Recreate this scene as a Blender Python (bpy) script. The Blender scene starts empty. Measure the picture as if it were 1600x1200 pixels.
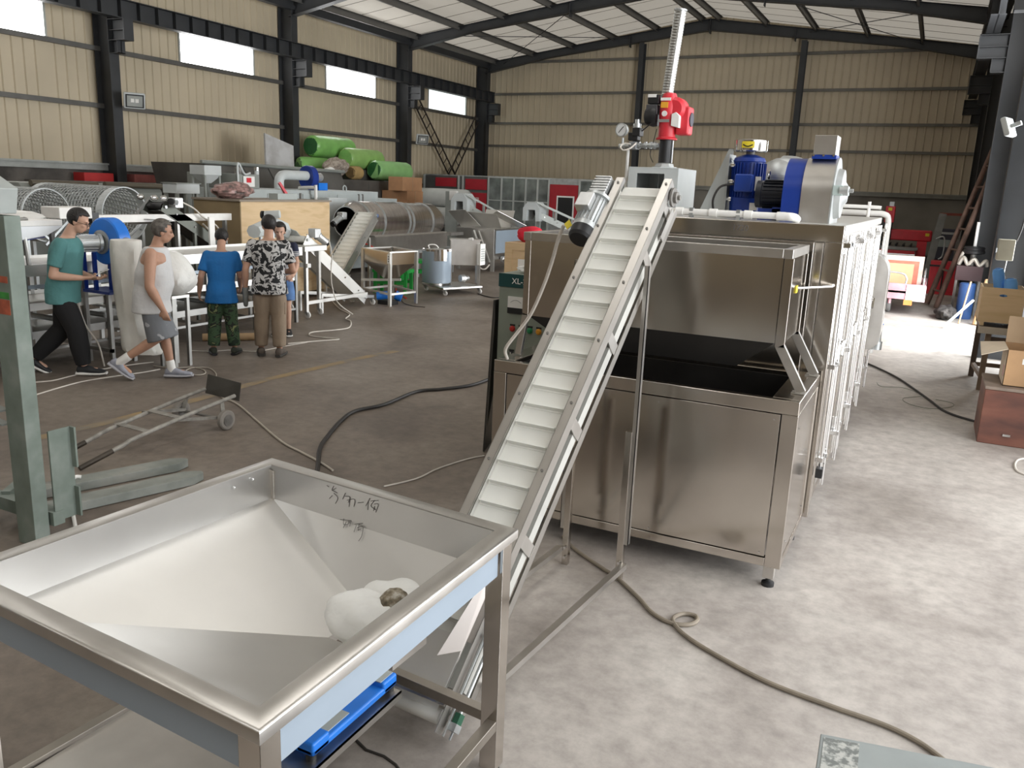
import bpy, bmesh, math, random
from math import sin, cos, pi, radians as R, sqrt, atan2
from mathutils import Vector as V, Matrix
random.seed(7)
SC = bpy.context.scene
COL = SC.collection
# ------------------------------------------------------------------ camera
H = 2.1
FPX = 1297.27
YAW, PIT, ROL = -.456634, .2327315, -.0408891
_f = V((sin(YAW)*cos(PIT), cos(YAW)*cos(PIT), -sin(PIT)))
_r = V((cos(YAW), -sin(YAW), 0))
_d = _f.cross(_r)
RX = cos(ROL)*_r + sin(ROL)*_d
DN = -sin(ROL)*_r + cos(ROL)*_d
cam = bpy.data.objects.new('camera', bpy.data.cameras.new('camera'))
COL.objects.link(cam)
cam.data.sensor_width = 36
cam.data.lens = FPX*36/1600
cam.data.clip_end = 200
m = Matrix.Identity(4)
for i in range(3):
    m[i][0] = RX[i]; m[i][1] = -DN[i]; m[i][2] = -_f[i]
m.translation = V((0, 0, H))
cam.matrix_world = m
SC.camera = cam
CO = V((0, 0, H))
def ray(x, y): return (RX*(x-800) + DN*(y-600))/FPX + _f
def AZ(x, y, z=0.): d = ray(x, y); return CO + d*((z-H)/d.z)       # measured points of the room on a level,
def AX(x, y, X): d = ray(x, y); return CO + d*(X/d.x)               # a plane along the hall,
def AY(x, y, Y): d = ray(x, y); return CO + d*(Y/d.y)               # a plane across the hall
def nearest(p, d, a, u):                                            # on the line a+u*t, nearest to the ray
    n = u.normalized(); w = a - p; d = d.normalized()
    b = d.dot(n); t = (b*d.dot(w) - n.dot(w))/(1-b*b); return a + n*t
def up(x, y, P): return nearest(CO, ray(x, y), V(P), V((0, 0, 1))).z

# ------------------------------------------------------------------ materials
MATS = {}
def M(name, c, rough=.5, metal=0., var=.12, scale=4., bump=0., bscale=None, emis=0., spec=None, stretch=None, alpha=None, coat=0.):
    if name in MATS: return MATS[name]
    mt = bpy.data.materials.new(name); mt.use_nodes = True
    nt = mt.node_tree; b = nt.nodes['Principled BSDF']; L = nt.links.new
    c = tuple(c)
    b.inputs['Base Color'].default_value = c + (1,)
    b.inputs['Roughness'].default_value = rough
    b.inputs['Metallic'].default_value = metal
    if coat: b.inputs['Coat Weight'].default_value = coat
    if spec is not None: b.inputs['Specular IOR Level'].default_value = spec
    if emis:
        b.inputs['Emission Color'].default_value = c + (1,); b.inputs['Emission Strength'].default_value = emis
    if alpha is not None: b.inputs['Alpha'].default_value = alpha
    tc = nt.nodes.new('ShaderNodeTexCoord'); mp = nt.nodes.new('ShaderNodeMapping')
    L(tc.outputs['Object'], mp.inputs['Vector'])
    if stretch: mp.inputs['Scale'].default_value = stretch
    if var:
        n = nt.nodes.new('ShaderNodeTexNoise'); n.inputs['Scale'].default_value = scale; n.inputs['Detail'].default_value = 5
        L(mp.outputs[0], n.inputs['Vector'])
        r = nt.nodes.new('ShaderNodeValToRGB')
        r.color_ramp.elements[0].position = .3; r.color_ramp.elements[1].position = .7
        r.color_ramp.elements[0].color = tuple(max(0, q*(1-var)) for q in c) + (1,)
        r.color_ramp.elements[1].color = tuple(min(1, q*(1+var)) for q in c) + (1,)
        L(n.outputs['Fac'], r.inputs[0]); L(r.outputs[0], b.inputs['Base Color'])
        if not emis:
            mr = nt.nodes.new('ShaderNodeMapRange'); mr.inputs[3].default_value = max(.02, rough*.85); mr.inputs[4].default_value = min(1, rough*1.15)
            L(n.outputs['Fac'], mr.inputs[0]); L(mr.outputs[0], b.inputs['Roughness'])
    if bump:
        n2 = nt.nodes.new('ShaderNodeTexNoise'); n2.inputs['Scale'].default_value = bscale or scale*3; n2.inputs['Detail'].default_value = 3
        L(mp.outputs[0], n2.inputs['Vector'])
        bp = nt.nodes.new('ShaderNodeBump'); bp.inputs['Strength'].default_value = bump; bp.inputs['Distance'].default_value = .02
        L(n2.outputs['Fac'], bp.inputs['Height']); L(bp.outputs[0], b.inputs['Normal'])
    MATS[name] = mt
    return mt
def ramp_mat(name, cols, scale, rough=.8, detail=4, kind='noise', stretch=None, metal=0., bump=0., distort=0.):
    if name in MATS: return MATS[name]
    mt = bpy.data.materials.new(name); mt.use_nodes = True
    nt = mt.node_tree; b = nt.nodes['Principled BSDF']; L = nt.links.new
    b.inputs['Roughness'].default_value = rough; b.inputs['Metallic'].default_value = metal
    tc = nt.nodes.new('ShaderNodeTexCoord'); mp = nt.nodes.new('ShaderNodeMapping'); L(tc.outputs['Object'], mp.inputs[0])
    if stretch: mp.inputs['Scale'].default_value = stretch
    n = nt.nodes.new('ShaderNodeTexNoise'); n.inputs['Scale'].default_value = scale; n.inputs['Detail'].default_value = detail
    n.inputs['Distortion'].default_value = distort
    L(mp.outputs[0], n.inputs['Vector'])
    r = nt.nodes.new('ShaderNodeValToRGB'); cr = r.color_ramp
    while len(cr.elements) < len(cols): cr.elements.new(.5)
    for e, (p, c) in zip(cr.elements, cols): e.position = p; e.color = tuple(c) + (1,)
    L(n.outputs['Fac'], r.inputs[0]); L(r.outputs[0], b.inputs['Base Color'])
    if bump:
        bp = nt.nodes.new('ShaderNodeBump'); bp.inputs['Strength'].default_value = bump; bp.inputs['Distance'].default_value = .02
        L(n.outputs['Fac'], bp.inputs['Height']); L(bp.outputs[0], b.inputs['Normal'])
    MATS[name] = mt
    return mt

# ------------------------------------------------------------------ shapes
class MB:
    def __init__(s): s.b = bmesh.new()
    def quadmesh(s, vs, fs):
        v = [s.b.verts.new(p) for p in vs]
        for f in fs:
            try: s.b.faces.new([v[i] for i in f])
            except ValueError: pass
        return s
    def box(s, a, b):
        x0, y0, z0 = a; x1, y1, z1 = b
        if x0 > x1: x0, x1 = x1, x0
        if y0 > y1: y0, y1 = y1, y0
        if z0 > z1: z0, z1 = z1, z0
        return s.quadmesh([(x0,y0,z0),(x1,y0,z0),(x1,y1,z0),(x0,y1,z0),(x0,y0,z1),(x1,y0,z1),(x1,y1,z1),(x0,y1,z1)],
            [(0,3,2,1),(4,5,6,7),(0,1,5,4),(1,2,6,5),(2,3,7,6),(3,0,4,7)])
    def bar(s, a, b, w, h=None, upv=(0, 0, 1)):
        a, b = V(a), V(b); h = h or w; d = (b-a).normalized(); u = V(upv)
        if abs(d.dot(u)) > .99: u = V((0, 1, 0))
        x = d.cross(u).normalized()*w/2; y = x.cross(d).normalized()*h/2
        p = [a-x-y, a+x-y, a+x+y, a-x+y, b-x-y, b+x-y, b+x+y, b-x+y]
        return s.quadmesh(p, [(0,3,2,1),(4,5,6,7),(0,1,5,4),(1,2,6,5),(2,3,7,6),(3,0,4,7)])
    def cyl(s, a, b, r, r2=None, n=20, caps=True):
        return s.rings([(V(a), r), (V(b), r if r2 is None else r2)], n, caps)
    def rings(s, pr, n=20, caps=True, closed=False):
        pts = [V(p) for p, r in pr]; d0 = (pts[-1]-pts[0])
        if d0.length < 1e-6 or closed: d0 = pts[1]-pts[0]
        d0.normalize()
        u = V((0, 0, 1)) if abs(d0.z) < .9 else V((1, 0, 0))
        x = (u - d0*u.dot(d0)).normalized(); L = []
        N = len(pts)
        for i, (p, r) in enumerate(pr):
            a = pts[i-1] if (i or closed) else pts[i]; b = pts[(i+1) % N] if (i < N-1 or closed) else pts[i]
            d = (b-a)
            d = d.normalized() if d.length > 1e-7 else d0
            if abs(d.dot(x)) > .999: d = d0
            x = (x - d*x.dot(d)).normalized(); y = d.cross(x)
            L.append([s.b.verts.new(V(p) + (x*cos(2*pi*k/n) + y*sin(2*pi*k/n))*r) for k in range(n)])
        for i in range(N if closed else N-1):
            A, B = L[i], L[(i+1) % N]
            for k in range(n): s.b.faces.new((A[k], A[(k+1) % n], B[(k+1) % n], B[k]))
        if caps and not closed: s.b.faces.new(list(reversed(L[0]))); s.b.faces.new(L[-1])
        return s
    def lathe(s, a, d, prof, n=24, caps=True):                      # prof: (distance along d, radius)
        a, d = V(a), V(d).normalized()
        x = (V((0, 0, 1)) if abs(d.z) < .9 else V((1, 0, 0))); x = (x - d*x.dot(d)).normalized(); y = d.cross(x); L = []
        for t, r in prof: L.append([s.b.verts.new(a + d*t + (x*cos(2*pi*k/n) + y*sin(2*pi*k/n))*max(r, 1e-4)) for k in range(n)])
        for A, B in zip(L, L[1:]):
            for k in range(n): s.b.faces.new((A[k], A[(k+1) % n], B[(k+1) % n], B[k]))
        if caps: s.b.faces.new(list(reversed(L[0]))); s.b.faces.new(L[-1])
        return s
    def tube(s, pts, r, n=8, sub=5, closed=False):
        return s.rings([(p, r) for p in smooth(pts, sub, closed)], n, True, closed)
    def prism(s, poly, ext):
        poly = [V(p) for p in poly]; e = V(ext); n = len(poly)
        a = [s.b.verts.new(p) for p in poly]; b = [s.b.verts.new(p+e) for p in poly]
        s.b.faces.new(list(reversed(a))); s.b.faces.new(b)
        for i in range(n): s.b.faces.new((a[i], a[(i+1) % n], b[(i+1) % n], b[i]))
        return s
    def plate(s, quad, t):                                          # a sheet of thickness t on a planar polygon
        q = [V(p) for p in quad]; n = (q[1]-q[0]).cross(q[2]-q[1]).normalized()
        return s.prism(q, n*t)
    def ball(s, c, r, n=16, rot=None):
        r = (r, r, r) if isinstance(r, (int, float)) else r
        m4 = Matrix.Translation(V(c)) @ (rot.to_4x4() if rot else Matrix.Identity(4)) @ Matrix.Diagonal((r[0], r[1], r[2], 1))
        bmesh.ops.create_uvsphere(s.b, u_segments=n, v_segments=max(6, n*2//3), radius=1, matrix=m4)
        return s
    def loft(s, secs, n=20, caps=True):                             # secs: (centre, half x vector, half y vector)
        L = []
        for c, x, y in secs:
            c, x, y = V(c), V(x), V(y)
            L.append([s.b.verts.new(c + x*cos(2*pi*k/n) + y*sin(2*pi*k/n)) for k in range(n)])
        for A, B in zip(L, L[1:]):
            for k in range(n): s.b.faces.new((A[k], A[(k+1) % n], B[(k+1) % n], B[k]))
        if caps: s.b.faces.new(list(reversed(L[0]))); s.b.faces.new(L[-1])
        return s
    def grid(s, fn, nu, nv):
        g = [[s.b.verts.new(fn(i/nu, j/nv)) for j in range(nv+1)] for i in range(nu+1)]
        for i in range(nu):
            for j in range(nv): s.b.faces.new((g[i][j], g[i+1][j], g[i+1][j+1], g[i][j+1]))
        return s
    def xf(s, mat4): bmesh.ops.transform(s.b, matrix=mat4, verts=s.b.verts); return s
    def build(s, name, mat, parent=None, bevel=0, solid=0, angle=35, mods=None, label=None):
        bmesh.ops.recalc_face_normals(s.b, faces=s.b.faces)
        me = bpy.data.meshes.new(name)
        if parent is not None:
            r = parent
            while r.parent: r = r.parent
            if not r.get('_rot'): bmesh.ops.translate(s.b, verts=s.b.verts, vec=-r.location)
        s.b.to_mesh(me); s.b.free()
        if mat: me.materials.append(mat)
        me.shade_smooth(); me.set_sharp_from_angle(angle=R(angle))
        o = bpy.data.objects.new(name, me); COL.objects.link(o)
        if parent is not None: o.parent = parent
        if solid:
            q = o.modifiers.new('solid', 'SOLIDIFY'); q.thickness = solid; q.offset = 0; e_ = o.modifiers.new('split', 'EDGE_SPLIT'); e_.split_angle = R(max(angle, 8)); e_.use_edge_sharp = False
        if bevel:
            q = o.modifiers.new('bevel', 'BEVEL'); q.width = bevel; q.segments = 2; q.limit_method = 'ANGLE'; q.angle_limit = R(40); q.harden_normals = True
        if label: o['label'] = label
        return o
def smooth(pts, sub=5, closed=False):
    P = [V(p) for p in pts]; n = len(P); out = []
    if n < 3 or sub < 2: return P
    for i in range(n if closed else n-1):
        p0 = P[i-1] if (i or closed) else P[i]; p1 = P[i]; p2 = P[(i+1) % n]; p3 = P[(i+2) % n] if (i+2 < n or closed) else p2
        for k in range(sub):
            t = k/sub
            out.append(.5*((2*p1) + (p2-p0)*t + (2*p0-5*p1+4*p2-p3)*t*t + (3*p1-p0-3*p2+p3)*t**3))
    if not closed: out.append(P[-1])
    return out
def tag(o, label, cat, group=None, kind=None):
    if label: o['label'] = label
    if cat: o['category'] = cat
    if group: o['group'] = group
    if kind: o['kind'] = kind
    return o
def T(name, label, cat, loc=(0, 0, 0), group=None):
    o = bpy.data.objects.new(name, None); COL.objects.link(o); o.location = V(loc); o.empty_display_size = .1
    return tag(o, label, cat, group)
def one(mb, name, mat, label, cat, group=None, **k):                # a thing that is one mesh
    return tag(mb.build(name, mat, None, **k), label, cat, group)
def struct(mb, name, mat, **k):
    o = mb.build(name, mat, None, **k); o['kind'] = 'structure'; return o
def copy_tree(o, loc=None, rot=None, label=None, group=None, parent=None):
    c = o.copy(); COL.objects.link(c)
    if parent is not None: c.parent = parent
    if loc is not None: c.location = V(loc)
    if rot is not None: c.rotation_euler = (0, 0, rot)
    if label: c['label'] = label
    if group: c['group'] = group
    for ch in list(o.children): copy_tree(ch, parent=c)
    return c
def text_mesh(txt, name, mat, parent, origin, xdir, ydir, size, depth=.002):
    cu = bpy.data.curves.new('t', 'FONT'); cu.body = txt; cu.size = size; cu.extrude = depth/2; cu.align_x = 'CENTER'; cu.align_y = 'CENTER'
    ob = bpy.data.objects.new('t', cu); COL.objects.link(ob)
    bpy.context.view_layer.update()
    me = bpy.data.meshes.new_from_object(ob.evaluated_get(bpy.context.evaluated_depsgraph_get()))
    bpy.data.objects.remove(ob); bpy.data.curves.remove(cu)
    x, y = V(xdir).normalized(), V(ydir).normalized(); z = x.cross(y)
    r = parent
    while r.parent: r = r.parent
    m4 = Matrix((x, y, z)).transposed().to_4x4(); m4.translation = V(origin) - (V((0, 0, 0)) if r.get('_rot') else r.location)
    me.transform(m4); me.materials.clear(); me.materials.append(mat); me.name = name
    o = bpy.data.objects.new(name, me); COL.objects.link(o); o.parent = parent
    return o

# ------------------------------------------------------------------ palette
DARK = M('dark_painted_steel', (.035, .037, .04), .5, .0, .15, 3)
STEEL = M('stainless_steel', (.60, .57, .53), .28, 1., .06, 6, .03, 2.5)
STEELB = M('brushed_stainless', (.62, .60, .57), .36, 1., .06, 8, .02, 4)
MIRR = M('polished_stainless', (.62, .58, .53), .16, 1., .05, 3, .035, 1.6)
SATIN = M('satin_stainless_sheet', (.66, .65, .62), .5, 1., .05, 3, .02, 3)
GALV = M('galvanized_steel', (.50, .52, .52), .45, .85, .15, 9)
ALU = M('cast_aluminium', (.62, .63, .63), .42, .85, .08, 20)
IRON = M('worn_iron', (.20, .19, .175), .55, .5, .25, 15)
BLACK = M('black_plastic', (.012, .012, .013), .45, 0, .1, 10)
RUB = M('black_rubber', (.02, .02, .02), .75, 0, .1, 10)
WHITE = M('white_plastic', (.78, .77, .74), .45, 0, .05, 8)
PU = M('white_belt', (.80, .80, .755), .5, 0, .05, 3)
BLUE = M('blue_paint', (.008, .035, .24), .32, 0, .1, 5)
BLUEL = M('bright_blue_paint', (.018, .19, .70), .35, 0, .1, 5)
RED = M('red_paint', (.62, .03, .045), .4, 0, .08, 6)
DRED = M('dark_red_panel', (.34, .012, .022), .55, 0, .1, 6)
GREY = M('grey_green_paint', (.38, .41, .395), .5, 0, .08, 5)
GREYL = M('light_grey_paint', (.52, .55, .55), .45, 0, .06, 5)
PLY = ramp_mat('plywood', [(.3, (.56, .40, .22)), (.55, (.64, .47, .28)), (.75, (.50, .34, .17))], 1.6, .7, 5, stretch=(1, 1, 6))
PLYD = ramp_mat('brown_board', [(.3, (.20, .145, .075)), (.6, (.26, .19, .10)), (.8, (.22, .16, .085))], 2, .75, 5)
CARD = M('cardboard', (.44, .27, .14), .8, 0, .08, 6)
FILM = M('blue_protective_film', (.32, .385, .455), .3, .15, .04, 3)
GREEN = M('green_paint', (.02, .33, .055), .45, 0, .15, 6)
CABLE = M('grey_cable_sheath', (.42, .38, .32), .6, 0, .15, 10)
CABLEW = M('white_cable_sheath', (.62, .58, .52), .6, 0, .1, 10)
CABLEK = M('black_cable_sheath', (.025, .022, .02), .6, 0, .2, 10)
CHROME = M('chrome', (.75, .75, .75), .12, 1., 0)
YEL = M('yellow_label', (.75, .60, .03), .5, 0, .05, 9)
# ------------------------------------------------------------------ the hall
XL, XR, YG, YF = -17.2, 1.3, 31.0, -13.0
XC = (XL+XR)/2
def roofz(x, base=8.2): return base - abs(x-XC)*(1.36/9.25)         # underside of the roof sheet
CONC = ramp_mat('concrete_floor', [(.28, (.225, .20, .178)), (.45, (.33, .30, .275)), (.6, (.40, .37, .34)), (.78, (.47, .445, .41))], .9, .6, 9, distort=.6)
def floor_mat():
    nt = CONC.node_tree; L = nt.links.new; b = nt.nodes['Principled BSDF']; old = b.inputs['Base Color'].links[0].from_socket
    tc = [n for n in nt.nodes if n.type == 'TEX_COORD'][0]
    n = nt.nodes.new('ShaderNodeTexNoise'); n.inputs['Scale'].default_value = 9; n.inputs['Detail'].default_value = 9; n.inputs['Roughness'].default_value = .7
    L(tc.outputs['Object'], n.inputs['Vector'])
    r = nt.nodes.new('ShaderNodeValToRGB'); r.color_ramp.elements[0].position = .3; r.color_ramp.elements[0].color = (.72, .71, .70, 1)
    r.color_ramp.elements[1].position = .62; r.color_ramp.elements[1].color = (1.08, 1.07, 1.06, 1); L(n.outputs['Fac'], r.inputs[0])
    mx = nt.nodes.new('ShaderNodeMix'); mx.data_type = 'RGBA'; mx.blend_type = 'MULTIPLY'; mx.inputs[0].default_value = 1
    L(old, mx.inputs[6]); L(r.outputs[0], mx.inputs[7])
    # daylight painted in: floor colour darkened away from the doors, lightened beside them
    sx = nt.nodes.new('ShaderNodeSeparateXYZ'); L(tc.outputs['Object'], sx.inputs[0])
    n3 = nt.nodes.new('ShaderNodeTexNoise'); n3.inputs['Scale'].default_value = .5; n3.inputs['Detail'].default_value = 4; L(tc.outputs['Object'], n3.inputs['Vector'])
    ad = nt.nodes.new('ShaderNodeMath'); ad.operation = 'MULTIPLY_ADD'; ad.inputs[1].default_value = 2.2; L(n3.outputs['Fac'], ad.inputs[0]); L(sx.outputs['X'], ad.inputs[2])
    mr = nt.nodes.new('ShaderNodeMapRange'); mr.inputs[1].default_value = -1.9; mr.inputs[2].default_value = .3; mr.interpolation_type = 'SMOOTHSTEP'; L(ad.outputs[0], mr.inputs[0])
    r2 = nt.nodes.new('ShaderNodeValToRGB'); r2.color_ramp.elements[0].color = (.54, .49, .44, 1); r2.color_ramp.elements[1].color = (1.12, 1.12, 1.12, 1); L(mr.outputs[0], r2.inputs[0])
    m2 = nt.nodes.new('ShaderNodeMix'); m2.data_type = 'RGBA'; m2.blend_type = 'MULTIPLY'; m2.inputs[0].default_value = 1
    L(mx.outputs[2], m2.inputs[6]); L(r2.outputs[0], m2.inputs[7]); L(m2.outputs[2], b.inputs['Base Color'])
    bp = nt.nodes.new('ShaderNodeBump'); bp.inputs['Strength'].default_value = .12; bp.inputs['Distance'].default_value = .01
    L(n.outputs['Fac'], bp.inputs['Height']); L(bp.outputs[0], b.inputs['Normal'])
    b.inputs['Roughness'].default_value = .55
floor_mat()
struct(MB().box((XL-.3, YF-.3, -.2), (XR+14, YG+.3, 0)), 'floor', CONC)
TAN = M('tan_wall_sheet', (.55, .47, .34), .55, 0, .07, .8)
ROOFM = M('pale_roof_sheet', (.56, .52, .465), .7, 0, .08, .7)
BLOCK = ramp_mat('stained_block_wall', [(.3, (.07, .065, .06)), (.5, (.17, .155, .14)), (.7, (.24, .225, .205))], 1.3, .85, 7, bump=.3)
PLAST = ramp_mat('grey_plaster', [(.3, (.20, .185, .16)), (.6, (.27, .25, .215)), (.8, (.31, .29, .25))], 1.0, .85, 7)
RAIL = M('pale_sill_channel', (.42, .44, .42), .5, .2, .12, 5)
def ribs(a, b, z0, z1f, nrm, step=.25):                             # ribbed sheet, trapezoid ribs .03 deep; z1f: top height at a point
    a, b = V(a), V(b); L = (b-a).length; d = (b-a)/L; n = V(nrm); pts = []; t = 0
    while t < L:
        for q, h in ((0, 0), (step-.055, 0), (step-.035, .028), (step-.012, .028)):
            if t+q <= L: pts.append((t+q, h))
        t += step
    pts.append((L, 0)); vs = []; fs = []
    for q, h in pts:
        p = a + d*q + n*h
        vs += [(p.x, p.y, z0), (p.x, p.y, z1f(p))]
    for i in range(len(pts)-1): fs.append((2*i, 2*i+2, 2*i+3, 2*i+1))
    return vs, fs
def rib_wall(parts, name):
    mb = MB()
    for p in parts: mb.quadmesh(*ribs(*p))
    return struct(mb, name, TAN, angle=15)
flat = lambda z: (lambda p: z)
WZ0, WZ1 = 4.76, 5.86
wins = [(9.7, 12.15), (15.72, 18.2), (21.3, 23.8), (27.1, 29.83)]
parts = []; y = YF
for a, b in [(-8.0, -5.5), (-2.2, .3), (3.7, 6.2)] + wins:
    parts += [((XL, y, 0), (XL, a, 0), 2.2, flat(6.9), (1, 0, 0)), ((XL, a, 0), (XL, b, 0), 2.2, flat(WZ0), (1, 0, 0)), ((XL, a, 0), (XL, b, 0), WZ1, flat(6.9), (1, 0, 0))]; y = b
parts.append(((XL, y, 0), (XL, YG, 0), 2.2, flat(6.9), (1, 0, 0)))
rib_wall(parts, 'wall_left')
rib_wall([((XL, YG, 0), (XR, YG, 0), 2.35, lambda p: roofz(p.x)+.05, (0, -1, 0))], 'wall_back')
struct(MB().box((XL-.25, YF, 0), (XL, YG, 2.2)), 'wall_left_lower', BLOCK)
struct(MB().box((XL, YG, 0), (XR, YG+.25, 2.35)), 'wall_back_lower', PLAST)
DY0, DY1 = 12.7, 17.2
rib_wall([((XR, DY1, 0), (XR, YG, 0), 2.2, flat(6.9), (-1, 0, 0)), ((XR, DY0, 0), (XR, DY1, 0), 4.6, flat(6.9), (-1, 0, 0)), ((XR, 8.2, 0), (XR, DY0, 0), 0, flat(6.9), (-1, 0, 0)),
          ((XR, .4, 0), (XR, 8.2, 0), 4.4, flat(6.9), (-1, 0, 0)), ((XR, YF, 0), (XR, .4, 0), 0, flat(6.9), (-1, 0, 0))], 'wall_right')
struct(MB().box((XR, DY1, 0), (XR+.25, YG, 2.2)), 'wall_right_lower', BLOCK)
rib_wall([((XL, YF, 0), (XR, YF, 0), 0, lambda p: roofz(p.x)+.05, (0, 1, 0))], 'wall_front')
# windows: bright translucent panes in the left wall
PANE = M('sunlit_translucent_pane', (1, 1, 1), .4, 0, 0, emis=9)
PANE4 = M('ribbed_translucent_pane', (.92, 1, .97), .4, 0, .10, 1.4, emis=1.0, stretch=(1, 4, .05))
for i, (a, b) in enumerate([(-8.0, -5.5), (-2.2, .3), (3.7, 6.2)] + wins):
    f = struct(MB().box((XL-.03, a, WZ0-.05), (XL+.03, b, WZ0)).box((XL-.03, a, WZ1), (XL+.03, b, WZ1+.05)).box((XL-.03, a-.05, WZ0-.05), (XL+.03, a, WZ1+.05)).box((XL-.03, b, WZ0-.05), (XL+.03, b+.05, WZ1+.05)), 'window_%d' % (i+1), RAIL)
    mb = MB().box((XL-.02, a, WZ0), (XL-.012, b, WZ1))
    p = mb.build('pane', PANE4 if i == 6 else PANE, f)
for i, (a, b) in enumerate([(-8.0, -5.5), (-2.2, .3), (4.7, 7.0), (9.7, 12.15), (15.72, 18.2)]):  # glowing panes added on the unseen right wall to brighten ceiling and walls
    f = struct(MB().box((XR-.06, a-.05, WZ0-.05), (XR-.03, b+.05, WZ0)).box((XR-.06, a-.05, WZ1), (XR-.03, b+.05, WZ1+.05)).box((XR-.06, a-.05, WZ0), (XR-.03, a, WZ1)).box((XR-.06, b, WZ0), (XR-.03, b+.05, WZ1)), 'window_%d' % (i+13), RAIL)
    MB().box((XR-.045, a, WZ0), (XR-.040, b, WZ1)).build('pane', PANE, f)
# girts and rails
g = MB()
for z in (3.51, 4.72): g.box((XL+.03, YF, z-.05), (XL+.11, YG, z+.05)).box((XL+.11, YF, z-.05), (XL+.115, YG, z-.01))
struct(g, 'trim_1', M('girt_steel', (.13, .125, .115), .5, .3, .15, 3))
struct(MB().box((XL+.0, YF, 2.1), (XL+.10, YG, 2.26)).box((XL+.1, YF, 2.22), (XL+.14, YG, 2.26)), 'baseboard_left', RAIL)
g = MB()
for z in (3.7, 4.57, 5.68, 6.86):
    h = 9.25 - max(0, (z - 6.84)/(1.36/9.25)); g.box((XC-h, YG-.11, z-.045), (XC+h, YG-.03, z+.045))
struct(g, 'trim_2', M('back_girt_steel', (.17, .16, .14), .5, .3, .15, 3))
struct(MB().box((XL, YG-.16, 2.28), (XR, YG, 2.42)).box((XL, YG-.2, 2.38), (XR, YG-.16, 2.42)), 'baseboard_back', M('back_rail', (.26, .255, .225), .55, .2, .15, 3))
# roof
def roof_translucent():                                             # thin daylit insulation sheet
    nt = ROOFM.node_tree; L = nt.links.new; b = nt.nodes['Principled BSDF']; out = nt.nodes['Material Output']
    tr = nt.nodes.new('ShaderNodeBsdfTranslucent'); tr.inputs['Color'].default_value = (.50, .445, .375, 1)
    mx = nt.nodes.new('ShaderNodeMixShader'); mx.inputs[0].default_value = .36
    L(b.outputs[0], mx.inputs[1]); L(tr.outputs[0], mx.inputs[2]); L(mx.outputs[0], out.inputs['Surface'])
roof_translucent()
for s, n in ((-1, 'ceiling'), (1, 'ceiling_right')):
    x1 = XC + s*9.3
    struct(MB().quadmesh([(XC, YF-.2, roofz(XC)), (x1, YF-.2, roofz(x1)), (x1, YG+.2, roofz(x1)), (XC, YG+.2, roofz(XC))], [(0, 1, 2, 3)]), n, ROOFM)
# seams of the roof sheets
g = MB()
for k in range(0, 18):
    y = 12.2 + k*1.08
    for s in (-1, 1): g.bar((XC, y, roofz(XC)-.002), (XC+s*9.25, y, roofz(XC+9.25)-.002), .02, .012)
struct(g, 'ceiling_seam', M('roof_seam', (.24, .22, .19), .8, 0, .1))
k = 0
for s in (-1, 1):
    for i in range(6):
        x = XC + s*(.3 + 1.62*i); z = roofz(x)
        mb = MB().box((x-.035, YF, z-.2), (x+.035, YG, z-.19)).box((x-.035, YF, z-.2), (x-.027, YG, z)).box((x-.035, YF, z-.012), (x+.05, YG, z))
        struct(mb, 'roof_beam', M('purlin_steel', (.16, .155, .145), .5, .4, .12, 2))
for s in (-1, 1):                                                   # eave struts
    x = XC + s*8.75
    struct(MB().box((x-.1, YF, 6.62), (x+.1, YG, 6.72)).box((x-.03, YF, 6.72), (x+.03, YG, 6.92)), 'eave_beam', DARK)
def hsec(mb, a, b, w, d, wdir, ddir, t=.014):                       # H section from a to b; flanges w wide along wdir, d apart along ddir
    a, b, w_, d_ = V(a), V(b), V(wdir), V(ddir)
    for s in (-1, 1):
        o = d_*(s*d/2)
        mb.prism([a+o-w_*w/2-d_*t/2, a+o+w_*w/2-d_*t/2, a+o+w_*w/2+d_*t/2, a+o-w_*w/2+d_*t/2], b-a)
    mb.prism([a-d_*d/2-w_*t/2, a+d_*d/2-w_*t/2, a+d_*d/2+w_*t/2, a-d_*d/2+w_*t/2], b-a)
BAYS = [30.72, 25.1, 19.3, 13.4, 7.6, 1.8, -4.0, -9.8]
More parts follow.
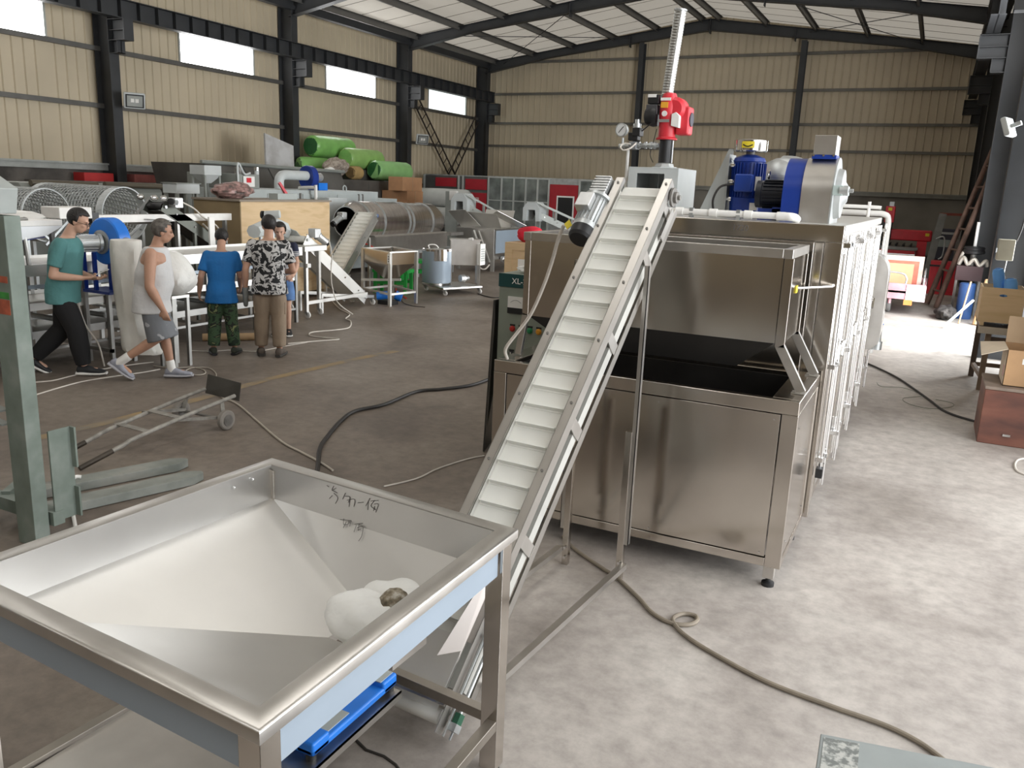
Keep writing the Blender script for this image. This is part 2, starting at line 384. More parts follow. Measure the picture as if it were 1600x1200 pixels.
for yk in BAYS:
    for s in (-1, 1):
        xin = XC + s*8.72; xc = XC + s*8.95
        if s > 0 and yk in (7.6, 1.8): continue
        mb = MB(); hsec(mb, (xc, yk, 0), (xc, yk, 6.75), .25, .46, (0, 1, 0), (1, 0, 0))
        c = struct(mb, 'column', DARK)
        # corbel under the crane beam
        q = MB(); x0 = XC+s*8.72; x1 = XC+s*8.22
        q.box((x0, yk-.125, 4.86), (x1, yk+.125, 4.875)).box((x0, yk-.125, 5.285), (x1, yk+.125, 5.30)).box((x0, yk-.01, 4.86), (x1, yk+.01, 5.3)).box((x1-.012, yk-.125, 4.86), (x1+.012, yk+.125, 5.3))
        q.box((x0, yk-.09, 5.07), (x1, yk+.09, 5.085)).box((x0, yk-.1, 4.6), (x0-s*.25, yk+.1, 4.615)).box((x0-s*.24, yk-.1, 4.6), (x0-s*.25, yk+.1, 4.86)).box((x0, yk-.01, 4.6), (x0-s*.25, yk+.01, 4.86))
        q.build('corbel', DARK, c)
    for s in (-1, 1):                                               # tapered rafters
        if s > 0 and yk in (1.8, 7.6): pass
        mb = MB(); t = .012
        xe = XC+s*8.85
        top = [(xe, 6.83), (XC, 8.05)]; bot = [(xe, 6.44), (XC+s*6.2, 6.95), (XC, 7.68)]
        for (x0, z0), (x1, z1) in ((top[0], top[1]), (bot[0], bot[1]), (bot[1], bot[2])): mb.bar((x0, yk, z0), (x1, yk, z1), .22, t)
        mb.prism([(xe, yk-t/2, 6.44), (XC+s*6.2, yk-t/2, 6.95), (XC, yk-t/2, 7.68), (XC, yk-t/2, 8.05), (xe, yk-t/2, 6.83)], (0, t, 0))
        mb.box((XC+s*2.9-.012, yk-.1, roofz(XC+2.9)-.55), (XC+s*2.9+.012, yk+.1, roofz(XC+2.9)-.17))
        struct(mb, 'rafter_beam', DARK)
    struct(MB().box((XC-.014, yk-.12, 7.58), (XC+.014, yk+.12, 8.07)), 'ridge_plate_beam', DARK)
for s in (-1, 1):                                                   # crane beams with stiffeners
    xb = XC + s*8.42
    y0, y1 = (YF, YG-.5) if s < 0 else (17.4, YG-.5)
    mb = MB().box((xb-.12, y0, 5.31), (xb+.12, y1, 5.325)).box((xb-.13, y0, 5.685), (xb+.13, y1, 5.70)).box((xb-.006, y0, 5.31), (xb+.006, y1, 5.7))
    y = y1-.02
    while y > y0: mb.box((xb-.11, y-.006, 5.32), (xb+.11, y+.006, 5.69)); y -= .49
    struct(mb, 'crane_beam', DARK)
for x in (-10.35, -4.72):                                           # wind posts of the gable
    mb = MB(); hsec(mb, (x, YG-.32, 0), (x, YG-.32, roofz(x)-.5), .18, .28, (1, 0, 0), (0, 1, 0)); struct(mb, 'gable_column', DARK)
for (x0, y0), (x1, y1) in (((-10.6, 25.1), (-16.0, 30.7)), ((-15.5, 25.1), (-10.9, 30.7)), ((-5.3, 25.1), (-1.1, 30.7)), ((-.7, 25.1), (-4.6, 30.7))):
    struct(MB().cyl((x0, y0, roofz(x0)-.22), (x1, y1, roofz(x1)-.22), .012, n=8), 'brace_rod_beam', DARK)
# sliding door leaf beside the opening and faded yellow floor line
struct(MB().box((XR-.05, 17.25, .05), (XR-.01, 18.9, 4.5)), 'door_1', M('dark_door_leaf', (.06, .05, .04), .6, 0, .1))
YLINE = ramp_mat('faded_yellow_paint', [(.36, (.20, .175, .145)), (.52, (.27, .205, .125)), (.72, (.34, .235, .11))], 3.5, .7, 6)
pl = [AZ(x, y, .002) for x, y in ((60, 684), (150, 664), (300, 626), (420, 592), (560, 560), (620, 548))]
mb = MB(); vs = []; fs = []
for i, p in enumerate(pl):
    d = (pl[min(i+1, 5)]-pl[max(i-1, 0)]).normalized(); nn = V((-d.y, d.x, 0))*.06; vs += [p-nn, p+nn]
for i in range(5): fs.append((2*i, 2*i+2, 2*i+3, 2*i+1))
struct(mb.quadmesh(vs, fs), 'floor_marking', YLINE)
# crack in the slab
pl = [AZ(x, y, .0015) for x, y in ((535, 1138), (560, 1160), (572, 1172), (600, 1182), (618, 1195), (640, 1225))]
struct(MB().rings([(p, .006) for p in pl], 6), 'floor_crack_line', M('crack_dirt', (.04, .035, .03), .9, 0, 0))

# ------------------------------------------------------------------ light
w = bpy.data.worlds.new('world'); SC.world = w; w.use_nodes = True
w.node_tree.nodes['Background'].inputs[0].default_value = (.93, .97, 1, 1)
w.node_tree.nodes['Background'].inputs[1].default_value = 1.6
def area(name, loc, rot, sx, sy, e, col=(1, 1, 1)):
    l = bpy.data.lights.new(name, 'AREA'); l.shape = 'RECTANGLE'; l.size = sx; l.size_y = sy; l.energy = e; l.color = col
    o = bpy.data.objects.new(name, l); COL.objects.link(o); o.location = loc; o.rotation_euler = rot
    return o
area('door_daylight', (XR+.5, 15.0, 2.3), (0, R(100), 0), 4.4, 4.2, 1050, (.95, .98, 1))
area('near_door_daylight', (XR+3.2, 4.8, 2.4), (0, R(92), 0), 4.4, 9.0, 580, (.97, .98, 1))
# rooflights: translucent strips behind and above the viewpoint and along the ridge sides
SKY = M('rooflight_sheet', (1, .98, .94), .5, 0, 0, emis=5)
for i, (x, y) in enumerate(((-3.2, -3), (-3.2, 4.7), (-11.8, 4.7), (-11.8, -3))):
    z = roofz(x); dz = (1.36/9.25)*.5*(1 if x < XC else -1)
    struct(MB().prism([(x-.5, y-2.2, z-.012-dz), (x+.5, y-2.2, z-.012+dz), (x+.5, y+2.2, z-.012+dz), (x-.5, y+2.2, z-.012-dz)], (0, 0, -.006)), 'window_%d' % (i+8), SKY)
SC.view_settings.view_transform = 'Standard'
SC.view_settings.look = 'None'
SC.view_settings.gamma = 1
SC.view_settings.use_curve_mapping = False
SC.view_settings.exposure = .13
SC.cycles.use_denoising = True
SC.cycles.max_bounces = 8
SC.cycles.diffuse_bounces = 5
SC.cycles.glossy_bounces = 4
SC.cycles.sample_clamp_indirect = 8
# ------------------------------------------------------------------ feed hopper in front
A_, B_, C_, D_ = V((-2.364, 2.546, .95)), V((-1.147, 2.427, .95)), V((-1.138, 1.164, .95)), V((-2.433, 1.243, .95))
hop = T('feed_hopper', 'large stainless steel feed hopper on square legs with pale blue filmed sides', 'hopper', (-1.78, 1.85, 0))
def inset(q, d, z):
    c = sum((V(p) for p in q), V())/4; out = []
    for i in range(4):
        p = V(q[i]); a = (V(q[i-1])-p).normalized(); b = (V(q[(i+1) % 4])-p).normalized(); s = a.cross(b).length
        r = p + (a+b)*(d/s); r.z = z; out.append(r)
    return out
Q = [A_, B_, C_, D_]
o0 = inset(Q, .004, .95); o1 = Q; i0 = inset(Q, .062, .95)
prof = [inset(Q, .006, .912), [p+V((0, 0, -.034)) for p in inset(Q, 0, .95)], inset(Q, 0, .943), inset(Q, .002, .9475), inset(Q, .007, .95), inset(Q, .058, .95), inset(Q, .062, .948)]
mb = MB(); vs = []; fs = []
for q in prof: vs += [tuple(p) for p in q]
for j in range(len(prof)-1):
    for i in range(4): k = (i+1) % 4; fs.append((4*j+i, 4*j+k, 4*j+4+k, 4*j+4+i))
mb.quadmesh(vs, fs).build('rim', STEELB, hop, solid=.003, angle=50)
wi = inset(Q, .064, .948); wb = inset(Q, .066, .805)
mb = MB()
mb.quadmesh(wi+wb, [(i, (i+1) % 4, 4+(i+1) % 4, 4+i) for i in range(4)])
mb.build('upright_wall', M('hopper_wall_sheet', (.58, .57, .555), .33, 1., .05, 3, .02, 3), hop, solid=.003, angle=8)  # wall steel coloured greyer to hold down the door light on it
ol = [V((-1.655, 2.235, .575)), V((-1.38, 2.215, .575)), V((-1.385, 2.02, .575)), V((-1.66, 2.035, .575))]
mb = MB().quadmesh(wb+ol, [(i, (i+1) % 4, 4+(i+1) % 4, 4+i) for i in range(4)])
mb.build('sloping_pan', M('bright_pan_sheet', (.70, .69, .665), .42, .9, .06, 2.2, .02, 3), hop, solid=.003, angle=3)  # same steel as the walls, coloured lighter for the brighter-lit slope
od = [p - V((0, 0, .03)) for p in ol]
MB().quadmesh(ol+od, [(i, (i+1) % 4, 4+(i+1) % 4, 4+i) for i in range(4)]).build('outlet_spout', STEELB, hop, solid=.003)
ws = inset(Q, .03, .915); we = inset(Q, .03, .80)
for i in range(4):
    k = (i+1) % 4
    f_ = .05; MB().quadmesh([ws[i].lerp(ws[k], f_), ws[k].lerp(ws[i], f_), we[k].lerp(we[i], f_), we[i].lerp(we[k], f_)], [(0, 1, 2, 3)]).build('skirt_panel', FILM, hop, solid=.002, label='pale blue film-covered side panel')
lg = inset(Q, .014, 0)
for p in lg:
    c = sum(lg, V())/4; d = (c-p); sx = 1 if d.x > 0 else -1; sy = 1 if d.y > 0 else -1
    x, y = p.x, p.y
    mb = MB().box((x, y, .02), (x+sx*.065, y+sy*.003, .93)).box((x, y, .02), (x+sx*.003, y+sy*.065, .93)).box((x+sx*.065, y, .02), (x+sx*.062, y+sy*.065, .93)).box((x, y+sy*.062, .02), (x+sx*.065, y+sy*.065, .93))
    l = mb.build('leg', MIRR, hop, bevel=.002)
    MB().cyl((x+sx*.022, y+sy*.022, 0), (x+sx*.022, y+sy*.022, .03), .018).build('foot', BLACK, l)
for i, k in ((0, 1), (1, 2), (3, 0), (2, 3)):
    a = lg[i].lerp(sum(lg, V())/4, .035); b = lg[k].lerp(sum(lg, V())/4, .035); a.z = b.z = .21
    if (i, k) == (2, 3): a.z = b.z = .16
    MB().bar(a, b, .04).build('stretcher', M('dull_steel_tube', (.34, .31, .27), .4, .9, .1, 6), hop, bevel=.002)
MB().box((-2.36, 1.32, .205), (-1.575, 2.36, .212)).box((-1.58, 1.32, .18), (-1.575, 2.36, .212)).build('shelf_plate', STEELB, hop)
mb = MB()
for x, y in ((395, 749), (366, 762)): mb.ball(AX(x, y, -2.302), .006, 8)
mb.build('rivet', CHROME, hop)
# handwriting scratched on the far wall of the hopper
n_ = (B_-A_).normalized(); nb = V((-n_.y, n_.x, 0))
def onback(x, y):
    p0 = wi[0]; nn = nb; d = ray(x, y); t = (p0-CO).dot(nn)/d.dot(nn); return CO + d*t - nb*.0035
def onslope(x, y):
    p0 = wb[0]; nn = (wb[1]-wb[0]).cross(ol[0]-wb[0]).normalized(); d = ray(x, y); t = (p0-CO).dot(nn)/d.dot(nn); return CO + d*(t*.997)
S4 = lambda q: [(400+x/4, 550+y/4) for x, y in q]
strokes = [[(447,832),(458,842)],[(490,835),(478,862),(505,848)],[(478,862),(512,880)],[(462,915),(480,895)],[(490,880),(515,910),(500,945)],
    [(562,880),(545,918)],[(560,900),(590,905),(580,940)],[(572,925),(620,920),(615,965)],[(592,905),(585,965)],[(640,942),(675,938)],
    [(715,912),(690,960)],[(705,935),(702,985)],[(722,930),(768,926)],[(745,925),(722,960),(752,985)],[(742,950),(768,950),(752,1000)],[(745,962),(738,990)],
    [(530,1045),(600,1052)],[(550,1032),(548,1078),(580,1070),(578,1040)],[(565,1060),(545,1100)],[(598,1040),(585,1090)],
    [(620,1075),(672,1068)],[(628,1080),(612,1125)],[(632,1098),(668,1092),(660,1150),(640,1182)],[(645,1072),(640,1118)],[(636,1112),(655,1108)]]
mb = MB()
for st in strokes:
    q = [onback(x, y) for x, y in S4(st)]
    if min(p.z for p in q) < .808: q = [onslope(x, y) for x, y in S4(st)]
    mb.tube(q, .0011, 5, 4)
mb.build('handwriting', M('pencil_marks', (.10, .09, .085), .8, 0, 0), hop)

# crumpled bag lying over the outlet
def bagmesh(c, rx, ry, rz, seed, amp=.16, n=26):
    rnd = random.Random(seed); ks = [(V((rnd.uniform(-1, 1), rnd.uniform(-1, 1), rnd.uniform(-1, 1)))*rnd.uniform(2, 6), rnd.uniform(0, 6)) for _ in range(9)]
    mb = MB().ball((0, 0, 0), 1, n)
    for v in mb.b.verts:
        p = v.co.copy(); f = 1
        for k, ph in ks: f += amp/4*(abs(sin(k.dot(p)+ph))-.5)
        v.co = V((p.x*rx*f, p.y*ry*f, p.z*rz*f)) + V(c)
    return mb
WBAG = M('thin_white_plastic', (.80, .80, .77), .4, 0, .03, 4, .5, 14)
bg = T('plastic_bag', 'crumpled white plastic bag with a dark see-through patch lying in the feed hopper', 'bag', (-1.45, 2.02, .60))
mb = bagmesh((-1.49, 2.02, .70), .145, .10, .085, 5, .16, 30); 
mb.b.faces.ensure_lookup_table()
mb.build('bag_body', WBAG, bg)
bagmesh((-1.44, 2.13, .72), .13, .085, .075, 9, .2, 26).build('bag_fold', WBAG, bg)
bagmesh((-1.41, 2.06, .765), .04, .055, .042, 3, .2, 16).build('see_through_patch', ramp_mat('dark_contents', [(.35, (.10, .08, .05)), (.5, (.22, .18, .12)), (.65, (.45, .42, .36))], 40, .6, 3), bg, label='dark patch of contents')

# blue bench scale on the shelf
sc_ = T('bench_scale', 'bright blue bench scale with grey strips on a shelf under the feed hopper', 'scale', (-1.72, 2.1, .252))
mb = MB().box((-1.86, 1.850, 0.274), (-1.625, 1.940, 0.324)).box((-1.86, 2.250, 0.274), (-1.625, 2.340, 0.324)).box((-1.86, 1.850, 0.274), (-1.80, 2.340, 0.314)).box((-1.70, 1.850, 0.274), (-1.625, 2.340, 0.304))
mb.build('frame', BLUEL, sc_, bevel=.01)
mb = MB().box((-1.68, 1.865, 0.303), (-1.645, 2.070, 0.307)); mb.build('grip_strip', GREY, sc_)
mb = MB().box((-1.69, 2.250, 0.324), (-1.64, 2.330, 0.327)); mb.build('grip_strip', GREY, sc_)
for x, y in ((-1.65, 1.87), (-1.65, 2.32), (-1.83, 1.87), (-1.83, 2.32)): MB().cyl((x, y, .252), (x, y, .276), .018, n=14).build('foot', BLACK, sc_)

sc_.location = sc_.location + V((.03, .02, -.040))
# ------------------------------------------------------------------ inclined cleated conveyor
TH, SL, WD = R(4), R(45.19), .32
cu = V((cos(TH), -sin(TH), 0)); cd = V((sin(TH)*cos(SL), cos(TH)*cos(SL), sin(SL))); cn = cu.cross(cd)
P0 = V((-1.3, 4.1, 1.849))
def K(u, t, n=0.): return P0 + cu*(u-WD) + cd*t + cn*n              # u: 0 (far rail edge) to WD across, t up the slope
cv = T('cleated_conveyor', 'steep inclined conveyor with white cleated belt rising from hopper to steel tank', 'conveyor', (-1.47, 3.6, 0))
def kbox(mb, u0, u1, t0, t1, n0, n1):
    p = [K(u, t, n) for n in (n0, n1) for u, t in ((u0, t0), (u1, t0), (u1, t1), (u0, t1))]
    return mb.quadmesh(p, [(0,3,2,1),(4,5,6,7),(0,1,5,4),(1,2,6,5),(2,3,7,6),(3,0,4,7)])
T0, T1 = -2.48, .46
RAILM = M('conveyor_rail_steel', (.50, .48, .45), .38, 1., .05, 5)
for nm, ue, ui in (('far', 0, .045), ('near', WD, WD-.045)):
    s = 1 if ue == 0 else -1
    mb = MB(); kbox(mb, ue, ui, T0+.35, T1, -.003, 0); kbox(mb, ue, ue+s*.003, T0, T1, -.055, 0); kbox(mb, ui-s*.003, ui, T0+.35, T1, -.028, 0)
    kbox(mb, ue, ue+s*.003, T0+.16, T1-.05, -.215, -.175); kbox(mb, ue, ue+s*.03, T0+.16, T1-.05, -.215, -.212)
    r = mb.build('side_rail', RAILM, cv)
    for t in (-1.65, -1.05, -.55, -.02, .32):
        mb = MB(); kbox(mb, ue+s*.004, ue+s*.009, t-.03, t+.03, -.212, -.02); mb.build('spacer_plate', STEELB, r)
    for t in (.42, .1, -.26, -.62, -.98, -1.34): MB().cyl(K((ue+ui)/2, t, 0), K((ue+ui)/2, t, .006), .007, n=8).build('rail_bolt', IRON, r)
NB = -.036
mb = MB(); kbox(mb, .048, WD-.048, T0+.05, T1-.05, NB-.004, NB)
mb.lathe(K(.048, T1-.055, NB-.042), cu, [(0, .042), (WD-.096, .042)], 20)
mb.build('belt', PU, cv)
mb = MB(); kbox(mb, .012, WD-.012, T0+.18, T1-.10, -.165, -.115); mb.build('return_belt', M('dull_belt_edge', (.40, .395, .365), .55, 0, .12, 5), cv)  # return run coloured duller than the upper belt
t = .335; k = 0
while t > T0+.1:
    mb = MB(); kbox(mb, .062, WD-.056, t-.002, t+.004, NB, NB+.030); kbox(mb, .052, WD-.052, t-.012, t+.014, NB, NB+.003)
    mb.build('cleat', PU, cv); t -= .104; k += 1
for ue in (.047, WD-.049):
    mb = MB(); kbox(mb, ue, ue+.002, T0+.1, T1-.08, NB, NB+.022); mb.build('belt_edge_skirt', M('belt_skirt', (.50, .49, .45), .5, 0, .1, 6), cv)
# gear motor on the far side near the top
gm = MB(); kbox(gm, -.10, -.012, .31, .44, -.10, .03)
gm = gm.build('gearbox', ALU, cv, bevel=.008)
mb = MB()
for i in range(6): kbox(mb, -.104, -.012, .325+i*.02, .331+i*.02, -.105, .036)
mb.build('cooling_fin', ALU, gm)
mc = lambda t: K(-.058, t, -.02)
mb = MB().lathe(mc(.31), -cd, [(0, .062), (.012, .082), (.03, .082), (.031, .064), (.20, .064), (.205, .068), (.235, .068)], 28)
for i in range(22):
    a = 2*pi*i/22; d_ = cu*cos(a)+cn*sin(a); mb.bar(mc(.275)+d_*.066, mc(.11)+d_*.066, .003, .012, d_)
mb.build('motor_body', M('silver_motor_paint', (.52, .54, .54), .38, .5, .05, 8), gm)
mb = MB(); q = [mc(.27-dt) + cu*(du-.02) + cn*dn for dn in (.05, .105) for du, dt in ((-.04, .01), (.045, .01), (.045, .11), (-.04, .11))]
mb.quadmesh(q, [(0,3,2,1),(4,5,6,7),(0,1,5,4),(1,2,6,5),(2,3,7,6),(3,0,4,7)]).build('terminal_box', ALU, gm, bevel=.006)
MB().lathe(mc(.075), -cd, [(0, .069), (.05, .067), (.065, .055), (.068, .02)], 24).build('fan_cover', BLACK, gm)
MB().prism([mc(.1)+cu*-.075+cn*.01, mc(.13)+cu*-.10+cn*.02, mc(.10)+cu*-.12+cn*.015, mc(.07)+cu*-.095+cn*.005], cn*.002).build('warning_tag', YEL, gm)
# head and tail bearings, tension screws, tail guide chute
for t, s in ((T1-.06, 'head'), ):
    for u, d_ in ((WD+.004, 1), (-.004, -1)):
        MB().lathe(K(u, t, -.075), cu*d_, [(0, .05), (.012, .05), (.014, .03), (.03, .03), (.032, .013), (.045, .013)], 18).build('head_bearing', IRON, cv)
mb = MB(); kbox(mb, WD+.005, WD+.010, .16, .36, -.16, -.115); mb.build('bearing_plate', STEELB, cv)
for u, s in ((WD+.012, 1), (-.012, -1)):
    sb = MB().cyl(K(u+s*.02, T0+.06, -.075), K(u+s*.02, T0+.42, -.075), .008, n=10); kbox(sb, u, u+s*.035, T0+.40, T0+.41, -.10, -.05); kbox(sb, u, u+s*.035, T0+.03, T0+.06, -.10, -.05)
    kbox(sb, u, u+s*.006, T0, T0+.45, -.115, -.105); kbox(sb, u, u+s*.006, T0, T0+.45, -.05, -.04)
    sb.build('tension_screw', GALV, cv)
    kb = MB(); kbox(kb, u+s*.008, u+s*.032, T0+.05, T0+.10, -.095, -.055); kb.build('tail_bearing', M('green_bearing', (.03, .12, .07), .5, .3, .1), cv)
mb = MB(); kbox(mb, .02, WD-.02, T0+.10, T0+.13, -.06, -.02); mb.build('tail_cover_edge', STEELB, cv)
mb = MB(); kbox(mb, .03, WD-.03, T0+.13, T0+.36, .004, .012); mb.build('tail_cover', SATIN, cv)
MB().cyl(K(.03, T0+.06, -.06), K(WD-.03, T0+.06, -.06), .03).build('tail_roller', PU, cv)
SH = M('chute_sheet', (.50, .46, .43), .5, .8, .05, 3)
MB().plate([K(WD-.03, T0+.26, 0), K(WD-.12, T0+.26, .012), K(WD-.015, T0+.62, .09), K(WD-.03, T0+.68, 0)], .003).build('chute_side', SH, cv)
# legs and floor frame
LR, LL = V((-1.302, 4.095, 0)), V((-1.637, 4.125, 0))
for p, u in ((LR, WD+.005), (LL, -.005)):
    d_ = 1 if p is LR else -1
    MB().box((p.x-.018, p.y-.018, 0), (p.x+.018, p.y+.018, .86)).build('leg', MIRR, cv, bevel=.002)
    mb = MB().box((p.x+d_*.018, p.y-.014, .22), (p.x+d_*.042, p.y-.010, 1.74)).box((p.x+d_*.038, p.y-.014, .22), (p.x+d_*.042, p.y+.02, 1.74)); mb.build('leg_extension', STEELB, cv)
    e = K(u, T0+.20, -.13)
    MB().bar((p.x+d_*.03, p.y-.02, .10), (e.x+d_*.03, e.y+.10, .10), .035, .03).build('floor_stretcher', STEELB, cv)
    mb = MB().cyl((p.x, p.y-.03, .11), (p.x, p.y+.03, .11), .009, n=8).cyl((p.x, p.y-.03, .05), (p.x, p.y+.03, .05), .009, n=8); mb.build('leg_bolt', CHROME, cv)
e = K(0, T0+.14, -.14); e2 = K(WD, T0+.14, -.14); e.z = e2.z = .06
MB().bar(e, e2, .05, .04).build('tail_cross_tube', STEELB, cv)
for u in (.03, WD-.03):
    p = K(u, T0+.14, -.14); MB().bar((p.x, p.y, 0), (p.x, p.y, p.z+.02), .03).build('tail_foot', STEELB, cv)

# ------------------------------------------------------------------ infeed tank
tk = T('infeed_tank', 'low polished steel infeed tank with open dark trough behind the inclined conveyor', 'tank', (-1.4, 4.85, 0))
x0, x1, y0, y1, zb, zt = -2.30, -.50, 4.42, 5.27, .126, 1.07
mb = MB().box((x0, y0, zt-.075), (x1, y0+.05, zt)).box((x0, y1-.05, zt-.075), (x1, y1, zt)).box((x1-.15, y0+.05, zt-.075), (x1, y1-.05, zt)).box((x0, y0+.05, zt-.075), (x0+.12, y1-.05, zt))
mb.build('top_rim', MIRR, tk, bevel=.006)
for x in (x0, x1-.085):
    for ya in (y0, y1-.05): MB().box((x, ya, zb), (x+.085, ya+.05, zt-.075)).build('corner_post', MIRR, tk, bevel=.004)
mb = MB().box((x0+.085, y0, zb), (x1-.085, y0+.05, zb+.05)).box((x1-.05, y0+.05, zb), (x1, y1-.05, zb+.05)).box((x0, y0+.05, zb), (x0+.05, y1-.05, zb+.05)); mb.build('bottom_rail', MIRR, tk, bevel=.004)
MB().box((x0+.09, y0+.004, zb+.055), (x1-.09, y0+.03, zt-.08)).build('front_panel', MIRR, tk, bevel=.003)
MB().box((x1-.03, y0+.055, zb+.055), (x1-.004, y1-.055, zt-.08)).build('side_panel', MIRR, tk, bevel=.003)
MB().box((x0+.004, y0+.055, zb+.055), (x0+.03, y1-.055, zt-.08)).build('side_panel', MIRR, tk, bevel=.003)
CAV = M('dark_inner_steel', (.035, .032, .03), .35, .6, .2, 4)  # near-black colour over the whole inside of the trough
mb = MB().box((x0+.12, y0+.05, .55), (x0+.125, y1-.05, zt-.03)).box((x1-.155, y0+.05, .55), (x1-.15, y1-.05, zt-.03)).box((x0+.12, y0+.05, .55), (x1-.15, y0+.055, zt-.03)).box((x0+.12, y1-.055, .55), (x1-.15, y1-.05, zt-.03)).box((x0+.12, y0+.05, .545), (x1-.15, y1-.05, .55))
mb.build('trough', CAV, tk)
MB().box((x0+.13, y0+.50, .86), (x1-.16, y0+.53, .90)).box((x0+.13, y0+.14, .80), (x1-.16, y0+.17, .83)).build('trough_bar', M('dark_bar', (.12, .11, .10), .4, .8, .1), tk)
MB().box((x0+.13, y0+.06, .74), (x1-.16, y1-.06, .75)).build('wire_belt', RUB, tk)
for x in (x0+.05, x1-.06):
    for y in (y0+.05, y1-.06):
        f = MB().box((x-.03, y-.03, .05), (x+.03, y+.03, zb)).build('foot_block', STEELB, tk, bevel=.003)
        MB().lathe((x, y, 0), (0, 0, 1), [(0, .035), (.02, .035), (.03, .015), (.06, .012)], 14).build('levelling_foot', BLACK, f)
mb = MB()
for x in (-1.75, -1.25, -.62):
    for z in (zb+.075, zt-.11): mb.cyl((x, y0+.005, z), (x, y0, z), .005, n=8)
for y in (y0+.12, y1-.12):
    for z in (.25, .9): mb.cyl((x1-.005, y, z), (x1+.001, y, z), .005, n=8)
mb.build('rivet', CHROME, tk)
# hood standing over the trough
hd = T('tank_hood', 'tall open-topped stainless steel hood standing on splayed legs over the infeed tank', 'hood', (-1.4, 4.9, 1.07))
hx0, hx1, hy0, hy1, hz0, hz1 = -2.22, -.645, 4.62, 5.19, 1.33, 1.84
t = .004
MB().box((hx0+.04, hy0+.004, hz0), (hx1-.05, hy0+.01, hz1-.05)).build('front_panel', MIRR, hd)
MB().box((hx0+.04, hy1-.01, hz0), (hx1-.05, hy1-.004, hz1-.05)).build('back_panel', MIRR, hd)
MB().box((hx1-.012, hy0+.05, hz0), (hx1-.006, hy1-.05, hz1-.05)).build('side_panel', MIRR, hd)
MB().box((hx0+.006, hy0+.05, hz0), (hx0+.012, hy1-.05, hz1-.05)).build('side_panel', MIRR, hd)
mb = MB()
for y in (hy0, hy1): mb.bar((hx0+.05, y, hz1-.025), (hx1-.05, y, hz1-.025), .05)
for x in (hx0+.025, hx1-.025): mb.bar((x, hy0-.025, hz1-.025), (x, hy1+.025, hz1-.025), .05)
mb.build('top_rim', STEELB, hd, bevel=.003)
for y in (hy0+.015, hy1-.015):
    MB().bar((hx1-.02, y, hz1-.05), (hx1-.02, y, hz0-.02), .05, .03).build('upright', MIRR, hd, bevel=.002)
    MB().bar((hx1-.02, y, hz0-.01), (-.525, y, 1.078), .05, .03, (0, 1, 0)).build('splayed_leg', STEELB, hd, bevel=.002)
    MB().box((-.575, y-.035, 1.071), (-.505, y+.035, 1.077)).build('foot_plate', STEELB, hd)
    MB().bar((hx0+.02, y, hz1-.05), (hx0+.02, y, hz0), .04, .03).build('upright', MIRR, hd, bevel=.002)
    MB().bar((hx0+.02, y, hz0+.01), (-2.24, y, 1.078), .04, .03, (0, 1, 0)).build('splayed_leg', STEELB, hd, bevel=.002)
mb = MB().quadmesh([(hx0+.04, hy0+.01, hz0), (hx1-.05, hy0+.01, hz0), (hx1-.25, hy0+.06, hz0-.16), (hx0+.3, hy0+.06, hz0-.16)], [(0, 1, 2, 3)])
mb.quadmesh([(hx0+.04, hy0+.01, hz0), (hx0+.3, hy0+.06, hz0-.16), (hx0+.3, hy1-.06, hz0-.16), (hx0+.04, hy1-.01, hz0)], [(0, 1, 2, 3)])
mb.build('chute', M('hood_shade_sheet', (.03, .028, .026), .45, .6, .1), hd, solid=.004)  # coloured near-black to stand for the shade under the hood
mb = MB().cyl((hx1-.02, 5.0, 1.60), (-.50, 5.28, 1.60), .008, n=8); mb.build('tie_rod', CHROME, hd)
MB().box((hx1-.004, 4.86, 1.585), (hx1-.001, 4.93, 1.625)).build('yellow_note', YEL, hd)
# ------------------------------------------------------------------ long oven behind the tank and what stands on it
ov = T('tunnel_oven', 'long tall stainless steel tunnel oven with doors and lock rods along its side', 'oven', (-1.25, 7.2, 0))
ox0, ox1, oy0, oy1, oz0, oz1 = -2.06, -.475, 5.32, 9.0, .12, 1.955
MB().box((ox0+.02, oy0+.02, oz0+.02), (ox1-.025, oy1-.02, oz1-.02)).build('casing', STEELB, ov)
mb = MB().box((ox0, oy0, oz1-.10), (ox1, oy0+.06, oz1)); mb.build('front_top_band', MIRR, ov, bevel=.004)
MB().box((ox0, oy0+.06, oz1-.06), (ox1, oy1, oz1)).build('roof_sheet', SATIN, ov, bevel=.004)
for x in (ox0, ox1-.10): MB().box((x, oy0, oz0), (x+.10, oy0+.06, oz1-.10)).build('corner_post', MIRR, ov, bevel=.004)
MB().box((ox0+.105, oy0+.004, oz0+.1), (ox1-.16, oy0+.03, oz1-.105)).build('front_panel', MIRR, ov, bevel=.003)
MB().box((ox1-.155, oy0+.006, oz0+.1), (ox1-.105, oy0+.03, oz1-.105)).build('front_strip', MIRR, ov, bevel=.003)
yy = oy0+.08
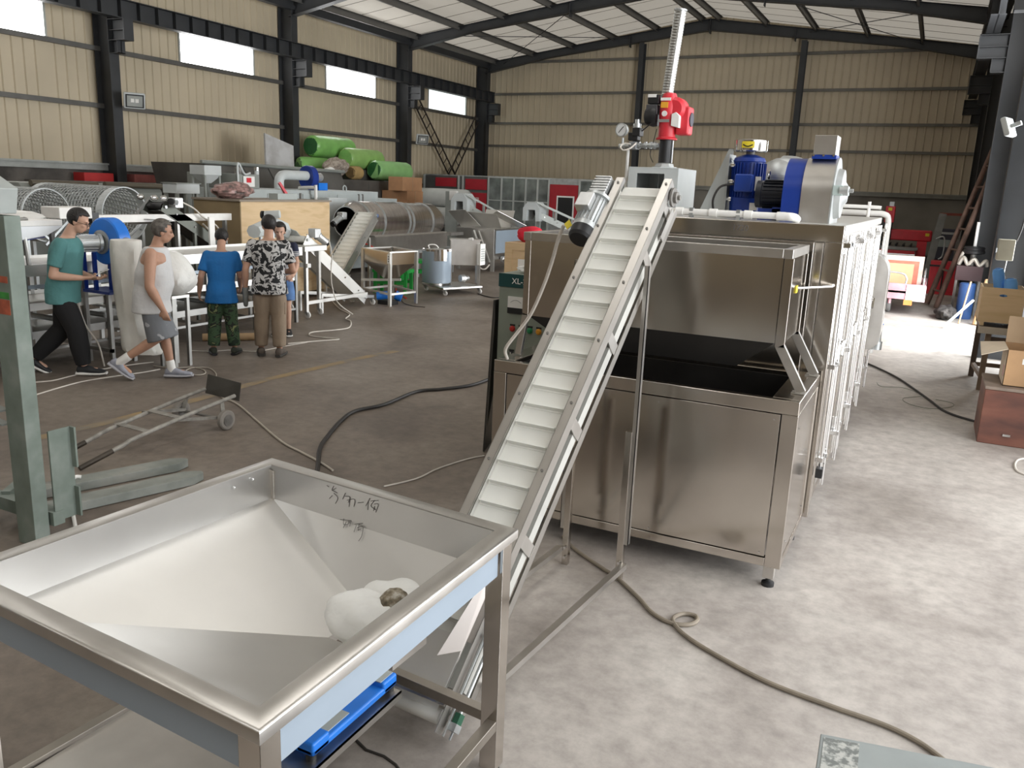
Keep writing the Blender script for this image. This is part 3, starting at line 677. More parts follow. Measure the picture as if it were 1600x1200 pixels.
for k in range(4):
    d = MB().box((ox1-.03, yy, .22), (ox1+.002, yy+.80, 1.86)).build('door', MIRR, ov, bevel=.006)
    MB().box((ox1+.002, yy+.06, .30), (ox1+.006, yy+.74, 1.78)).build('door_panel', STEELB, d)
    for j, ry in enumerate((yy-.02, yy+.10, yy+.70)):
        rx = ox1 + .03 + .012*j
        z0 = .42 if (k == 0 and j == 0) else .30
        MB().cyl((rx, ry, z0), (rx, ry, 1.90), .011, n=10).build('lock_rod', CHROME, d)
        for z in (.5, 1.1, 1.84):
            MB().box((ox1, ry-.02, z-.015), (rx+.014, ry+.02, z+.015)).build('rod_bracket', CHROME, d, bevel=.003)
    MB().cyl((ox1+.01, yy+.10, 1.25), (ox1+.07, yy+.10, 1.25), .012, n=10).cyl((ox1+.065, yy+.10, 1.25), (ox1+.065, yy+.02, 1.17), .010, n=10).build('handle', CHROME, d)
    for z in (.55, 1.6):
        MB().cyl((ox1+.02, yy+.755, z-.05), (ox1+.02, yy+.755, z+.05), .018, n=12).build('hinge', CHROME, d)
    yy += .90
for x in (ox0+.08, ox1-.1):
    for y in (oy0+.1, 7.2, oy1-.1):
        MB().lathe((x, y, 0), (0, 0, 1), [(0, .04), (.02, .04), (.03, .018), (.13, .018)], 14).build('levelling_foot', BLACK, ov)
MB().box((ox1+.015, 5.30, .40), (ox1+.055, 5.36, .46)).build('rod_end_block', BLACK, ov)
# bulging end cover on the side
cvx = [(ox1, 8.42, .74), (ox1+.08, 8.42, .74), (ox1+.14, 8.42, .80), (ox1+.155, 8.42, .90)]
for i in range(9):
    a = pi/2*i/8; cvx.append((ox1-.005 + .16*cos(a), 8.42, 1.44 + .20*sin(a)))
cvx.append((ox1-.02, 8.42, 1.64))
MB().prism(cvx, (0, .30, 0)).build('end_cover', STEELB, ov, bevel=.004)
mb = MB().bar((ox1+.02, 8.42, .70), (ox1+.02, 8.42, .60), .03); mb.build('cover_bracket', STEELB, ov)
mb = MB().cyl((ox1+.12, 8.75, .95), (ox1+.12, 8.75, .78), .035, .035, 14).cyl((ox1+.12, 8.75, .78), (ox1+.12, 8.75, .70), .05, n=14); mb.build('glass_valve', GALV, ov)
MB().cyl((ox1+.12, 8.75, .95), (ox1+.12, 8.75, 1.0), .012, n=8).box((ox1+.08, 8.745, .945), (ox1+.16, 8.755, .957)).build('blue_valve_handle', BLUEL, ov)
for x in (-.9, ): text_mesh('1720', 'pencil_mark', M('pencil_marks', (.10, .09, .085), .8, 0, 0), ov, (-1.08, oy0-.0015, oz1-.045), (1, 0, 0), (0, 0, 1), .05)

pp = T('white_pipe_run', 'white plastic pipe lying along the top front edge of the oven', 'pipe', (-1.2, 5.42, oz1))
MB().cyl((-1.62, 5.42, oz1+.035), (-.84, 5.42, oz1+.035), .021, n=14).build('pipe', WHITE, pp)
for x in (-1.5, -1.28, -1.06, -.86): MB().cyl((x-.025, 5.42, oz1+.035), (x+.025, 5.42, oz1+.035), .027, n=14).build('coupling', WHITE, pp)
MB().tube([(-.84, 5.42, oz1+.035), (-.80, 5.42, oz1+.034), (-.785, 5.46, oz1+.03), (-.78, 5.52, oz1+.02)], .026, 12).build('elbow', WHITE, pp)
for x in (-1.42, -1.12): MB().box((x-.012, 5.40, oz1), (x+.012, 5.44, oz1+.062)).build('pipe_clip', GALV, pp)
fr = T('pipe_loop', 'white pipe loop bent down over the far end of the oven', 'pipe', (-.62, 9.2, oz1))
MB().tube([(-1.2, 9.1, 1.99), (-.62, 9.1, 1.99), (-.47, 9.1, 1.985), (-.425, 9.12, 1.93), (-.42, 9.12, 1.7), (-.42, 9.12, .6)], .028, 12).build('pipe', WHITE, fr)
MB().tube([(-1.2, 8.9, 2.05), (-.60, 8.9, 2.05), (-.49, 8.9, 2.045)], .018, 10).build('upper_pipe', WHITE, fr)
MB().cyl((-.60, 8.9, oz1), (-.60, 8.9, 2.10), .016, n=10).build('riser', WHITE, fr)

# blower with steel belt side
bl = T('blower', 'large blower with blue and bare steel scroll housing on the oven roof', 'blower', (-.75, 5.8, oz1))
def scroll(x0, x1, cy, cz, r, base):
    q = [(x0, cy-r, base), (x0, cy-r, cz)]
    for i in range(1, 16): a = pi - pi*i/16; q.append((x0, cy+r*cos(a), cz+r*sin(a)))
    q += [(x0, cy+r, cz), (x0, cy+r, base)]
    return MB().prism(q, (x1-x0, 0, 0))
scroll(-.90, -.785, 5.83, 2.14, .215, oz1).build('blue_housing', BLUE, bl, angle=30)
scroll(-.785, -.60, 5.83, 2.14, .22, oz1).build('steel_housing', STEELB, bl, angle=30)
scroll(-.606, -.596, 5.83, 2.14, .225, oz1).build('side_cover', GALV, bl, angle=30)
MB().lathe((-.60, 5.83, 2.14), (1, 0, 0), [(0, .16), (.04, .15), (.05, .08), (.07, .05)], 24).build('inlet_cone', GALV, bl)
MB().box((-.60, 5.60, 2.13), (-.54, 6.05, 2.19)).build('bearing_bar', M('pale_green_bar', (.42, .50, .48), .5, 0, .05), bl, bevel=.004)
MB().lathe((-.56, 5.62, 2.16), (1, 0, 0), [(0, .03), (.05, .03), (.055, .012), (.08, .012)], 14).build('bearing', GALV, bl)
MB().box((-.76, 5.72, 2.35), (-.615, 5.92, 2.375)).build('blue_flange', BLUE, bl)
o = MB().box((-.755, 5.725, 2.375), (-.62, 5.915, 2.375+.12)); o.build('outlet_duct', STEELB, bl, bevel=.003)
for x in (-.75, -.69, -.63): MB().cyl((x, 5.712, 2.372), (x, 5.722, 2.372), .007, n=8).build('flange_bolt', CHROME, bl)
MB().cyl((-.90, 5.83, 2.14), (-.905, 5.83, 2.14), .10, n=20).build('motor_flange', BLUE, bl)
DKM = M('blue_black_motor', (.012, .014, .022), .4, .2, .1)
mo = MB().lathe((-.905, 5.83, 2.12), (-1, 0, 0), [(0, .085), (.15, .085), (.155, .09), (.19, .088), (.20, .03)], 24)
for i in range(20):
    a = 2*pi*i/20; d_ = V((0, cos(a), sin(a))); c = V((-.91, 5.83, 2.12)); mo.bar(c+d_*.088, c+V((-.14, 0, 0))+d_*.088, .004, .014, d_)
mo = mo.build('drive_motor', DKM, bl)
MB().tube([(-1.02, 5.77, 2.22), (-1.02, 5.75, 2.245), (-1.02, 5.77, 2.27), (-1.02, 5.79, 2.245), (-1.02, 5.77, 2.222)], .007, 8).build('lifting_eye', CHROME, mo)
MB().box((-1.06, 5.72, oz1), (-.92, 5.78, 2.03)).box((-.97, 5.72, oz1), (-.92, 5.94, 2.04)).build('motor_bracket', BLUE, bl)
# duct dome behind
dm = T('duct_bend', 'round galvanized duct bend behind the blower on the oven roof', 'duct', (-1.05, 6.4, oz1))
MB().cyl((-1.05, 6.45, oz1), (-1.05, 6.45, 2.24), .16, n=28).build('duct_collar', GALV, dm)
MB().lathe((-1.05, 6.45, 2.24), (0, 0, 1), [(0, .17), (.02, .17), (.021, .155), (.06, .15), (.11, .11), (.14, .05), (.145, .01)], 28).build('duct_dome', GALV, dm)
MB().tube([(-1.05, 6.45, 2.30), (-.95, 6.42, 2.29), (-.86, 6.36, 2.22), (-.80, 6.34, 2.12)], .10, 18).build('duct_elbow', GALV, dm)

# upright blue motor
um = T('upright_motor', 'upright finned blue electric motor with chrome bowl cap on the oven roof', 'motor', (-1.2, 6.05, oz1))
c = V((-1.21, 6.05, oz1))
mb = MB().lathe(c+V((0, 0, .015)), (0, 0, 1), [(0, .085), (.02, .108), (.12, .112), (.125, .104), (.36, .104), (.365, .11), (.39, .10), (.41, .05), (.415, .02)], 32)
mb.build('motor_body', BLUE, um)
for i in range(30):
    a = 2*pi*i/30; d_ = V((cos(a), sin(a), 0))
    MB().bar(c+d_*.108+V((0, 0, .14)), c+d_*.108+V((0, 0, .37)), .004, .018, d_).build('cooling_fin', BLUE, um)
MB().box((-1.27, 5.895, 2.13), (-1.15, 5.96, 2.25)).build('terminal_box', M('mid_blue_paint', (.012, .05, .30), .35, 0, .05), um, bevel=.012)
MB().box((-1.135, 5.925, 2.14), (-1.10, 5.935, 2.235)).build('rating_plate', WHITE, um)
MB().box((-1.16, 5.935, 2.01), (-1.11, 5.94, 2.06)).build('paper_label', WHITE, um)
MB().cyl(c+V((0, 0, .41)), c+V((0, 0, .455)), .03, n=14).build('shaft_collar', IRON, um)
MB().lathe(c+V((0, 0, .445)), (0, 0, 1), [(0, .105), (.008, .113), (.075, .113), (.08, .10), (.082, .02)], 32).build('bowl_cap', CHROME, um)
q = MB()
q.grid(lambda u, v: c + V((.115*cos(-1.95+.75*u), .115*sin(-1.95+.75*u), .468+.042*v)), 6, 1); q.build('yellow_sticker', YEL, um)
q = MB().tube([c + V((.1165*cos(-1.85+.55*u/6), .1165*sin(-1.85+.55*u/6), .489-.012*sin(pi*u/6))) for u in range(7)], .004, 6, 3); q.build('sticker_arrow', BLACK, um)
MB().prism([(-1.335, 6.07, oz1), (-1.335, 6.07, 2.42), (-1.365, 6.07, 2.42), (-1.55, 6.07, oz1)], (0, .012, 0)).build('gusset_plate', GREYL, um)
MB().box((-1.345, 5.96, oz1), (-1.33, 6.16, 2.38)).build('mounting_plate', GALV, um)
for z in (2.08, 2.2, 2.31): MB().lathe((-1.33, 5.99, z), (1, 0, 0), [(0, .015), (.03, .015), (.032, .008), (.05, .008)], 10).build('mounting_bolt', CHROME, um)
MB().tube([(-1.28, 5.93, 2.18), (-1.36, 5.90, 2.16), (-1.40, 5.89, 2.08), (-1.395, 5.9, 2.0), (-1.38, 5.92, oz1+.01)], .008, 8).build('motor_cable', CABLEK, um)

# burner on its chamber
bc = T('burner_chamber', 'plain grey steel box at the head of the conveyor carrying the burner', 'box', (-1.85, 6.15, oz1))
bx0, bx1, by0, by1, bz = -2.05, -1.68, 5.95, 6.45, 2.272
mb = MB().box((bx0, by0+.003, oz1), (-1.985, by0+.012, bz)).box((-1.78, by0+.003, oz1), (bx1, by0+.012, bz)).box((-1.985, by0+.003, 2.235), (-1.78, by0+.012, bz)).box((-1.985, by0+.003, oz1), (-1.78, by0+.012, oz1+.03))
mb.build('front_sheet', GREYL, bc)
MB().box((bx0, by0+.012, oz1), (bx0+.006, by1, bz)).box((bx1-.006, by0+.012, oz1), (bx1, by1, bz)).box((bx0, by1-.006, oz1), (bx1, by1, bz)).build('side_sheet', GREYL, bc)
MB().box((bx0, by0, bz), (bx1, by1, bz+.006)).build('top_sheet', GREYL, bc, bevel=.002)
MB().cyl((-1.88, by0+.2, oz1), (-1.88, by0+.2, bz), .006, n=8).build('inner_rod', GALV, bc)
bu = T('gas_burner', 'red gas burner standing upright above the grey chamber', 'burner', (-1.86, 6.2, bz+.006))
c = V((-1.86, 6.2, bz+.006))
MB().lathe(c, (0, 0, 1), [(0, .095), (.012, .095), (.013, .075), (.035, .065), (.04, .05)], 8).build('base_flange', GALV, bu)
MB().cyl(c+V((0, 0, .03)), c+V((0, 0, .22)), .048, n=24).build('blast_tube', BLACK, bu)
MB().cyl(c+V((.055, -.01, .04)), c+V((.055, -.01, .20)), .005, n=8).build('tie_rod', CHROME, bu)
secs = [(.205, .078, .07), (.215, .08, .072), (.225, .064, .062), (.30, .062, .062), (.36, .066, .065), (.44, .066, .066), (.50, .058, .055), (.53, .045, .04), (.535, .02, .02)]
hb = MB().loft([(c+V((0, 0, z)), V((a, 0, 0)), V((0, b, 0))) for z, a, b in secs], 24).build('red_housing', RED, bu)
MB().lathe(c+V((.05, .07, .42)), (0, -1, 0), [(0, .085), (.10, .085), (.12, .06)], 24).build('fan_housing', RED, bu, bevel=.006)
MB().box(tuple(c+V((.065, -.03, .24))), tuple(c+V((.165, .10, .44)))).build('air_box', RED, bu, bevel=.018)
MB().lathe(c+V((.165, .03, .35)), (1, 0, 0), [(0, .05), (.006, .05), (.008, .04)], 20).build('air_damper', M('dark_slate', (.05, .05, .07), .5, 0, .05), bu)
MB().prism([c+V(p) for p in ((.045, -.075, .30), (.105, -.075, .285), (.105, -.075, .37), (.075, -.075, .395), (.045, -.075, .38))], (0, .05, 0)).build('control_box', WHITE, bu, bevel=.004)
for nm, a, b, mt in (('maker_plate', (-.045, .475), (.03, .495), WHITE), ('warning_sticker', (-.04, .425), (.012, .465), M('orange_label', (.75, .36, .03), .5, 0, .05)), ('name_strip', (-.055, .325), (.03, .345), GALV)):
    MB().box(tuple(c+V((a[0], -.071, a[1]))), tuple(c+V((b[0], -.064, b[1])))).build(nm, mt, bu)
MB().cyl(c+V((-.01, -.064, .385)), c+V((-.01, -.070, .385)), .02, n=18).build('sight_cap', WHITE, bu)
mb = MB().lathe(c+V((-.075, -.01, .37)), (-1, 0, 0), [(0, .07), (.03, .075), (.05, .07), (.09, .055), (.10, .02)], 20); mb.build('fan_motor', BLACK, bu)
MB().box(tuple(c+V((-.155, -.06, .38))), tuple(c+V((-.07, .02, .45)))).build('ignition_box', M('dark_grey_plastic', (.05, .05, .055), .5, 0, .05), bu, bevel=.006)
MB().box(tuple(c+V((-.15, -.05, .455))), tuple(c+V((-.065, .03, .52)))).build('relay_box', BLACK, bu, bevel=.005)
MB().box(tuple(c+V((-.148, -.052, .50))), tuple(c+V((-.085, -.03, .522)))).build('relay_label', WHITE, bu)
MB().tube([c+V((-.12, -.05, .38)), c+V((-.10, -.06, .33)), c+V((-.14, -.06, .29)), c+V((-.18, -.05, .26))], .004, 6).build('wire', BLACK, bu)
MB().tube([c+V((-.07, -.03, .28)), c+V((-.08, -.05, .2)), c+V((-.10, -.05, .1)), c+V((-.07, -.06, .04))], .003, 6).build('wire', BLACK, bu)
gt = T('gas_train', 'gas pipe with solenoid valve and round dial gauge beside the burner', 'gas valve', (-2.0, 6.2, bz+.006))
zp = c.z + .165
MB().cyl((-1.90, 6.15, zp), (-2.16, 6.15, zp-.012), .017, n=14).build('gas_pipe', GALV, gt)
for x in (-1.93, -1.96, -2.0, -2.05): MB().cyl((x-.008, 6.15, zp-.003), (x+.008, 6.15, zp-.003), .026, n=8).build('union_nut', GALV, gt)
MB().box((-2.12, 6.11, zp-.035), (-2.06, 6.19, zp+.02)).build('valve_body', M('grey_valve', (.25, .26, .27), .45, .3, .1), gt, bevel=.005)
MB().box((-2.13, 6.115, zp+.03), (-2.055, 6.185, zp+.085)).build('solenoid_coil', BLACK, gt, bevel=.005)
MB().box((-2.095, 6.10, zp+.06), (-2.035, 6.19, zp+.12)).build('coil_plug', BLACK, gt, bevel=.005)
MB().lathe((-2.075, 6.15, zp+.10), (0, 0, 1), [(0, .03), (.05, .03), (.052, .018), (.08, .018)], 16).build('valve_cap', GALV, gt)
MB().tube([(-2.06, 6.11, zp+.01), (-2.09, 6.07, zp-.03), (-2.14, 6.06, zp-.045), (-2.17, 6.08, zp-.02), (-2.15, 6.10, zp+.005), (-2.10, 6.10, zp+.0)], .006, 8).build('white_lead', CABLEW, gt)
MB().cyl((-2.16, 6.15, zp-.012), (-2.205, 6.15, zp-.014), .02, n=12).cyl((-2.18, 6.15, zp-.01), (-2.18, 6.15, zp+.05), .010, n=10).build('gauge_stem', GALV, gt)
g = MB().lathe((-2.19, 6.18, zp+.105), (-.25, -1, 0), [(0, .045), (.03, .05), (.036, .05), (.037, .044), (.033, .043)], 28).build('dial_gauge', GALV, gt)
nd = V((-.25, -1, 0)).normalized(); gc = V((-2.19, 6.18, zp+.105)) + nd*.034
MB().cyl(gc, gc+nd*.001, .043, n=28).build('dial_face', M('dial_face', (.72, .74, .74), .3, 0, 0), g)
sx_ = nd.cross(V((0, 0, 1))).normalized()
MB().bar(gc+nd*.003+sx_*.02+V((0, 0, -.02)), gc+nd*.003-sx_*.022+V((0, 0, .024)), .004, .002, nd).build('needle', BLACK, g)
MB().cyl((-2.14, 6.17, oz1), (-2.14, 6.17, zp-.02), .012, n=10).build('support_post', WHITE, gt)
MB().box((-2.17, 6.14, oz1-.003), (-2.11, 6.2, oz1+.006)).build('post_base', GALV, gt)
# flexible duct
fd = T('flexible_duct', 'tall silver ribbed duct rising from the red burner', 'duct', (-1.85, 6.23, c.z+.53))
pts = [(c+V((.0+.055*t/10, .03, .52+.60*t/10)), .042+.0035*((t*2) % 2)) for t in range(11)]
mb = MB(); pr = []
for i in range(61):
    f = i/60; pr.append((c+V((-.03+.05*f, .03, .515+.58*f)), .043 if i % 2 else .0405))
mb.rings(pr, 24, True); mb.build('duct_tube', M('foil_duct', (.58, .59, .58), .30, 1., .05, 20), fd, angle=10)
MB().lathe(c+V((.02, .03, 1.093)), (.08, 0, 1), [(0, .043), (0.002, .047), (.012, .047), (.014, .043)], 24).build('duct_end_ring', GALV, fd)
# ------------------------------------------------------------------ machinery along the far side of the hall
def gearmotor(parent, p, ax, r=.055, L=.22, mat=None):
    p, ax = V(p), V(ax).normalized()
    g = MB().box(tuple(p-V((.07, .07, .07))), tuple(p+V((.07, .07, .07)))).build('gearbox', ALU, parent, bevel=.01)
    MB().lathe(p+ax*.06, ax, [(0, r*1.25), (.02, r*1.25), (.021, r), (L*.8, r), (L*.8+.005, r*1.05), (L, r*1.02)], 20).build('motor_body', mat or GALV, g)
    MB().lathe(p+ax*(.06+L), ax, [(0, r*1.05), (.04, r*.95), (.045, .02)], 20).build('fan_cover', BLACK, g)
    return g
def castor(parent, x, y, z=.09, r=.05):
    f = MB().box((x-.035, y-.03, z), (x+.035, y+.03, z+.012)).prism([(x-.03, y-.022, z), (x+.03, y-.022, z), (x+.04, y-.022, r), (x+.01, y-.022, r)], (0, .004, 0)).prism([(x-.03, y+.018, z), (x+.03, y+.018, z), (x+.04, y+.018, r), (x+.01, y+.018, r)], (0, .004, 0)).build('castor', GALV, parent)
    MB().lathe((x+.025, y-.014, r), (0, 1, 0), [(0, r-.008), (.003, r), (.025, r), (.028, r-.008)], 16).build('wheel', WHITE, f)
def elevator(t, a, b, w, mat, dep=.14, ncl=16, belt=PU, side=1, flange=.035, leg_at=(), motor=None):
    """cleated inclined belt in the thing t from a (foot) to b (head): centre line of the upper face, width w"""
    a, b = V(a), V(b); d = (b-a).normalized(); L = (b-a).length
    u = V((d.y, -d.x, 0)).normalized(); n = u.cross(d); n = n if n.z > 0 else -n
    P = lambda q, s, h=0.: a + u*q + d*s + n*h
    def bx(mb, q0, q1, s0, s1, h0, h1):
        p = [P(q, s, h) for h in (h0, h1) for q, s in ((q0, s0), (q1, s0), (q1, s1), (q0, s1))]
        return mb.quadmesh(p, [(0,3,2,1),(4,5,6,7),(0,1,5,4),(1,2,6,5),(2,3,7,6),(3,0,4,7)])
    for s in (-1, 1):
        mb = MB(); bx(mb, s*w/2, s*(w/2-flange), 0, L, .03, .034); bx(mb, s*w/2, s*(w/2-.004), 0, L, -dep, .034); bx(mb, s*w/2, s*(w/2+.012), 0, L, -dep, -dep+.01)
        r = mb.build('side_rail', mat, t)
        for k in range(4):
            p = P(s*(w/2+.001), L*(.15+.23*k), -dep*.3); MB().cyl(p, p+u*s*.012, .014, n=10).build('rail_bolt', CHROME, r)
    mb = MB(); bx(mb, -w/2+flange, w/2-flange, .02, L-.02, -.006, 0); bx(mb, -w/2+.02, w/2-.02, .05, L-.05, -dep+.02, -dep+.026); mb.lathe(P(-w/2+flange, L-.04, -.045), u, [(0, .045), (w-2*flange, .045)], 16)
    mb.build('belt', belt, t)
    for k in range(ncl):
        s = L*(k+.5)/ncl; mb = MB(); bx(mb, -w/2+flange, w/2-flange, s, s+.008, 0, .035); mb.build('cleat', belt, t)
    for f in leg_at:
        for s in (-1, 1):
            p = P(s*(w/2+.02), L*f, -dep); MB().bar(p, (p.x, p.y, 0), .04).build('leg', mat, t)
    for k in (0, 1):
        p = P(0, .04 if k == 0 else L-.04, -.045); MB().cyl(p-u*(w/2+.03), p+u*(w/2+.03), .022, n=14).build('shaft', GALV, t)
    return P

# ---- long sorting line the people are looking at
sl = T('sorting_line', 'long white-topped sorting conveyor line on steel frame beside the five people', 'conveyor line', (-8.75, 7, 0))
FR = M('line_frame_steel', (.33, .325, .31), .4, .9, .12, 5)
MB().box((-9.30, 4.3, 1.06), (-8.36, 9.75, 1.075)).build('white_top', WHITE, sl)
for x in (-9.31, -8.36): MB().box((x, 4.3, .99), (x+.012, 9.75, 1.11)).build('side_guard', SATIN, sl)
for z, m_ in ((.66, SATIN), (.36, FR)):
    MB().box((-9.25, 4.4, z), (-8.38, 9.6, z+.012)).build('lower_tray', m_, sl)
    for x in (-9.27, -8.37): MB().box((x, 4.4, z-.03), (x+.02, 9.6, z+.05)).build('tray_edge', m_, sl)
for y in (4.6, 5.45, 6.12, 7.0, 7.9, 8.75, 9.6):
    for x in (-9.27, -8.36): MB().box((x-.022, y-.022, 0), (x+.022, y+.022, 1.0)).build('leg', FR, sl)
    MB().box((-9.25, y-.015, .16), (-8.38, y+.015, .19)).build('cross_bar', FR, sl)
for x in (-9.27, -8.36): MB().box((x-.015, 4.5, .19), (x+.015, 9.6, .22)).build('long_rail', FR, sl)
mb = MB().box((-8.37, 4.4, .86), (-8.35, 9.4, .90)); mb.build('blue_rail', FILM, sl)
for i in range(9): MB().cyl((-9.25, 4.9+i*.5, .48), (-8.39, 4.9+i*.5, .48), .03, n=12).build('roller', GALV, sl)
# upper deck
ud = T('upper_deck_conveyor', 'raised white conveyor deck with blue underside behind the man in teal', 'conveyor', (-9.0, 6, 1.075))
MB().box((-9.6, 4.2, 1.50), (-8.45, 6.0, 1.56)).build('deck', WHITE, ud, bevel=.005)
MB().prism([(-8.44, 4.2, 1.50), (-8.44, 4.2, 1.30), (-8.44, 5.2, 1.32), (-8.44, 5.8, 1.40), (-8.44, 6.0, 1.50)], (-.01, 0, 0)).build('side_skirt', M('white_sheet', (.72, .74, .76), .4, .1, .04), ud)
MB().prism([(-8.46, 4.2, 1.29), (-8.46, 5.2, 1.31), (-8.46, 5.8, 1.39), (-9.5, 5.8, 1.39), (-9.5, 5.2, 1.31), (-9.5, 4.2, 1.29)], (0, 0, -.008)).build('blue_underside', BLUE, ud)
for y in (5.0, 5.9):
    for x in (-8.5, -9.5): MB().box((x-.02, y-.02, 1.075), (x+.02, y+.02, 1.5)).build('post', FR, ud)
MB().tube([(-8.48, 4.2, 1.57), (-8.48, 5.5, 1.57), (-8.48, 5.56, 1.53), (-8.42, 5.56, 1.10)], .022, 8).build('bent_rail', FR, ud)
MB().lathe((-9.1, 5.9, 1.56), (0, 0, 1), [(0, .30), (.03, .27), (.06, .18), (.075, .02)], 24).build('white_dome', WHITE, ud)
# ---- blue dust blower and its collecting bag
db = T('dust_blower', 'bright blue centrifugal blower with silver motor on a stand beside the man in teal', 'blower', (-8.0, 6.35, 0))
c = AY(172, 376, 6.35); cx, cz = c.x+.03, c.z
for q in (MB().lathe((cx, 6.24, cz), (0, 1, 0), [(0, .02), (.001, .24), (.012, .255), (.15, .255), (.162, .24), (.163, .02)], 36),):
    q.build('scroll_housing', BLUEL, db)
MB().lathe((cx-.02, 6.235, cz-.01), (0, -1, 0), [(0, .13), (.015, .13), (.016, .10)], 28).build('front_ring', GALV, db)
mo = MB().lathe((cx-.03, 6.23, cz-.02), (-.35, -1, 0), [(0, .10), (.03, .10), (.031, .085), (.22, .085), (.25, .08), (.26, .04)], 24).build('motor_body', M('silver_motor_paint', (.52, .54, .54), .38, .5, .05, 8), db)
for i in range(14):
    a = 2*pi*i/14; ax = V((-.35, -1, 0)).normalized(); e1 = V((0, 0, 1)); e2 = ax.cross(e1); d_ = e1*cos(a)+e2*sin(a); p = V((cx-.03, 6.23, cz-.02))
    MB().bar(p+ax*.05+d_*.088, p+ax*.2+d_*.088, .005, .012, d_).build('cooling_fin', ALU, mo)
MB().box((cx+.03, 6.25, cz-.55), (cx+.20, 6.40, cz-.05)).build('side_plate', BLUE, db)
MB().box((cx-.24, 6.10, cz-.56), (cx+.22, 6.42, cz-.53)).build('base_plate', BLUE, db)
for x in (cx-.22, cx-.05): MB().box((x, 6.12, cz-.53), (x+.03, 6.16, cz-.12)).build('motor_leg', BLUE, db)
MB().box((cx+.10, 6.245, cz-.36), (cx+.16, 6.249, cz-.32)).build('yellow_sticker', YEL, db)
zb_ = cz-.56
for x, y in ((cx-.20, 6.12), (cx+.18, 6.12), (cx-.20, 6.40), (cx+.18, 6.40)): MB().box((x-.02, y-.02, 0), (x+.02, y+.02, zb_)).build('stand_leg', FR, db)
for y in (6.10, 6.39): MB().box((cx-.22, y, .14), (cx+.20, y+.03, .18)).build('stand_rail', FR, db)
MB().tube([(cx+.10, 6.33, cz-.02), (cx+.25, 6.33, cz-.02), (cx+.36, 6.32, cz-.08), (cx+.42, 6.30, cz-.22)], .075, 18).build('outlet_elbow', GALV, db)
MB().tube([(cx-.12, 6.0, cz-.02), (cx-.14, 5.98, cz-.25), (cx-.15, 5.98, cz-.6), (cx-.08, 6.0, cz-.9), (cx+.08, 6.02, .25), (cx+.25, 5.95, .02)], .009, 6).build('motor_cable', CABLEW, db)
BAGM = M('woven_white_bag', (.70, .69, .64), .7, 0, .06, 6, .3, 8)
def baggy(name, secs, mat, label, cat, seed=1, n=28):
    rnd = random.Random(seed); mb = MB(); m_ = len(secs); S = smooth([V((p[0], p[1], p[2])) for p in secs], 4)
    Rr = smooth([V((p[3], p[4], 0)) for p in secs], 4); ph = [rnd.uniform(0, 6) for _ in range(4)]
    L = []
    for j, (c, r) in enumerate(zip(S, Rr)):
        L.append([mb.b.verts.new(c + V((cos(2*pi*k/n)*r.x, sin(2*pi*k/n)*r.y, 0))*(1+.05*sin(5*2*pi*k/n+ph[0]+j*.35)+.03*sin(9*2*pi*k/n-ph[1]-j*.5))) for k in range(n)])
    for A, B in zip(L, L[1:]):
        for k in range(n): mb.b.faces.new((A[k], A[(k+1) % n], B[(k+1) % n], B[k]))
    mb.b.faces.new(L[0]); mb.b.faces.new(L[-1])
    return one(mb, name, mat, label, cat)
bx_, by_ = cx+.64, 6.05
baggy('dust_bag', [(bx_+.22, by_, .27, .05, .03), (bx_+.16, by_, .23, .20, .13), (bx_+.08, by_, .27, .22, .17), (bx_+.03, by_, .5, .16, .15), (bx_-.03, by_, .8, .155, .15), (bx_-.05, by_, 1.15, .15, .15), (bx_-.05, by_, 1.38, .16, .15), (bx_-.05, by_, 1.40, .13, .13)], BAGM, 'tall slack white dust bag hanging behind the man in a white vest', 'bag')
baggy('plastic_sack', [(-7.42, 6.5, .80, .05, .05), (-7.41, 6.5, .815, .15, .15), (-7.37, 6.5, .92, .23, .2), (-7.36, 6.5, 1.03, .235, .21), (-7.39, 6.5, 1.15, .20, .18), (-7.42, 6.5, 1.25, .12, .11), (-7.44, 6.5, 1.28, .03, .03)], WBAG, 'full round white plastic sack in front of the man in a white vest', 'sack', 4)
st = T('sack_stand', 'small steel stand under the round white plastic sack', 'stand', (-7.3, 6.62, 0))
MB().box((-7.52, 6.38, .77), (-7.28, 6.62, .80)).build('stand_top', SATIN, st)
for x, y in ((-7.5, 6.4), (-7.3, 6.4), (-7.5, 6.6), (-7.3, 6.6)): MB().box((x-.018, y-.018, 0), (x+.018, y+.018, .77)).build('leg', FR, st)
one(MB().cyl((-8.27, 7.7, .05), (-7.8, 8.15, .05), .05, n=14), 'wooden_log', M('pale_timber', (.42, .28, .15), .8, 0, .15, 8), 'short pale timber roller lying on the floor under the sorting line', 'timber')

wbm = T('white_guide_beam', 'long white guide beam with a black end block above the blue blower', 'beam', (-9.6, 8, 1.075))
MB().box((-9.68, 7.3, 1.44), (-9.58, 9.6, 1.54)).build('beam_body', WHITE, wbm, bevel=.005); MB().box((-9.70, 7.2, 1.42), (-9.56, 7.3, 1.57)).build('black_end_block', BLACK, wbm); MB().box((-9.9, 6.75, 1.50), (-9.55, 7.2, 1.64)).build('white_head_box', WHITE, wbm, bevel=.01)
for y in (7.5, 8.6, 9.5): MB().box((-9.66, y-.02, 0), (-9.60, y+.02, 1.44)).build('post', FR, wbm)
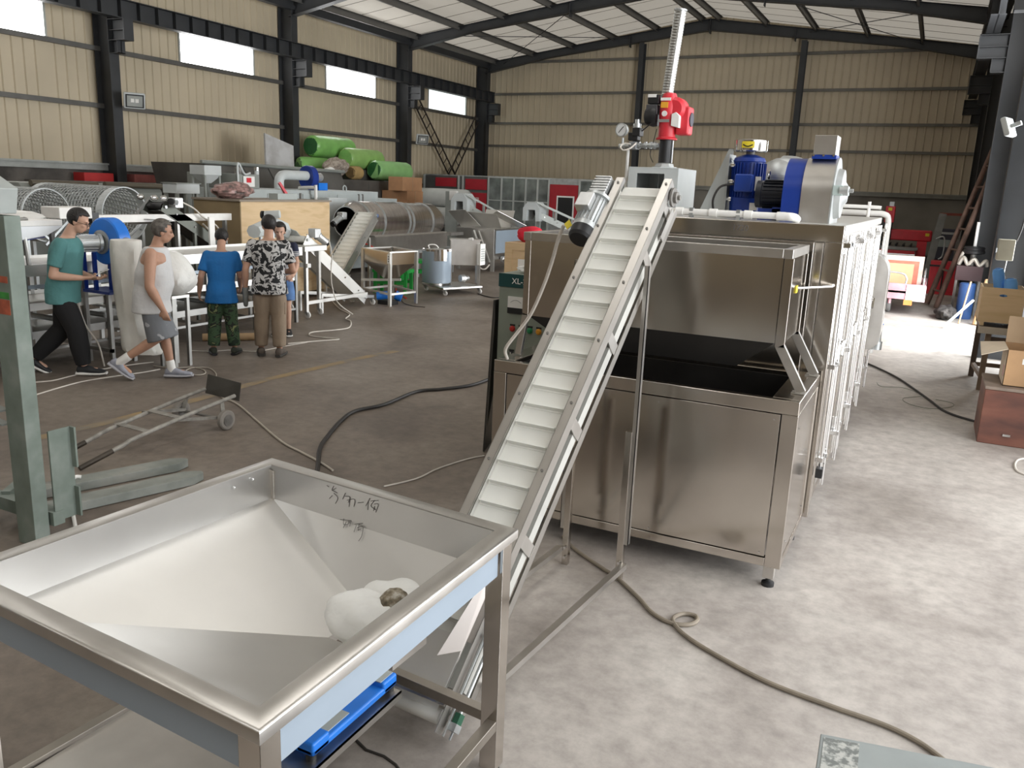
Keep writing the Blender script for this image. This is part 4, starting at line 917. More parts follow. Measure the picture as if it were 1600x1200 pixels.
# ---- dark elevator in front of the wooden crate
de = T('dark_elevator', 'dark steel inclined elevator with bolted rails sloping down in front of the wooden crate', 'elevator', (-9.75, 9.0, 0))
DKS = M('dark_green_steel', (.10, .105, .09), .45, .6, .12, 5)
P = elevator(de, (-9.75, 9.75, .90), (-9.75, 8.35, 1.70), .34, DKS, .13, 12, BLACK, leg_at=(.6,))
gearmotor(de, (-9.52, 8.5, 1.70), (.5, -.8, .1), .045, .14)
MB().tube([(-9.55, 8.6, 1.72), (-9.5, 8.8, 1.62), (-9.52, 9.0, 1.48), (-9.54, 9.2, 1.4), (-9.55, 9.32, 1.28), (-9.56, 9.22, 1.24), (-9.55, 9.0, 1.40)], .012, 8).build('white_hose', CABLEW, de)
for x in (-9.95, -9.68, -9.5): MB().lathe((x, 8.22, 1.76), (.3, 1, 0), [(0, .02), (.03, .04), (.07, .04), (.09, .02)], 14).build('roller_wheel', CHROME, de)
MB().bar((-10.0, 8.1, 1.40), (-9.4, 8.15, 1.44), .03).build('head_frame', FR, de)
MB().bar((-10.0, 8.1, 1.40), (-9.8, 8.3, 1.76), .03).build('head_brace', FR, de)
MB().plate([(-10.0, 8.0, 1.45), (-9.5, 8.0, 1.48), (-9.45, 8.35, 1.46), (-10.0, 8.4, 1.42)], .006).build('discharge_lip', DKS, de)
MB().box((-9.45, 9.0, 1.08), (-9.42, 9.1, 1.5)).build('slim_post', WHITE, de)

# ---- wooden crate
cr = T('wooden_crate', 'large plywood machine crate with a brown board end behind the people', 'crate', (-10.5, 11.3, 0))
MB().box((-11.0, 10.22, .12), (-10.0, 12.45, 1.70)).build('board_box', PLY, cr, bevel=.004)
MB().box((-11.01, 10.20, .12), (-9.995, 10.222, 1.70)).build('brown_end_board', PLYD, cr)
MB().box((-11.03, 10.17, 1.70), (-9.97, 12.47, 1.73)).build('lid', M('grey_brown_lid', (.26, .22, .175), .8, 0, .1), cr)
for y in (10.4, 11.3, 12.2): MB().box((-11.0, y-.06, 0), (-10.0, y+.06, .12)).build('skid', PLYD, cr)

# ---- line table with two elevators and their feed hopper
lt = e1 = T('white_elevator', 'inclined white belt elevator with a table frame on castors beside the small steel hopper', 'elevator', (-8.85, 11, 0))
for x, y in ((-8.50, 10.0), (-9.2, 10.0), (-8.60, 10.42), (-9.2, 10.42)):
    MB().box((x-.025, y-.025, .1), (x+.025, y+.025, 1.02)).build('leg', SATIN, lt); castor(lt, x, y)
MB().box((-9.25, 9.95, 1.02), (-8.47, 10.47, 1.10)).build('table_top', SATIN, lt, bevel=.004)
MB().box((-8.56, 10.0, .20), (-8.52, 11.6, .25)).build('long_rail', SATIN, lt)
MB().box((-9.2, 9.98, .78), (-8.45, 10.06, .84)).build('white_crosspiece', WHITE, lt)
P = elevator(e1, (-8.85, 11.75, .16), (-8.85, 10.2, 1.24), .42, SATIN, .16, 13, PU, leg_at=())
MB().bar((-8.63, 10.5, .30), (-8.63, 11.9, .14), .05).build('base_rail', SATIN, e1)
MB().bar((-9.07, 10.5, .30), (-9.07, 11.9, .14), .05).build('base_rail', SATIN, e1)
for x in (-8.63, -9.07): castor(e1, x, 11.86, .12); MB().box((x-.02, 10.5, .0), (x+.02, 10.54, .3)).build('leg', SATIN, e1)
gearmotor(e1, (-8.62, 10.36, 1.28), (.2, 1, -.7), .06, .2, ALU)
q = T('vibrating_chute', 'grey enamel feeding chute with side motors above the discharge table', 'chute', (-9.1, 9.9, 1.11))
MB().loft([((-9.1, 9.55, 1.30), (.14, 0, 0), (0, 0, .10)), ((-9.1, 9.95, 1.38), (.16, 0, 0), (0, 0, .14)), ((-9.1, 10.15, 1.30), (.20, 0, 0), (0, 0, .16))], 8).build('chute_body', GREYL, q, angle=20)
MB().cyl((-9.1, 9.8, 1.54), (-8.9, 9.9, 1.56), .06, n=16).build('vibrator', GREYL, q); MB().cyl((-9.12, 9.79, 1.54), (-9.15, 9.78, 1.54), .06, n=16).build('vibrator_cap', BLACK, q)
MB().plate([(-9.0, 10.15, 1.35), (-8.8, 10.15, 1.30), (-8.78, 10.3, 1.15), (-8.98, 10.3, 1.12)], .01).build('lip', GREYL, q)
for x in (-9.22, -8.98): MB().box((x-.02, 9.8, 1.10), (x+.02, 9.84, 1.28)).build('spring_post', GALV, q)
e2 = T('drum_elevator', 'inclined white cleated elevator feeding the mouth of the large drum', 'elevator', (-9.9, 12.9, 0))
P = elevator(e2, (-9.42, 11.75, .48), (-10.1, 13.72, 1.50), .40, SATIN, .17, 16, PU, leg_at=(.12, .7))
gearmotor(e2, (-10.42, 13.35, 1.42), (0, -1, -.55), .06, .24)
MB().lathe((-9.98, 13.8, 1.44), (1, .25, 0), [(0, .06), (.03, .06), (.04, .03), (.08, .03)], 16).build('blue_bearing', BLUEL, e2)
fh = T('small_feed_hopper', 'small steel feed hopper on four legs in front of the large drum', 'hopper', (-8.6, 12.2, 0))
q4 = [V((-8.26, 11.88, .93)), V((-8.14, 12.52, .93)), V((-8.95, 12.95, .93)), V((-9.1, 12.25, .93))]
c4 = sum(q4, V())/4
for p in q4: MB().box((p.x-.025, p.y-.025, 0), (p.x+.025, p.y+.025, .92)).build('leg', SATIN, fh)
lo_ = [p.lerp(c4, .02)-V((0, 0, .22)) for p in q4]; bo_ = [p.lerp(c4, .72)-V((0, 0, .50)) for p in q4]
MB().quadmesh(q4+lo_, [(i, (i+1) % 4, 4+(i+1) % 4, 4+i) for i in range(4)]).build('upright_wall', MIRR, fh, solid=.004, angle=5)
MB().quadmesh(lo_+bo_, [(i, (i+1) % 4, 4+(i+1) % 4, 4+i) for i in range(4)]).build('sloping_pan', MIRR, fh, solid=.004, angle=5)
ro_ = [p+(p-c4).normalized()*.03 for p in q4]; ri_ = [p+(c4-p).normalized()*.05 for p in q4]
MB().quadmesh(ro_+ri_, [(i, (i+1) % 4, 4+(i+1) % 4, 4+i) for i in range(4)]).build('rim', SATIN, fh, solid=.02, angle=5)
for i in range(4): MB().bar(q4[i]-V((0, 0, .72)), q4[(i+1) % 4]-V((0, 0, .72)), .035).build('stretcher', SATIN, fh)
MB().bar((-8.95, 12.0, .40), (-8.25, 12.2, .44), .05, .04).build('outlet_tray', SATIN, fh)
x_ = q4[0]; MB().box((x_.x-.03, x_.y-.04, .74), (x_.x+.03, x_.y-.028, .90)).build('switch_plate', WHITE, fh)
for z in (.86, .82, .78): MB().cyl((x_.x, x_.y-.04, z), (x_.x, x_.y-.046, z), .010, n=8).build('switch_button', BLACK, fh)
mt_ = T('floor_motor', 'small blue motor lying on the floor under the small feed hopper', 'motor', (-8.5, 12.1, 0))
MB().cyl((-8.62, 12.0, .14), (-8.46, 12.1, .16), .07, n=18).build('motor_body', BLUEL, mt_); MB().cyl((-8.36, 12.2, .16), (-8.26, 12.25, .12), .08, n=18).build('motor_end', BLUEL, mt_); MB().box((-8.6, 12.0, 0), (-8.3, 12.2, .07)).build('motor_base', BLACK, mt_)

# ---- large horizontal drum
dr = T('rotary_drum', 'large horizontal stainless steel seasoning drum with open mouth on a steel stand', 'drum', (-10.9, 16.2, 0))
ax = V((-.03, 1, -.015)).normalized(); a0 = V((-10.95, 14.15, 1.26))
DRM = ramp_mat('brushed_drum_steel', [(.3, (.52, .48, .46)), (.5, (.64, .60, .58)), (.7, (.72, .69, .67))], 3, .26, 4, metal=1., stretch=(.3, 8, .3))
prof = [(0, .31), (.28, .42), (3.3, .42), (3.62, .30)]
MB().lathe(a0, ax, prof, 48, caps=False).build('drum_shell', DRM, dr, solid=.008)
for t in (.30, .85, 1.86, 2.02, 2.9): MB().lathe(a0, ax, [(t-.03, .42), (t-.03, .437), (t+.03, .437), (t+.03, .42)], 48, caps=False).build('drum_hoop', GALV, dr)
MB().lathe(a0, ax, [(-.01, .30), (-.01, .318), (.01, .318), (.01, .30)], 48, caps=False).build('mouth_ring', CHROME, dr)
MB().lathe(a0, ax, [(.29, .405), (3.2, .405), (3.5, .28)], 40, caps=False).build('drum_lining', M('dark_inner_steel', (.035, .032, .03), .35, .6, .2, 4), dr)  # inside of the drum coloured near-black
sx_ = a0.x
MB().prism([(sx_+.46, 14.55, .62), (sx_+.46, 14.55, .96), (sx_+.43, 14.55, .99), (sx_-.35, 14.55, .99), (sx_-.35, 14.55, .62)], (-.04, 3.0, 0)).build('cover_box', STEELB, dr)
MB().box((sx_-.45, 14.4, .55), (sx_+.50, 17.85, .62)).build('stand_frame', GALV, dr)
for x in (sx_-.40, sx_+.45):
    for y in (14.5, 16.2, 17.75): MB().box((x-.03, y-.03, 0), (x+.03, y+.03, .56)).build('stand_leg', GALV, dr)
MB().box((sx_+.30, 17.5, .9), (sx_+.55, 18.1, .97)).build('end_bracket', IRON, dr)
for y in (16.4, 17.3): MB().quadmesh([(sx_-.1, y-.35, .55), (sx_+.4, y-.35, .55), (sx_+.4, y+.35, .55), (sx_-.1, y+.35, .55), (sx_+.1, y-.06, .30), (sx_+.25, y-.06, .30), (sx_+.25, y+.06, .30), (sx_+.1, y+.06, .30)], [(i, (i+1) % 4, 4+(i+1) % 4, 4+i) for i in range(4)]).build('hopper_bottom', STEELB, dr, solid=.004, angle=5)
cb_ = AX(575, 330, -11.4)
tag(MB().box((-11.86, 14.3, 0), (-11.5, 14.9, 1.72)).build('control_box', GREYL), 'pale grey control box standing behind the drum mouth', 'control box')
one(MB().tube([(-10.45, 14.0, 1.36), (-10.42, 13.95, 1.15), (-10.38, 13.9, .95), (-10.36, 13.9, .80), (-10.5, 13.9, .72), (-10.56, 13.95, .82), (-10.42, 14.0, .86), (-10.2, 14.05, .80), (-10.0, 14.1, .60), (-9.6, 14.0, .10), (-9.3, 13.6, .012), (-8.6, 12.9, .012)], .014, 8), 'red_air_hose', M('red_hose', (.75, .05, .035), .45, 0, .05), 'red air hose looping down from the drum mouth to the floor', 'hose')
one(MB().tube([(-9.0, 14.15, .50), (-8.9, 14.2, .66), (-8.75, 14.25, .68), (-8.6, 14.35, .56), (-8.4, 14.5, .66), (-8.1, 14.7, .70)], .014, 8), 'orange_hose', M('orange_hose', (.85, .09, .03), .45, 0, .05), 'orange hose bridging the steel pot and the pump cabinet', 'hose')
# sugar pot and pump on a wheeled platform
pk = T('pot_cart', 'low wheeled steel platform carrying the pot and the pump cabinet', 'cart', (-8.5, 14.2, 0))
pq = [V((-8.30, 13.72, .12)), V((-7.92, 14.6, .12)), V((-8.65, 14.95, .12)), V((-9.1, 14.2, .12))]
MB().prism(pq, (0, 0, .035)).build('platform', STEELB, pk, bevel=.004)
for p in pq: castor(pk, p.lerp(sum(pq, V())/4, .12).x, p.lerp(sum(pq, V())/4, .12).y, .10, .045)
pt = T('mixing_pot', 'round steel pot wrapped in pale blue film on the wheeled platform', 'pot', (-8.72, 14.15, .155))
MB().lathe((-8.72, 14.15, .20), (0, 0, 1), [(0, .28), (.02, .29), (.62, .29), (.62, .27)], 32).build('pot_body', FILM, pt)
MB().lathe((-8.72, 14.15, .20), (0, 0, 1), [(.62, .292), (.66, .292), (.67, .275), (.675, .02)], 32).build('pot_lid', CHROME, pt)
MB().cyl((-8.72, 14.15, .155), (-8.72, 14.15, .2), .15, n=20).build('pot_foot', STEELB, pt)
MB().grid(lambda u, v: V((-8.72+.296*cos(-1.2+.9*u), 14.15+.296*sin(-1.2+.9*u), .64+.19*v)), 8, 1).build('bare_steel_patch', CHROME, pt, label='bare shiny steel patch')
MB().tube([(-8.8, 14.0, .87), (-8.82, 14.0, .93), (-8.7, 14.05, .94), (-8.64, 14.08, .88)], .012, 8).build('lid_handle', WHITE, pt)
pc = T('pump_cabinet', 'small steel cabinet on legs with a white side box on the wheeled platform', 'cabinet', (-8.3, 14.55, .155))
bx0_ = [(-8.48, 14.28), (-8.02, 14.62), (-8.22, 14.88), (-8.66, 14.55)]
MB().prism([(x, y, .55) for x, y in bx0_], (0, 0, .48)).build('cabinet_body', STEELB, pc, bevel=.004)
MB().prism([(x, y, 1.03) for x, y in [(-8.48, 14.26), (-7.98, 14.62), (-8.22, 14.92), (-8.68, 14.55)]], (0, 0, .03)).build('cabinet_lid', STEELB, pc)
MB().box((-8.04, 14.55, .56), (-7.96, 14.75, .98)).build('white_side_box', WHITE, pc, bevel=.006)
for i in range(6): MB().box((-7.96, 14.58, .64+i*.045), (-7.955, 14.72, .66+i*.045)).build('louvre', GREY, pc)
for x, y in bx0_: MB().box((x-.02, y-.02, .155), (x+.02, y+.02, .55)).build('leg', STEELB, pc)
MB().lathe((-8.35, 14.45, .28), (.4, 1, 0), [(0, .07), (.1, .08), (.12, .05), (.2, .05)], 16).build('pump', ALU, pc); MB().cyl((-8.2, 14.5, 1.06), (-8.12, 14.52, 1.07), .03, n=12).build('lid_valve', WHITE, pc)
# green step frames
def green_frame(x, y, a, label):
    g = T('green_step_stool', label, 'frame', (0, 0, 0)); g['_rot'] = 1
    for px, py in ((-.3, -.2), (.3, -.2), (.3, .2), (-.3, .2)): MB().box((px-.03, py-.03, 0), (px+.03, py+.03, .42)).build('leg', GREEN, g)
    MB().box((-.35, -.25, .40), (.35, .25, .46)).build('top_plate', GREEN, g)
    for py in (-.2, .2): MB().box((-.3, py-.02, .18), (.3, py+.02, .23)).build('rail', GREEN, g)
    g.location = (x, y, 0); g.rotation_euler = (0, 0, a)
green_frame(-10.1, 15.6, .3, 'green steel step frame under the drum beyond the steel pot')
green_frame(-9.3, 13.5, .3, 'green steel step frame behind the small feed hopper')

# ---- steel cabinet with hopper flaps and its lifting elevators
sm = T('frying_cabinet', 'tall steel cabinet with folded hopper flaps on top beyond the large drum', 'cabinet', (-10.3, 19.2, 0))
MB().box((-10.9, 18.6, .30), (-9.8, 20.2, 1.06)).build('cabinet_body', STEELB, sm, bevel=.005)
MB().box((-9.80, 18.7, .45), (-9.79, 20.1, 1.02)).build('side_panel', FILM, sm)
for x, y in ((-10.85, 18.65), (-9.85, 18.65), (-9.85, 20.15), (-10.85, 20.15)): MB().box((x-.04, y-.04, 0), (x+.04, y+.04, .32)).build('leg', SATIN, sm)
for q in ([(-11.1, 18.5, 1.45), (-10.6, 18.5, 1.5), (-10.3, 18.8, 1.10), (-10.8, 18.7, 1.06)], [(-10.6, 18.6, 1.45), (-9.8, 18.7, 1.42), (-9.82, 19.0, 1.07), (-10.6, 18.9, 1.07)], [(-9.95, 19.0, 1.5), (-9.4, 19.6, 1.14), (-9.8, 19.9, 1.07), (-10.2, 19.2, 1.4)], [(-10.7, 19.8, 1.5), (-9.9, 19.9, 1.5), (-9.85, 19.6, 1.07), (-10.7, 19.6, 1.07)]): MB().plate(q, .01).build('hopper_flap', SATIN, sm)
MB().bar((-10.35, 18.5, 1.0), (-9.95, 18.4, .2), .07).build('slanted_pipe', SATIN, sm); MB().bar((-10.2, 18.5, 1.0), (-9.8, 18.4, .25), .04).build('slanted_bar', SATIN, sm)
gearmotor(sm, (-9.7, 19.0, .30), (1, -.4, 0), .08, .2, CHROME)
MB().tube([(-10.1, 18.4, .35), (-10.05, 18.35, .12), (-9.9, 18.35, .08), (-9.8, 18.4, .2)], .02, 8).build('drain_hose', CABLEW, sm)
GG = M('grey_green_frame', (.40, .42, .40), .5, .3, .08, 4)
for i, (xx, yy, lb) in enumerate(((-11.6, 20.2, 'behind the end of the large drum'), (-10.0, 21.4, 'behind the folded hopper flaps'), (-8.6, 22.6, 'beyond the small wooden box'))):
    e = T('gantry_elevator', 'grey railed elevator with hooded head ' + lb, 'elevator', (xx, yy, 0))
    top = 1.62 - .16*i
    elevator(e, (xx+1.3, yy+.8, .85), (xx, yy, top), .5, GG, .14, 8, BLACK, leg_at=(.1, .9))
    d_ = V((1.3, .8, .85-top)); 
    for s in (-1, 1):
        o_ = V((-.51, .86, 0)).normalized()*.27*s
        MB().bar(V((xx, yy, top+.26))+o_, V((xx, yy, top+.26))+o_+d_*.95, .05).build('hand_rail', GG, e)
        for k in (.05, .35, .65, .93): p = V((xx, yy, top))+o_+d_*k; MB().bar(p, p+V((0, 0, .26)), .04).build('rail_post', GG, e)
    MB().prism([(xx-.25, yy-.30, top-.25), (xx-.25, yy-.30, top+.10), (xx-.12, yy-.30, top+.26), (xx+.12, yy-.30, top+.26), (xx+.25, yy-.30, top+.1), (xx+.25, yy-.30, top-.25), (xx+.15, yy-.30, top-.25), (xx+.12, yy-.30, top+.05), (xx-.12, yy-.30, top+.05), (xx-.15, yy-.30, top-.25)], (0, .5, 0)).build('head_hood', GREYL, e)
# small wooden box with red cloth
wb_ = T('wooden_box', 'upright light wooden box with a paper label beside the tank hood', 'box', (-6.5, 13.2, 0))
p0 = AY(790, 378, 13.2); 
bw0, bw1, bz_ = p0.x, p0.x+.95, p0.z
MB().box((bw0, 13.2, 0), (bw1, 13.9, bz_)).build('box_body', PLY, wb_)
for x0_, x1_, z0_, z1_ in ((bw0, bw0+.14, .0, bz_), (bw1-.14, bw1, 0, bz_), (bw0+.14, bw1-.14, bz_-.13, bz_), (bw0+.14, bw1-.14, 0, .13)): MB().box((x0_, 13.185, z0_), (x1_, 13.2, z1_)).build('batten', PLY, wb_)
MB().box((bw0+.26, 13.19, bz_-.48), (bw0+.40, 13.2, bz_-.28)).build('paper_label', WHITE, wb_)
mb = bagmesh((bw0+.32, 13.55, bz_+.13), .25, .22, .14, 12, .22, 24); one(mb, 'red_cloth', M('red_cloth', (.62, .012, .035), .8, 0, .1, 10, .3), 'crumpled red cloth lying on top of the upright wooden box', 'cloth')
# ------------------------------------------------------------------ things stored along the far walls
for i, (yc, r, lb) in enumerate(((7.52, .36, 'nearer the teal shirt'), (8.78, .40, 'with wide pale rim by the dark elevator'))):
    t = T('mesh_drum', 'open wire mesh drum on a frame, ' + lb, 'mesh drum', (-11.6, yc, 0))
    x0, x1, zc = -10.9, -12.7, 1.47
    mb = MB().grid(lambda u, v: V((x0+(x1-x0)*u, yc+r*cos(2*pi*v+.8*u), zc+r*sin(2*pi*v+.8*u))), 26, 34)
    o = mb.build('wire_mesh', GALV, t); q = o.modifiers.new('wire', 'WIREFRAME'); q.thickness = .017
    w_ = .03 if i == 0 else .14
    for xx in (x0, x1+w_): MB().lathe((xx, yc, zc), (-1, 0, 0), [(0, r+.005), (w_, r+.005), (w_, r-.012), (0, r-.012), (0, r+.005)], 36, caps=False).build('end_ring', GREYL, t)
    for s in (-1, 1):
        MB().bar((x0+.02, yc+s*r*.9, zc-.05), (x0+.02, yc-s*r*.2, zc-.40), .03).build('brace_bar', GALV, t)
        for xx in (x0-.05, x1+.05): MB().box((xx-.025, yc+s*r*.8-.025, 0), (xx+.025, yc+s*r*.8+.025, zc-r*.55)).build('leg', GALV, t)
GC = M('grey_green_casing', (.25, .265, .245), .55, .2, .1, 3)
lc = T('long_casing', 'long grey-green steel casing with two brown rollers on its top behind the mesh drums', 'machine casing', (-13.6, 10.2, 0))
MB().box((-14.2, 8.6, 0), (-13.0, 11.3, 1.74)).build('casing_body', GC, lc, bevel=.01)
MB().prism([(-13.0, 8.6, 1.74), (-13.1, 8.6, 1.86), (-14.2, 8.6, 1.86), (-14.2, 8.6, 1.74)], (0, 2.7, 0)).build('casing_top', GC, lc)
for y0_ in (8.75, 10.1): MB().cyl((-13.02, y0_, 1.86), (-13.02, y0_+1.2, 1.85), .05, n=14).build('top_roller', M('brown_roller', (.10, .085, .06), .5, .2, .1), lc)
rd_ = M('red_crate_plastic', (.50, .03, .03), .5, 0, .1)
for i, (y0_, y1_, c_, lb) in enumerate(((12.5, 13.24, rd_, 'bright red plastic tray on the dark ledge beside the floodlight column'), (13.8, 14.65, M('faded_red', (.38, .12, .11), .6, 0, .2, 6), 'faded red wrapped tray lying beyond the floodlight column'))):
    t = T('red_tray', lb, 'tray', (-16.9, (y0_+y1_)/2, 1.9))
    MB().box((-17.1, y0_, 1.86), (-16.75, y1_, 1.90)).build('tray_base', c_, t)
    MB().box((-16.78, y0_, 1.90), (-16.75, y1_, 2.04)).build('tray_side', c_, t); MB().box((-17.1, y0_, 1.90), (-16.78, y0_+.03, 2.04)).build('tray_end', c_, t); MB().box((-17.1, y1_-.03, 1.90), (-16.78, y1_, 2.04)).build('tray_end', c_, t)
sh_ = T('storage_ledge', 'long dark steel storage shelf along the block wall', 'shelf', (-16.7, 17, 0))
MB().box((-17.15, 11.4, 1.80), (-16.45, 24.4, 1.86)).build('shelf_board', IRON, sh_)
for y in (11.6, 14.6, 17.6, 20.8, 24.2):
    for x in (-17.1, -16.5): MB().box((x-.03, y-.03, 0), (x+.03, y+.03, 1.8)).build('upright', IRON, sh_)
h1 = T('square_hopper', 'square grey sheet hopper with tapered bottom standing high by the dark sheet bin', 'hopper', (-12.3, 11.9, 0))
z0_, z1_ = 2.10, 2.27
MB().box((-12.78, 11.78, z0_), (-12.40, 12.2, z1_)).build('hopper_box', GREYL, h1)
MB().quadmesh([(-12.78, 11.78, z0_), (-12.40, 11.78, z0_), (-12.40, 12.2, z0_), (-12.78, 12.2, z0_), (-12.62, 11.92, 1.94), (-12.52, 11.92, 1.94), (-12.52, 12.05, 1.94), (-12.62, 12.05, 1.94)], [(0, 1, 5, 4), (1, 2, 6, 5), (2, 3, 7, 6), (3, 0, 4, 7), (4, 5, 6, 7)]).build('tapered_bottom', GREYL, h1)
for x, y in ((-12.75, 11.81), (-12.43, 11.81), (-12.43, 12.17), (-12.75, 12.17)): MB().box((x-.02, y-.02, 0), (x+.02, y+.02, z0_)).build('leg', GC, h1)
h2 = T('shallow_bin', 'shallow grey square bin on legs above the crate end', 'bin', (-11.7, 10.3, 0))
MB().box((-11.83, 10.3, 1.77), (-11.5, 10.80, 1.93)).build('bin_box', GREYL, h2, bevel=.004)
MB().box((-11.85, 10.28, 1.93), (-11.48, 10.82, 1.945)).build('bin_rim', GC, h2)
for x, y in ((-11.8, 10.34), (-11.54, 10.34), (-11.54, 10.76), (-11.8, 10.76)): MB().box((x-.025, y-.025, 0), (x+.025, y+.025, 1.77)).build('leg', GC, h2)
one(bagmesh((-10.45, 10.52, 1.86), .20, .34, .12, 21, .45, 26), 'pink_wrap', ramp_mat('pink_film', [(.35, (.10, .075, .065)), (.5, (.34, .20, .18)), (.65, (.45, .30, .27))], 9, .5, 4), 'crumpled pinkish plastic wrap on the lid of the wooden crate', 'plastic wrap')
one(MB().box((-10.35, 11.25, 1.73), (-10.15, 11.75, 1.83)), 'grey_tray', GREY, 'small grey tray on the lid of the wooden crate', 'tray')
sb = T('dark_sheet_bin', 'large dark sheet steel bin with rolled top edge behind the wooden crate', 'bin', (-14.6, 15, 0))
DSH = ramp_mat('dark_weathered_sheet', [(.3, (.085, .08, .072)), (.5, (.15, .145, .135)), (.7, (.21, .205, .195))], .9, .5, 4, metal=.6)
MB().quadmesh([(-14.0, 13.3, 2.33), (-14.0, 17.9, 2.28), (-13.6, 17.9, 1.3), (-13.6, 13.9, 1.3), (-15.6, 13.3, 2.33), (-15.6, 17.9, 2.28), (-15.6, 17.9, 0), (-15.6, 13.9, 0), (-13.6, 13.9, 0), (-13.6, 17.9, 0)], [(0, 1, 2, 3), (0, 4, 5, 1), (3, 2, 9, 8), (0, 3, 8, 7, 4), (1, 5, 6, 9, 2), (4, 7, 6, 5), (8, 9, 6, 7)]).build('bin_body', DSH, sb)
MB().cyl((-13.98, 13.2, 2.36), (-13.98, 18.0, 2.31), .04, n=12).build('top_edge_tube', GC, sb)
for y in (14.4, 15.2): MB().plate([(-13.97, y, 2.30), (-13.97, y+.3, 2.30), (-13.57, y+.6, 1.32), (-13.57, y+.3, 1.32)], .02).build('side_rib', DSH, sb)
wbd = one(MB().prism([(-15.4, 16.68, 2.30), (-15.4, 17.73, 2.30), (-15.45, 17.77, 2.93), (-15.5, 16.77, 3.18)], (-.05, 0, 0)), 'white_board', ramp_mat('scuffed_white_board', [(.35, (.42, .41, .40)), (.6, (.56, .56, .56))], 3, .6, 5), 'scuffed white foam board propped up beside the third dark column', 'board')
# grey far oven and fittings
GO = M('pale_grey_green_paint', (.40, .435, .43), .5, 0, .07, 3)
go = T('grey_oven', 'long pale grey-green panelled oven behind the wooden crate and the drum', 'oven', (-12.8, 15.3, 0))
MB().box((-13.5, 12.3, .1), (-12.0, 16.75, 1.86)).build('casing', GO, go, bevel=.01)
MB().box((-13.5, 16.76, .1), (-12.1, 17.7, 1.70)).build('lower_casing', GO, go, bevel=.01)
for y in (13.0, 14.05, 15.2): MB().box((-11.995, y, .5), (-11.98, y+.92, 1.78)).build('door_panel', GO, go, bevel=.006)
for y in (13.95, 15.95, 16.1): MB().box((-11.995, y, .4), (-11.97, y+.04, 1.80)).build('door_seam', IRON, go)
MB().box((-12.09, 16.9, .9), (-12.08, 17.6, 1.60)).build('blue_outline_panel', M('pale_blue_paint', (.38, .45, .50), .5, 0, .05), go)
for x in (-13.4, -12.1):
    for y in (12.5, 14.4, 16.6): MB().box((x-.04, y-.04, 0), (x+.04, y+.04, .1)).build('leg', IRON, go)
MB().tube([(-12.1, 15.55, 1.86), (-12.1, 15.55, 1.94), (-12.1, 15.6, 1.98), (-12.1, 15.66, 1.94), (-12.1, 15.66, 1.86)], .015, 8).build('lifting_lug', GO, go)
bb = T('duct_blower', 'small blue blower with pale bent duct on top of the grey oven', 'blower', (-12.6, 14.6, 1.86))
MB().lathe((-12.5, 14.75, 2.13), (.15, 1, 0), [(0, .05), (.001, .24), (.01, .25), (.16, .25), (.17, .24), (.171, .05)], 28).build('scroll_housing', BLUE, bb)
MB().box((-12.6, 14.95, 1.86), (-12.3, 15.25, 2.02)).build('motor_stand', BLUEL, bb); MB().cyl((-12.5, 14.95, 2.13), (-12.5, 15.25, 2.14), .09, n=18).build('motor_body', ALU, bb)
MB().tube([(-12.45, 14.72, 2.16), (-12.45, 14.3, 2.16), (-12.45, 13.98, 2.15), (-12.45, 13.86, 2.06), (-12.45, 13.85, 1.87)], .10, 16).build('bent_duct', GREYL, bb)
vb = T('vented_box', 'dark vented steel box with bent pipe and motor on top behind the crate', 'box', (-13.1, 12.8, 1.86))
MB().box((-13.45, 12.32, 1.867), (-12.15, 12.95, 2.14)).build('box_body', GC, vb, bevel=.006); MB().box((-12.14, 12.5, 1.9), (-12.13, 12.8, 2.1)).build('white_plate', WHITE, vb)
MB().box((-12.13, 12.58, 1.98), (-12.12, 12.7, 2.07)).build('red_print', RED, vb)
MB().tube([(-12.12, 12.35, 1.88), (-12.12, 12.34, 2.25), (-12.12, 12.38, 2.33), (-12.1, 12.5, 2.14), (-12.15, 12.7, 2.16)], .02, 8).build('bent_pipe', GREYL, vb)
MB().cyl((-12.4, 12.65, 2.14), (-12.4, 12.65, 2.27), .08, n=16).build('top_motor', IRON, vb)
MB().cyl((-12.4, 13.15, 1.86), (-12.4, 13.15, 2.22), .045, n=14).build('vent_pipe', GREYL, vb)
MB().cyl((-12.4, 13.15, 2.22), (-12.4, 13.15, 2.28), .06, n=14).build('vent_cap', CHROME, vb)
one(MB().bar((-12.0, 13.35, 2.0), (-11.95, 13.55, 1.72), .05), 'control_lever', RED, 'short red lever beside the pale bent duct', 'lever')
one(MB().tube([(-12.3, 14.3, 1.9), (-11.9, 14.3, 1.92), (-11.85, 14.3, 1.85), (-11.85, 14.3, .5), (-11.85, 14.3, .06)], .035, 10), 'white_downpipe', WHITE, 'white downpipe in front of the grey oven', 'pipe')
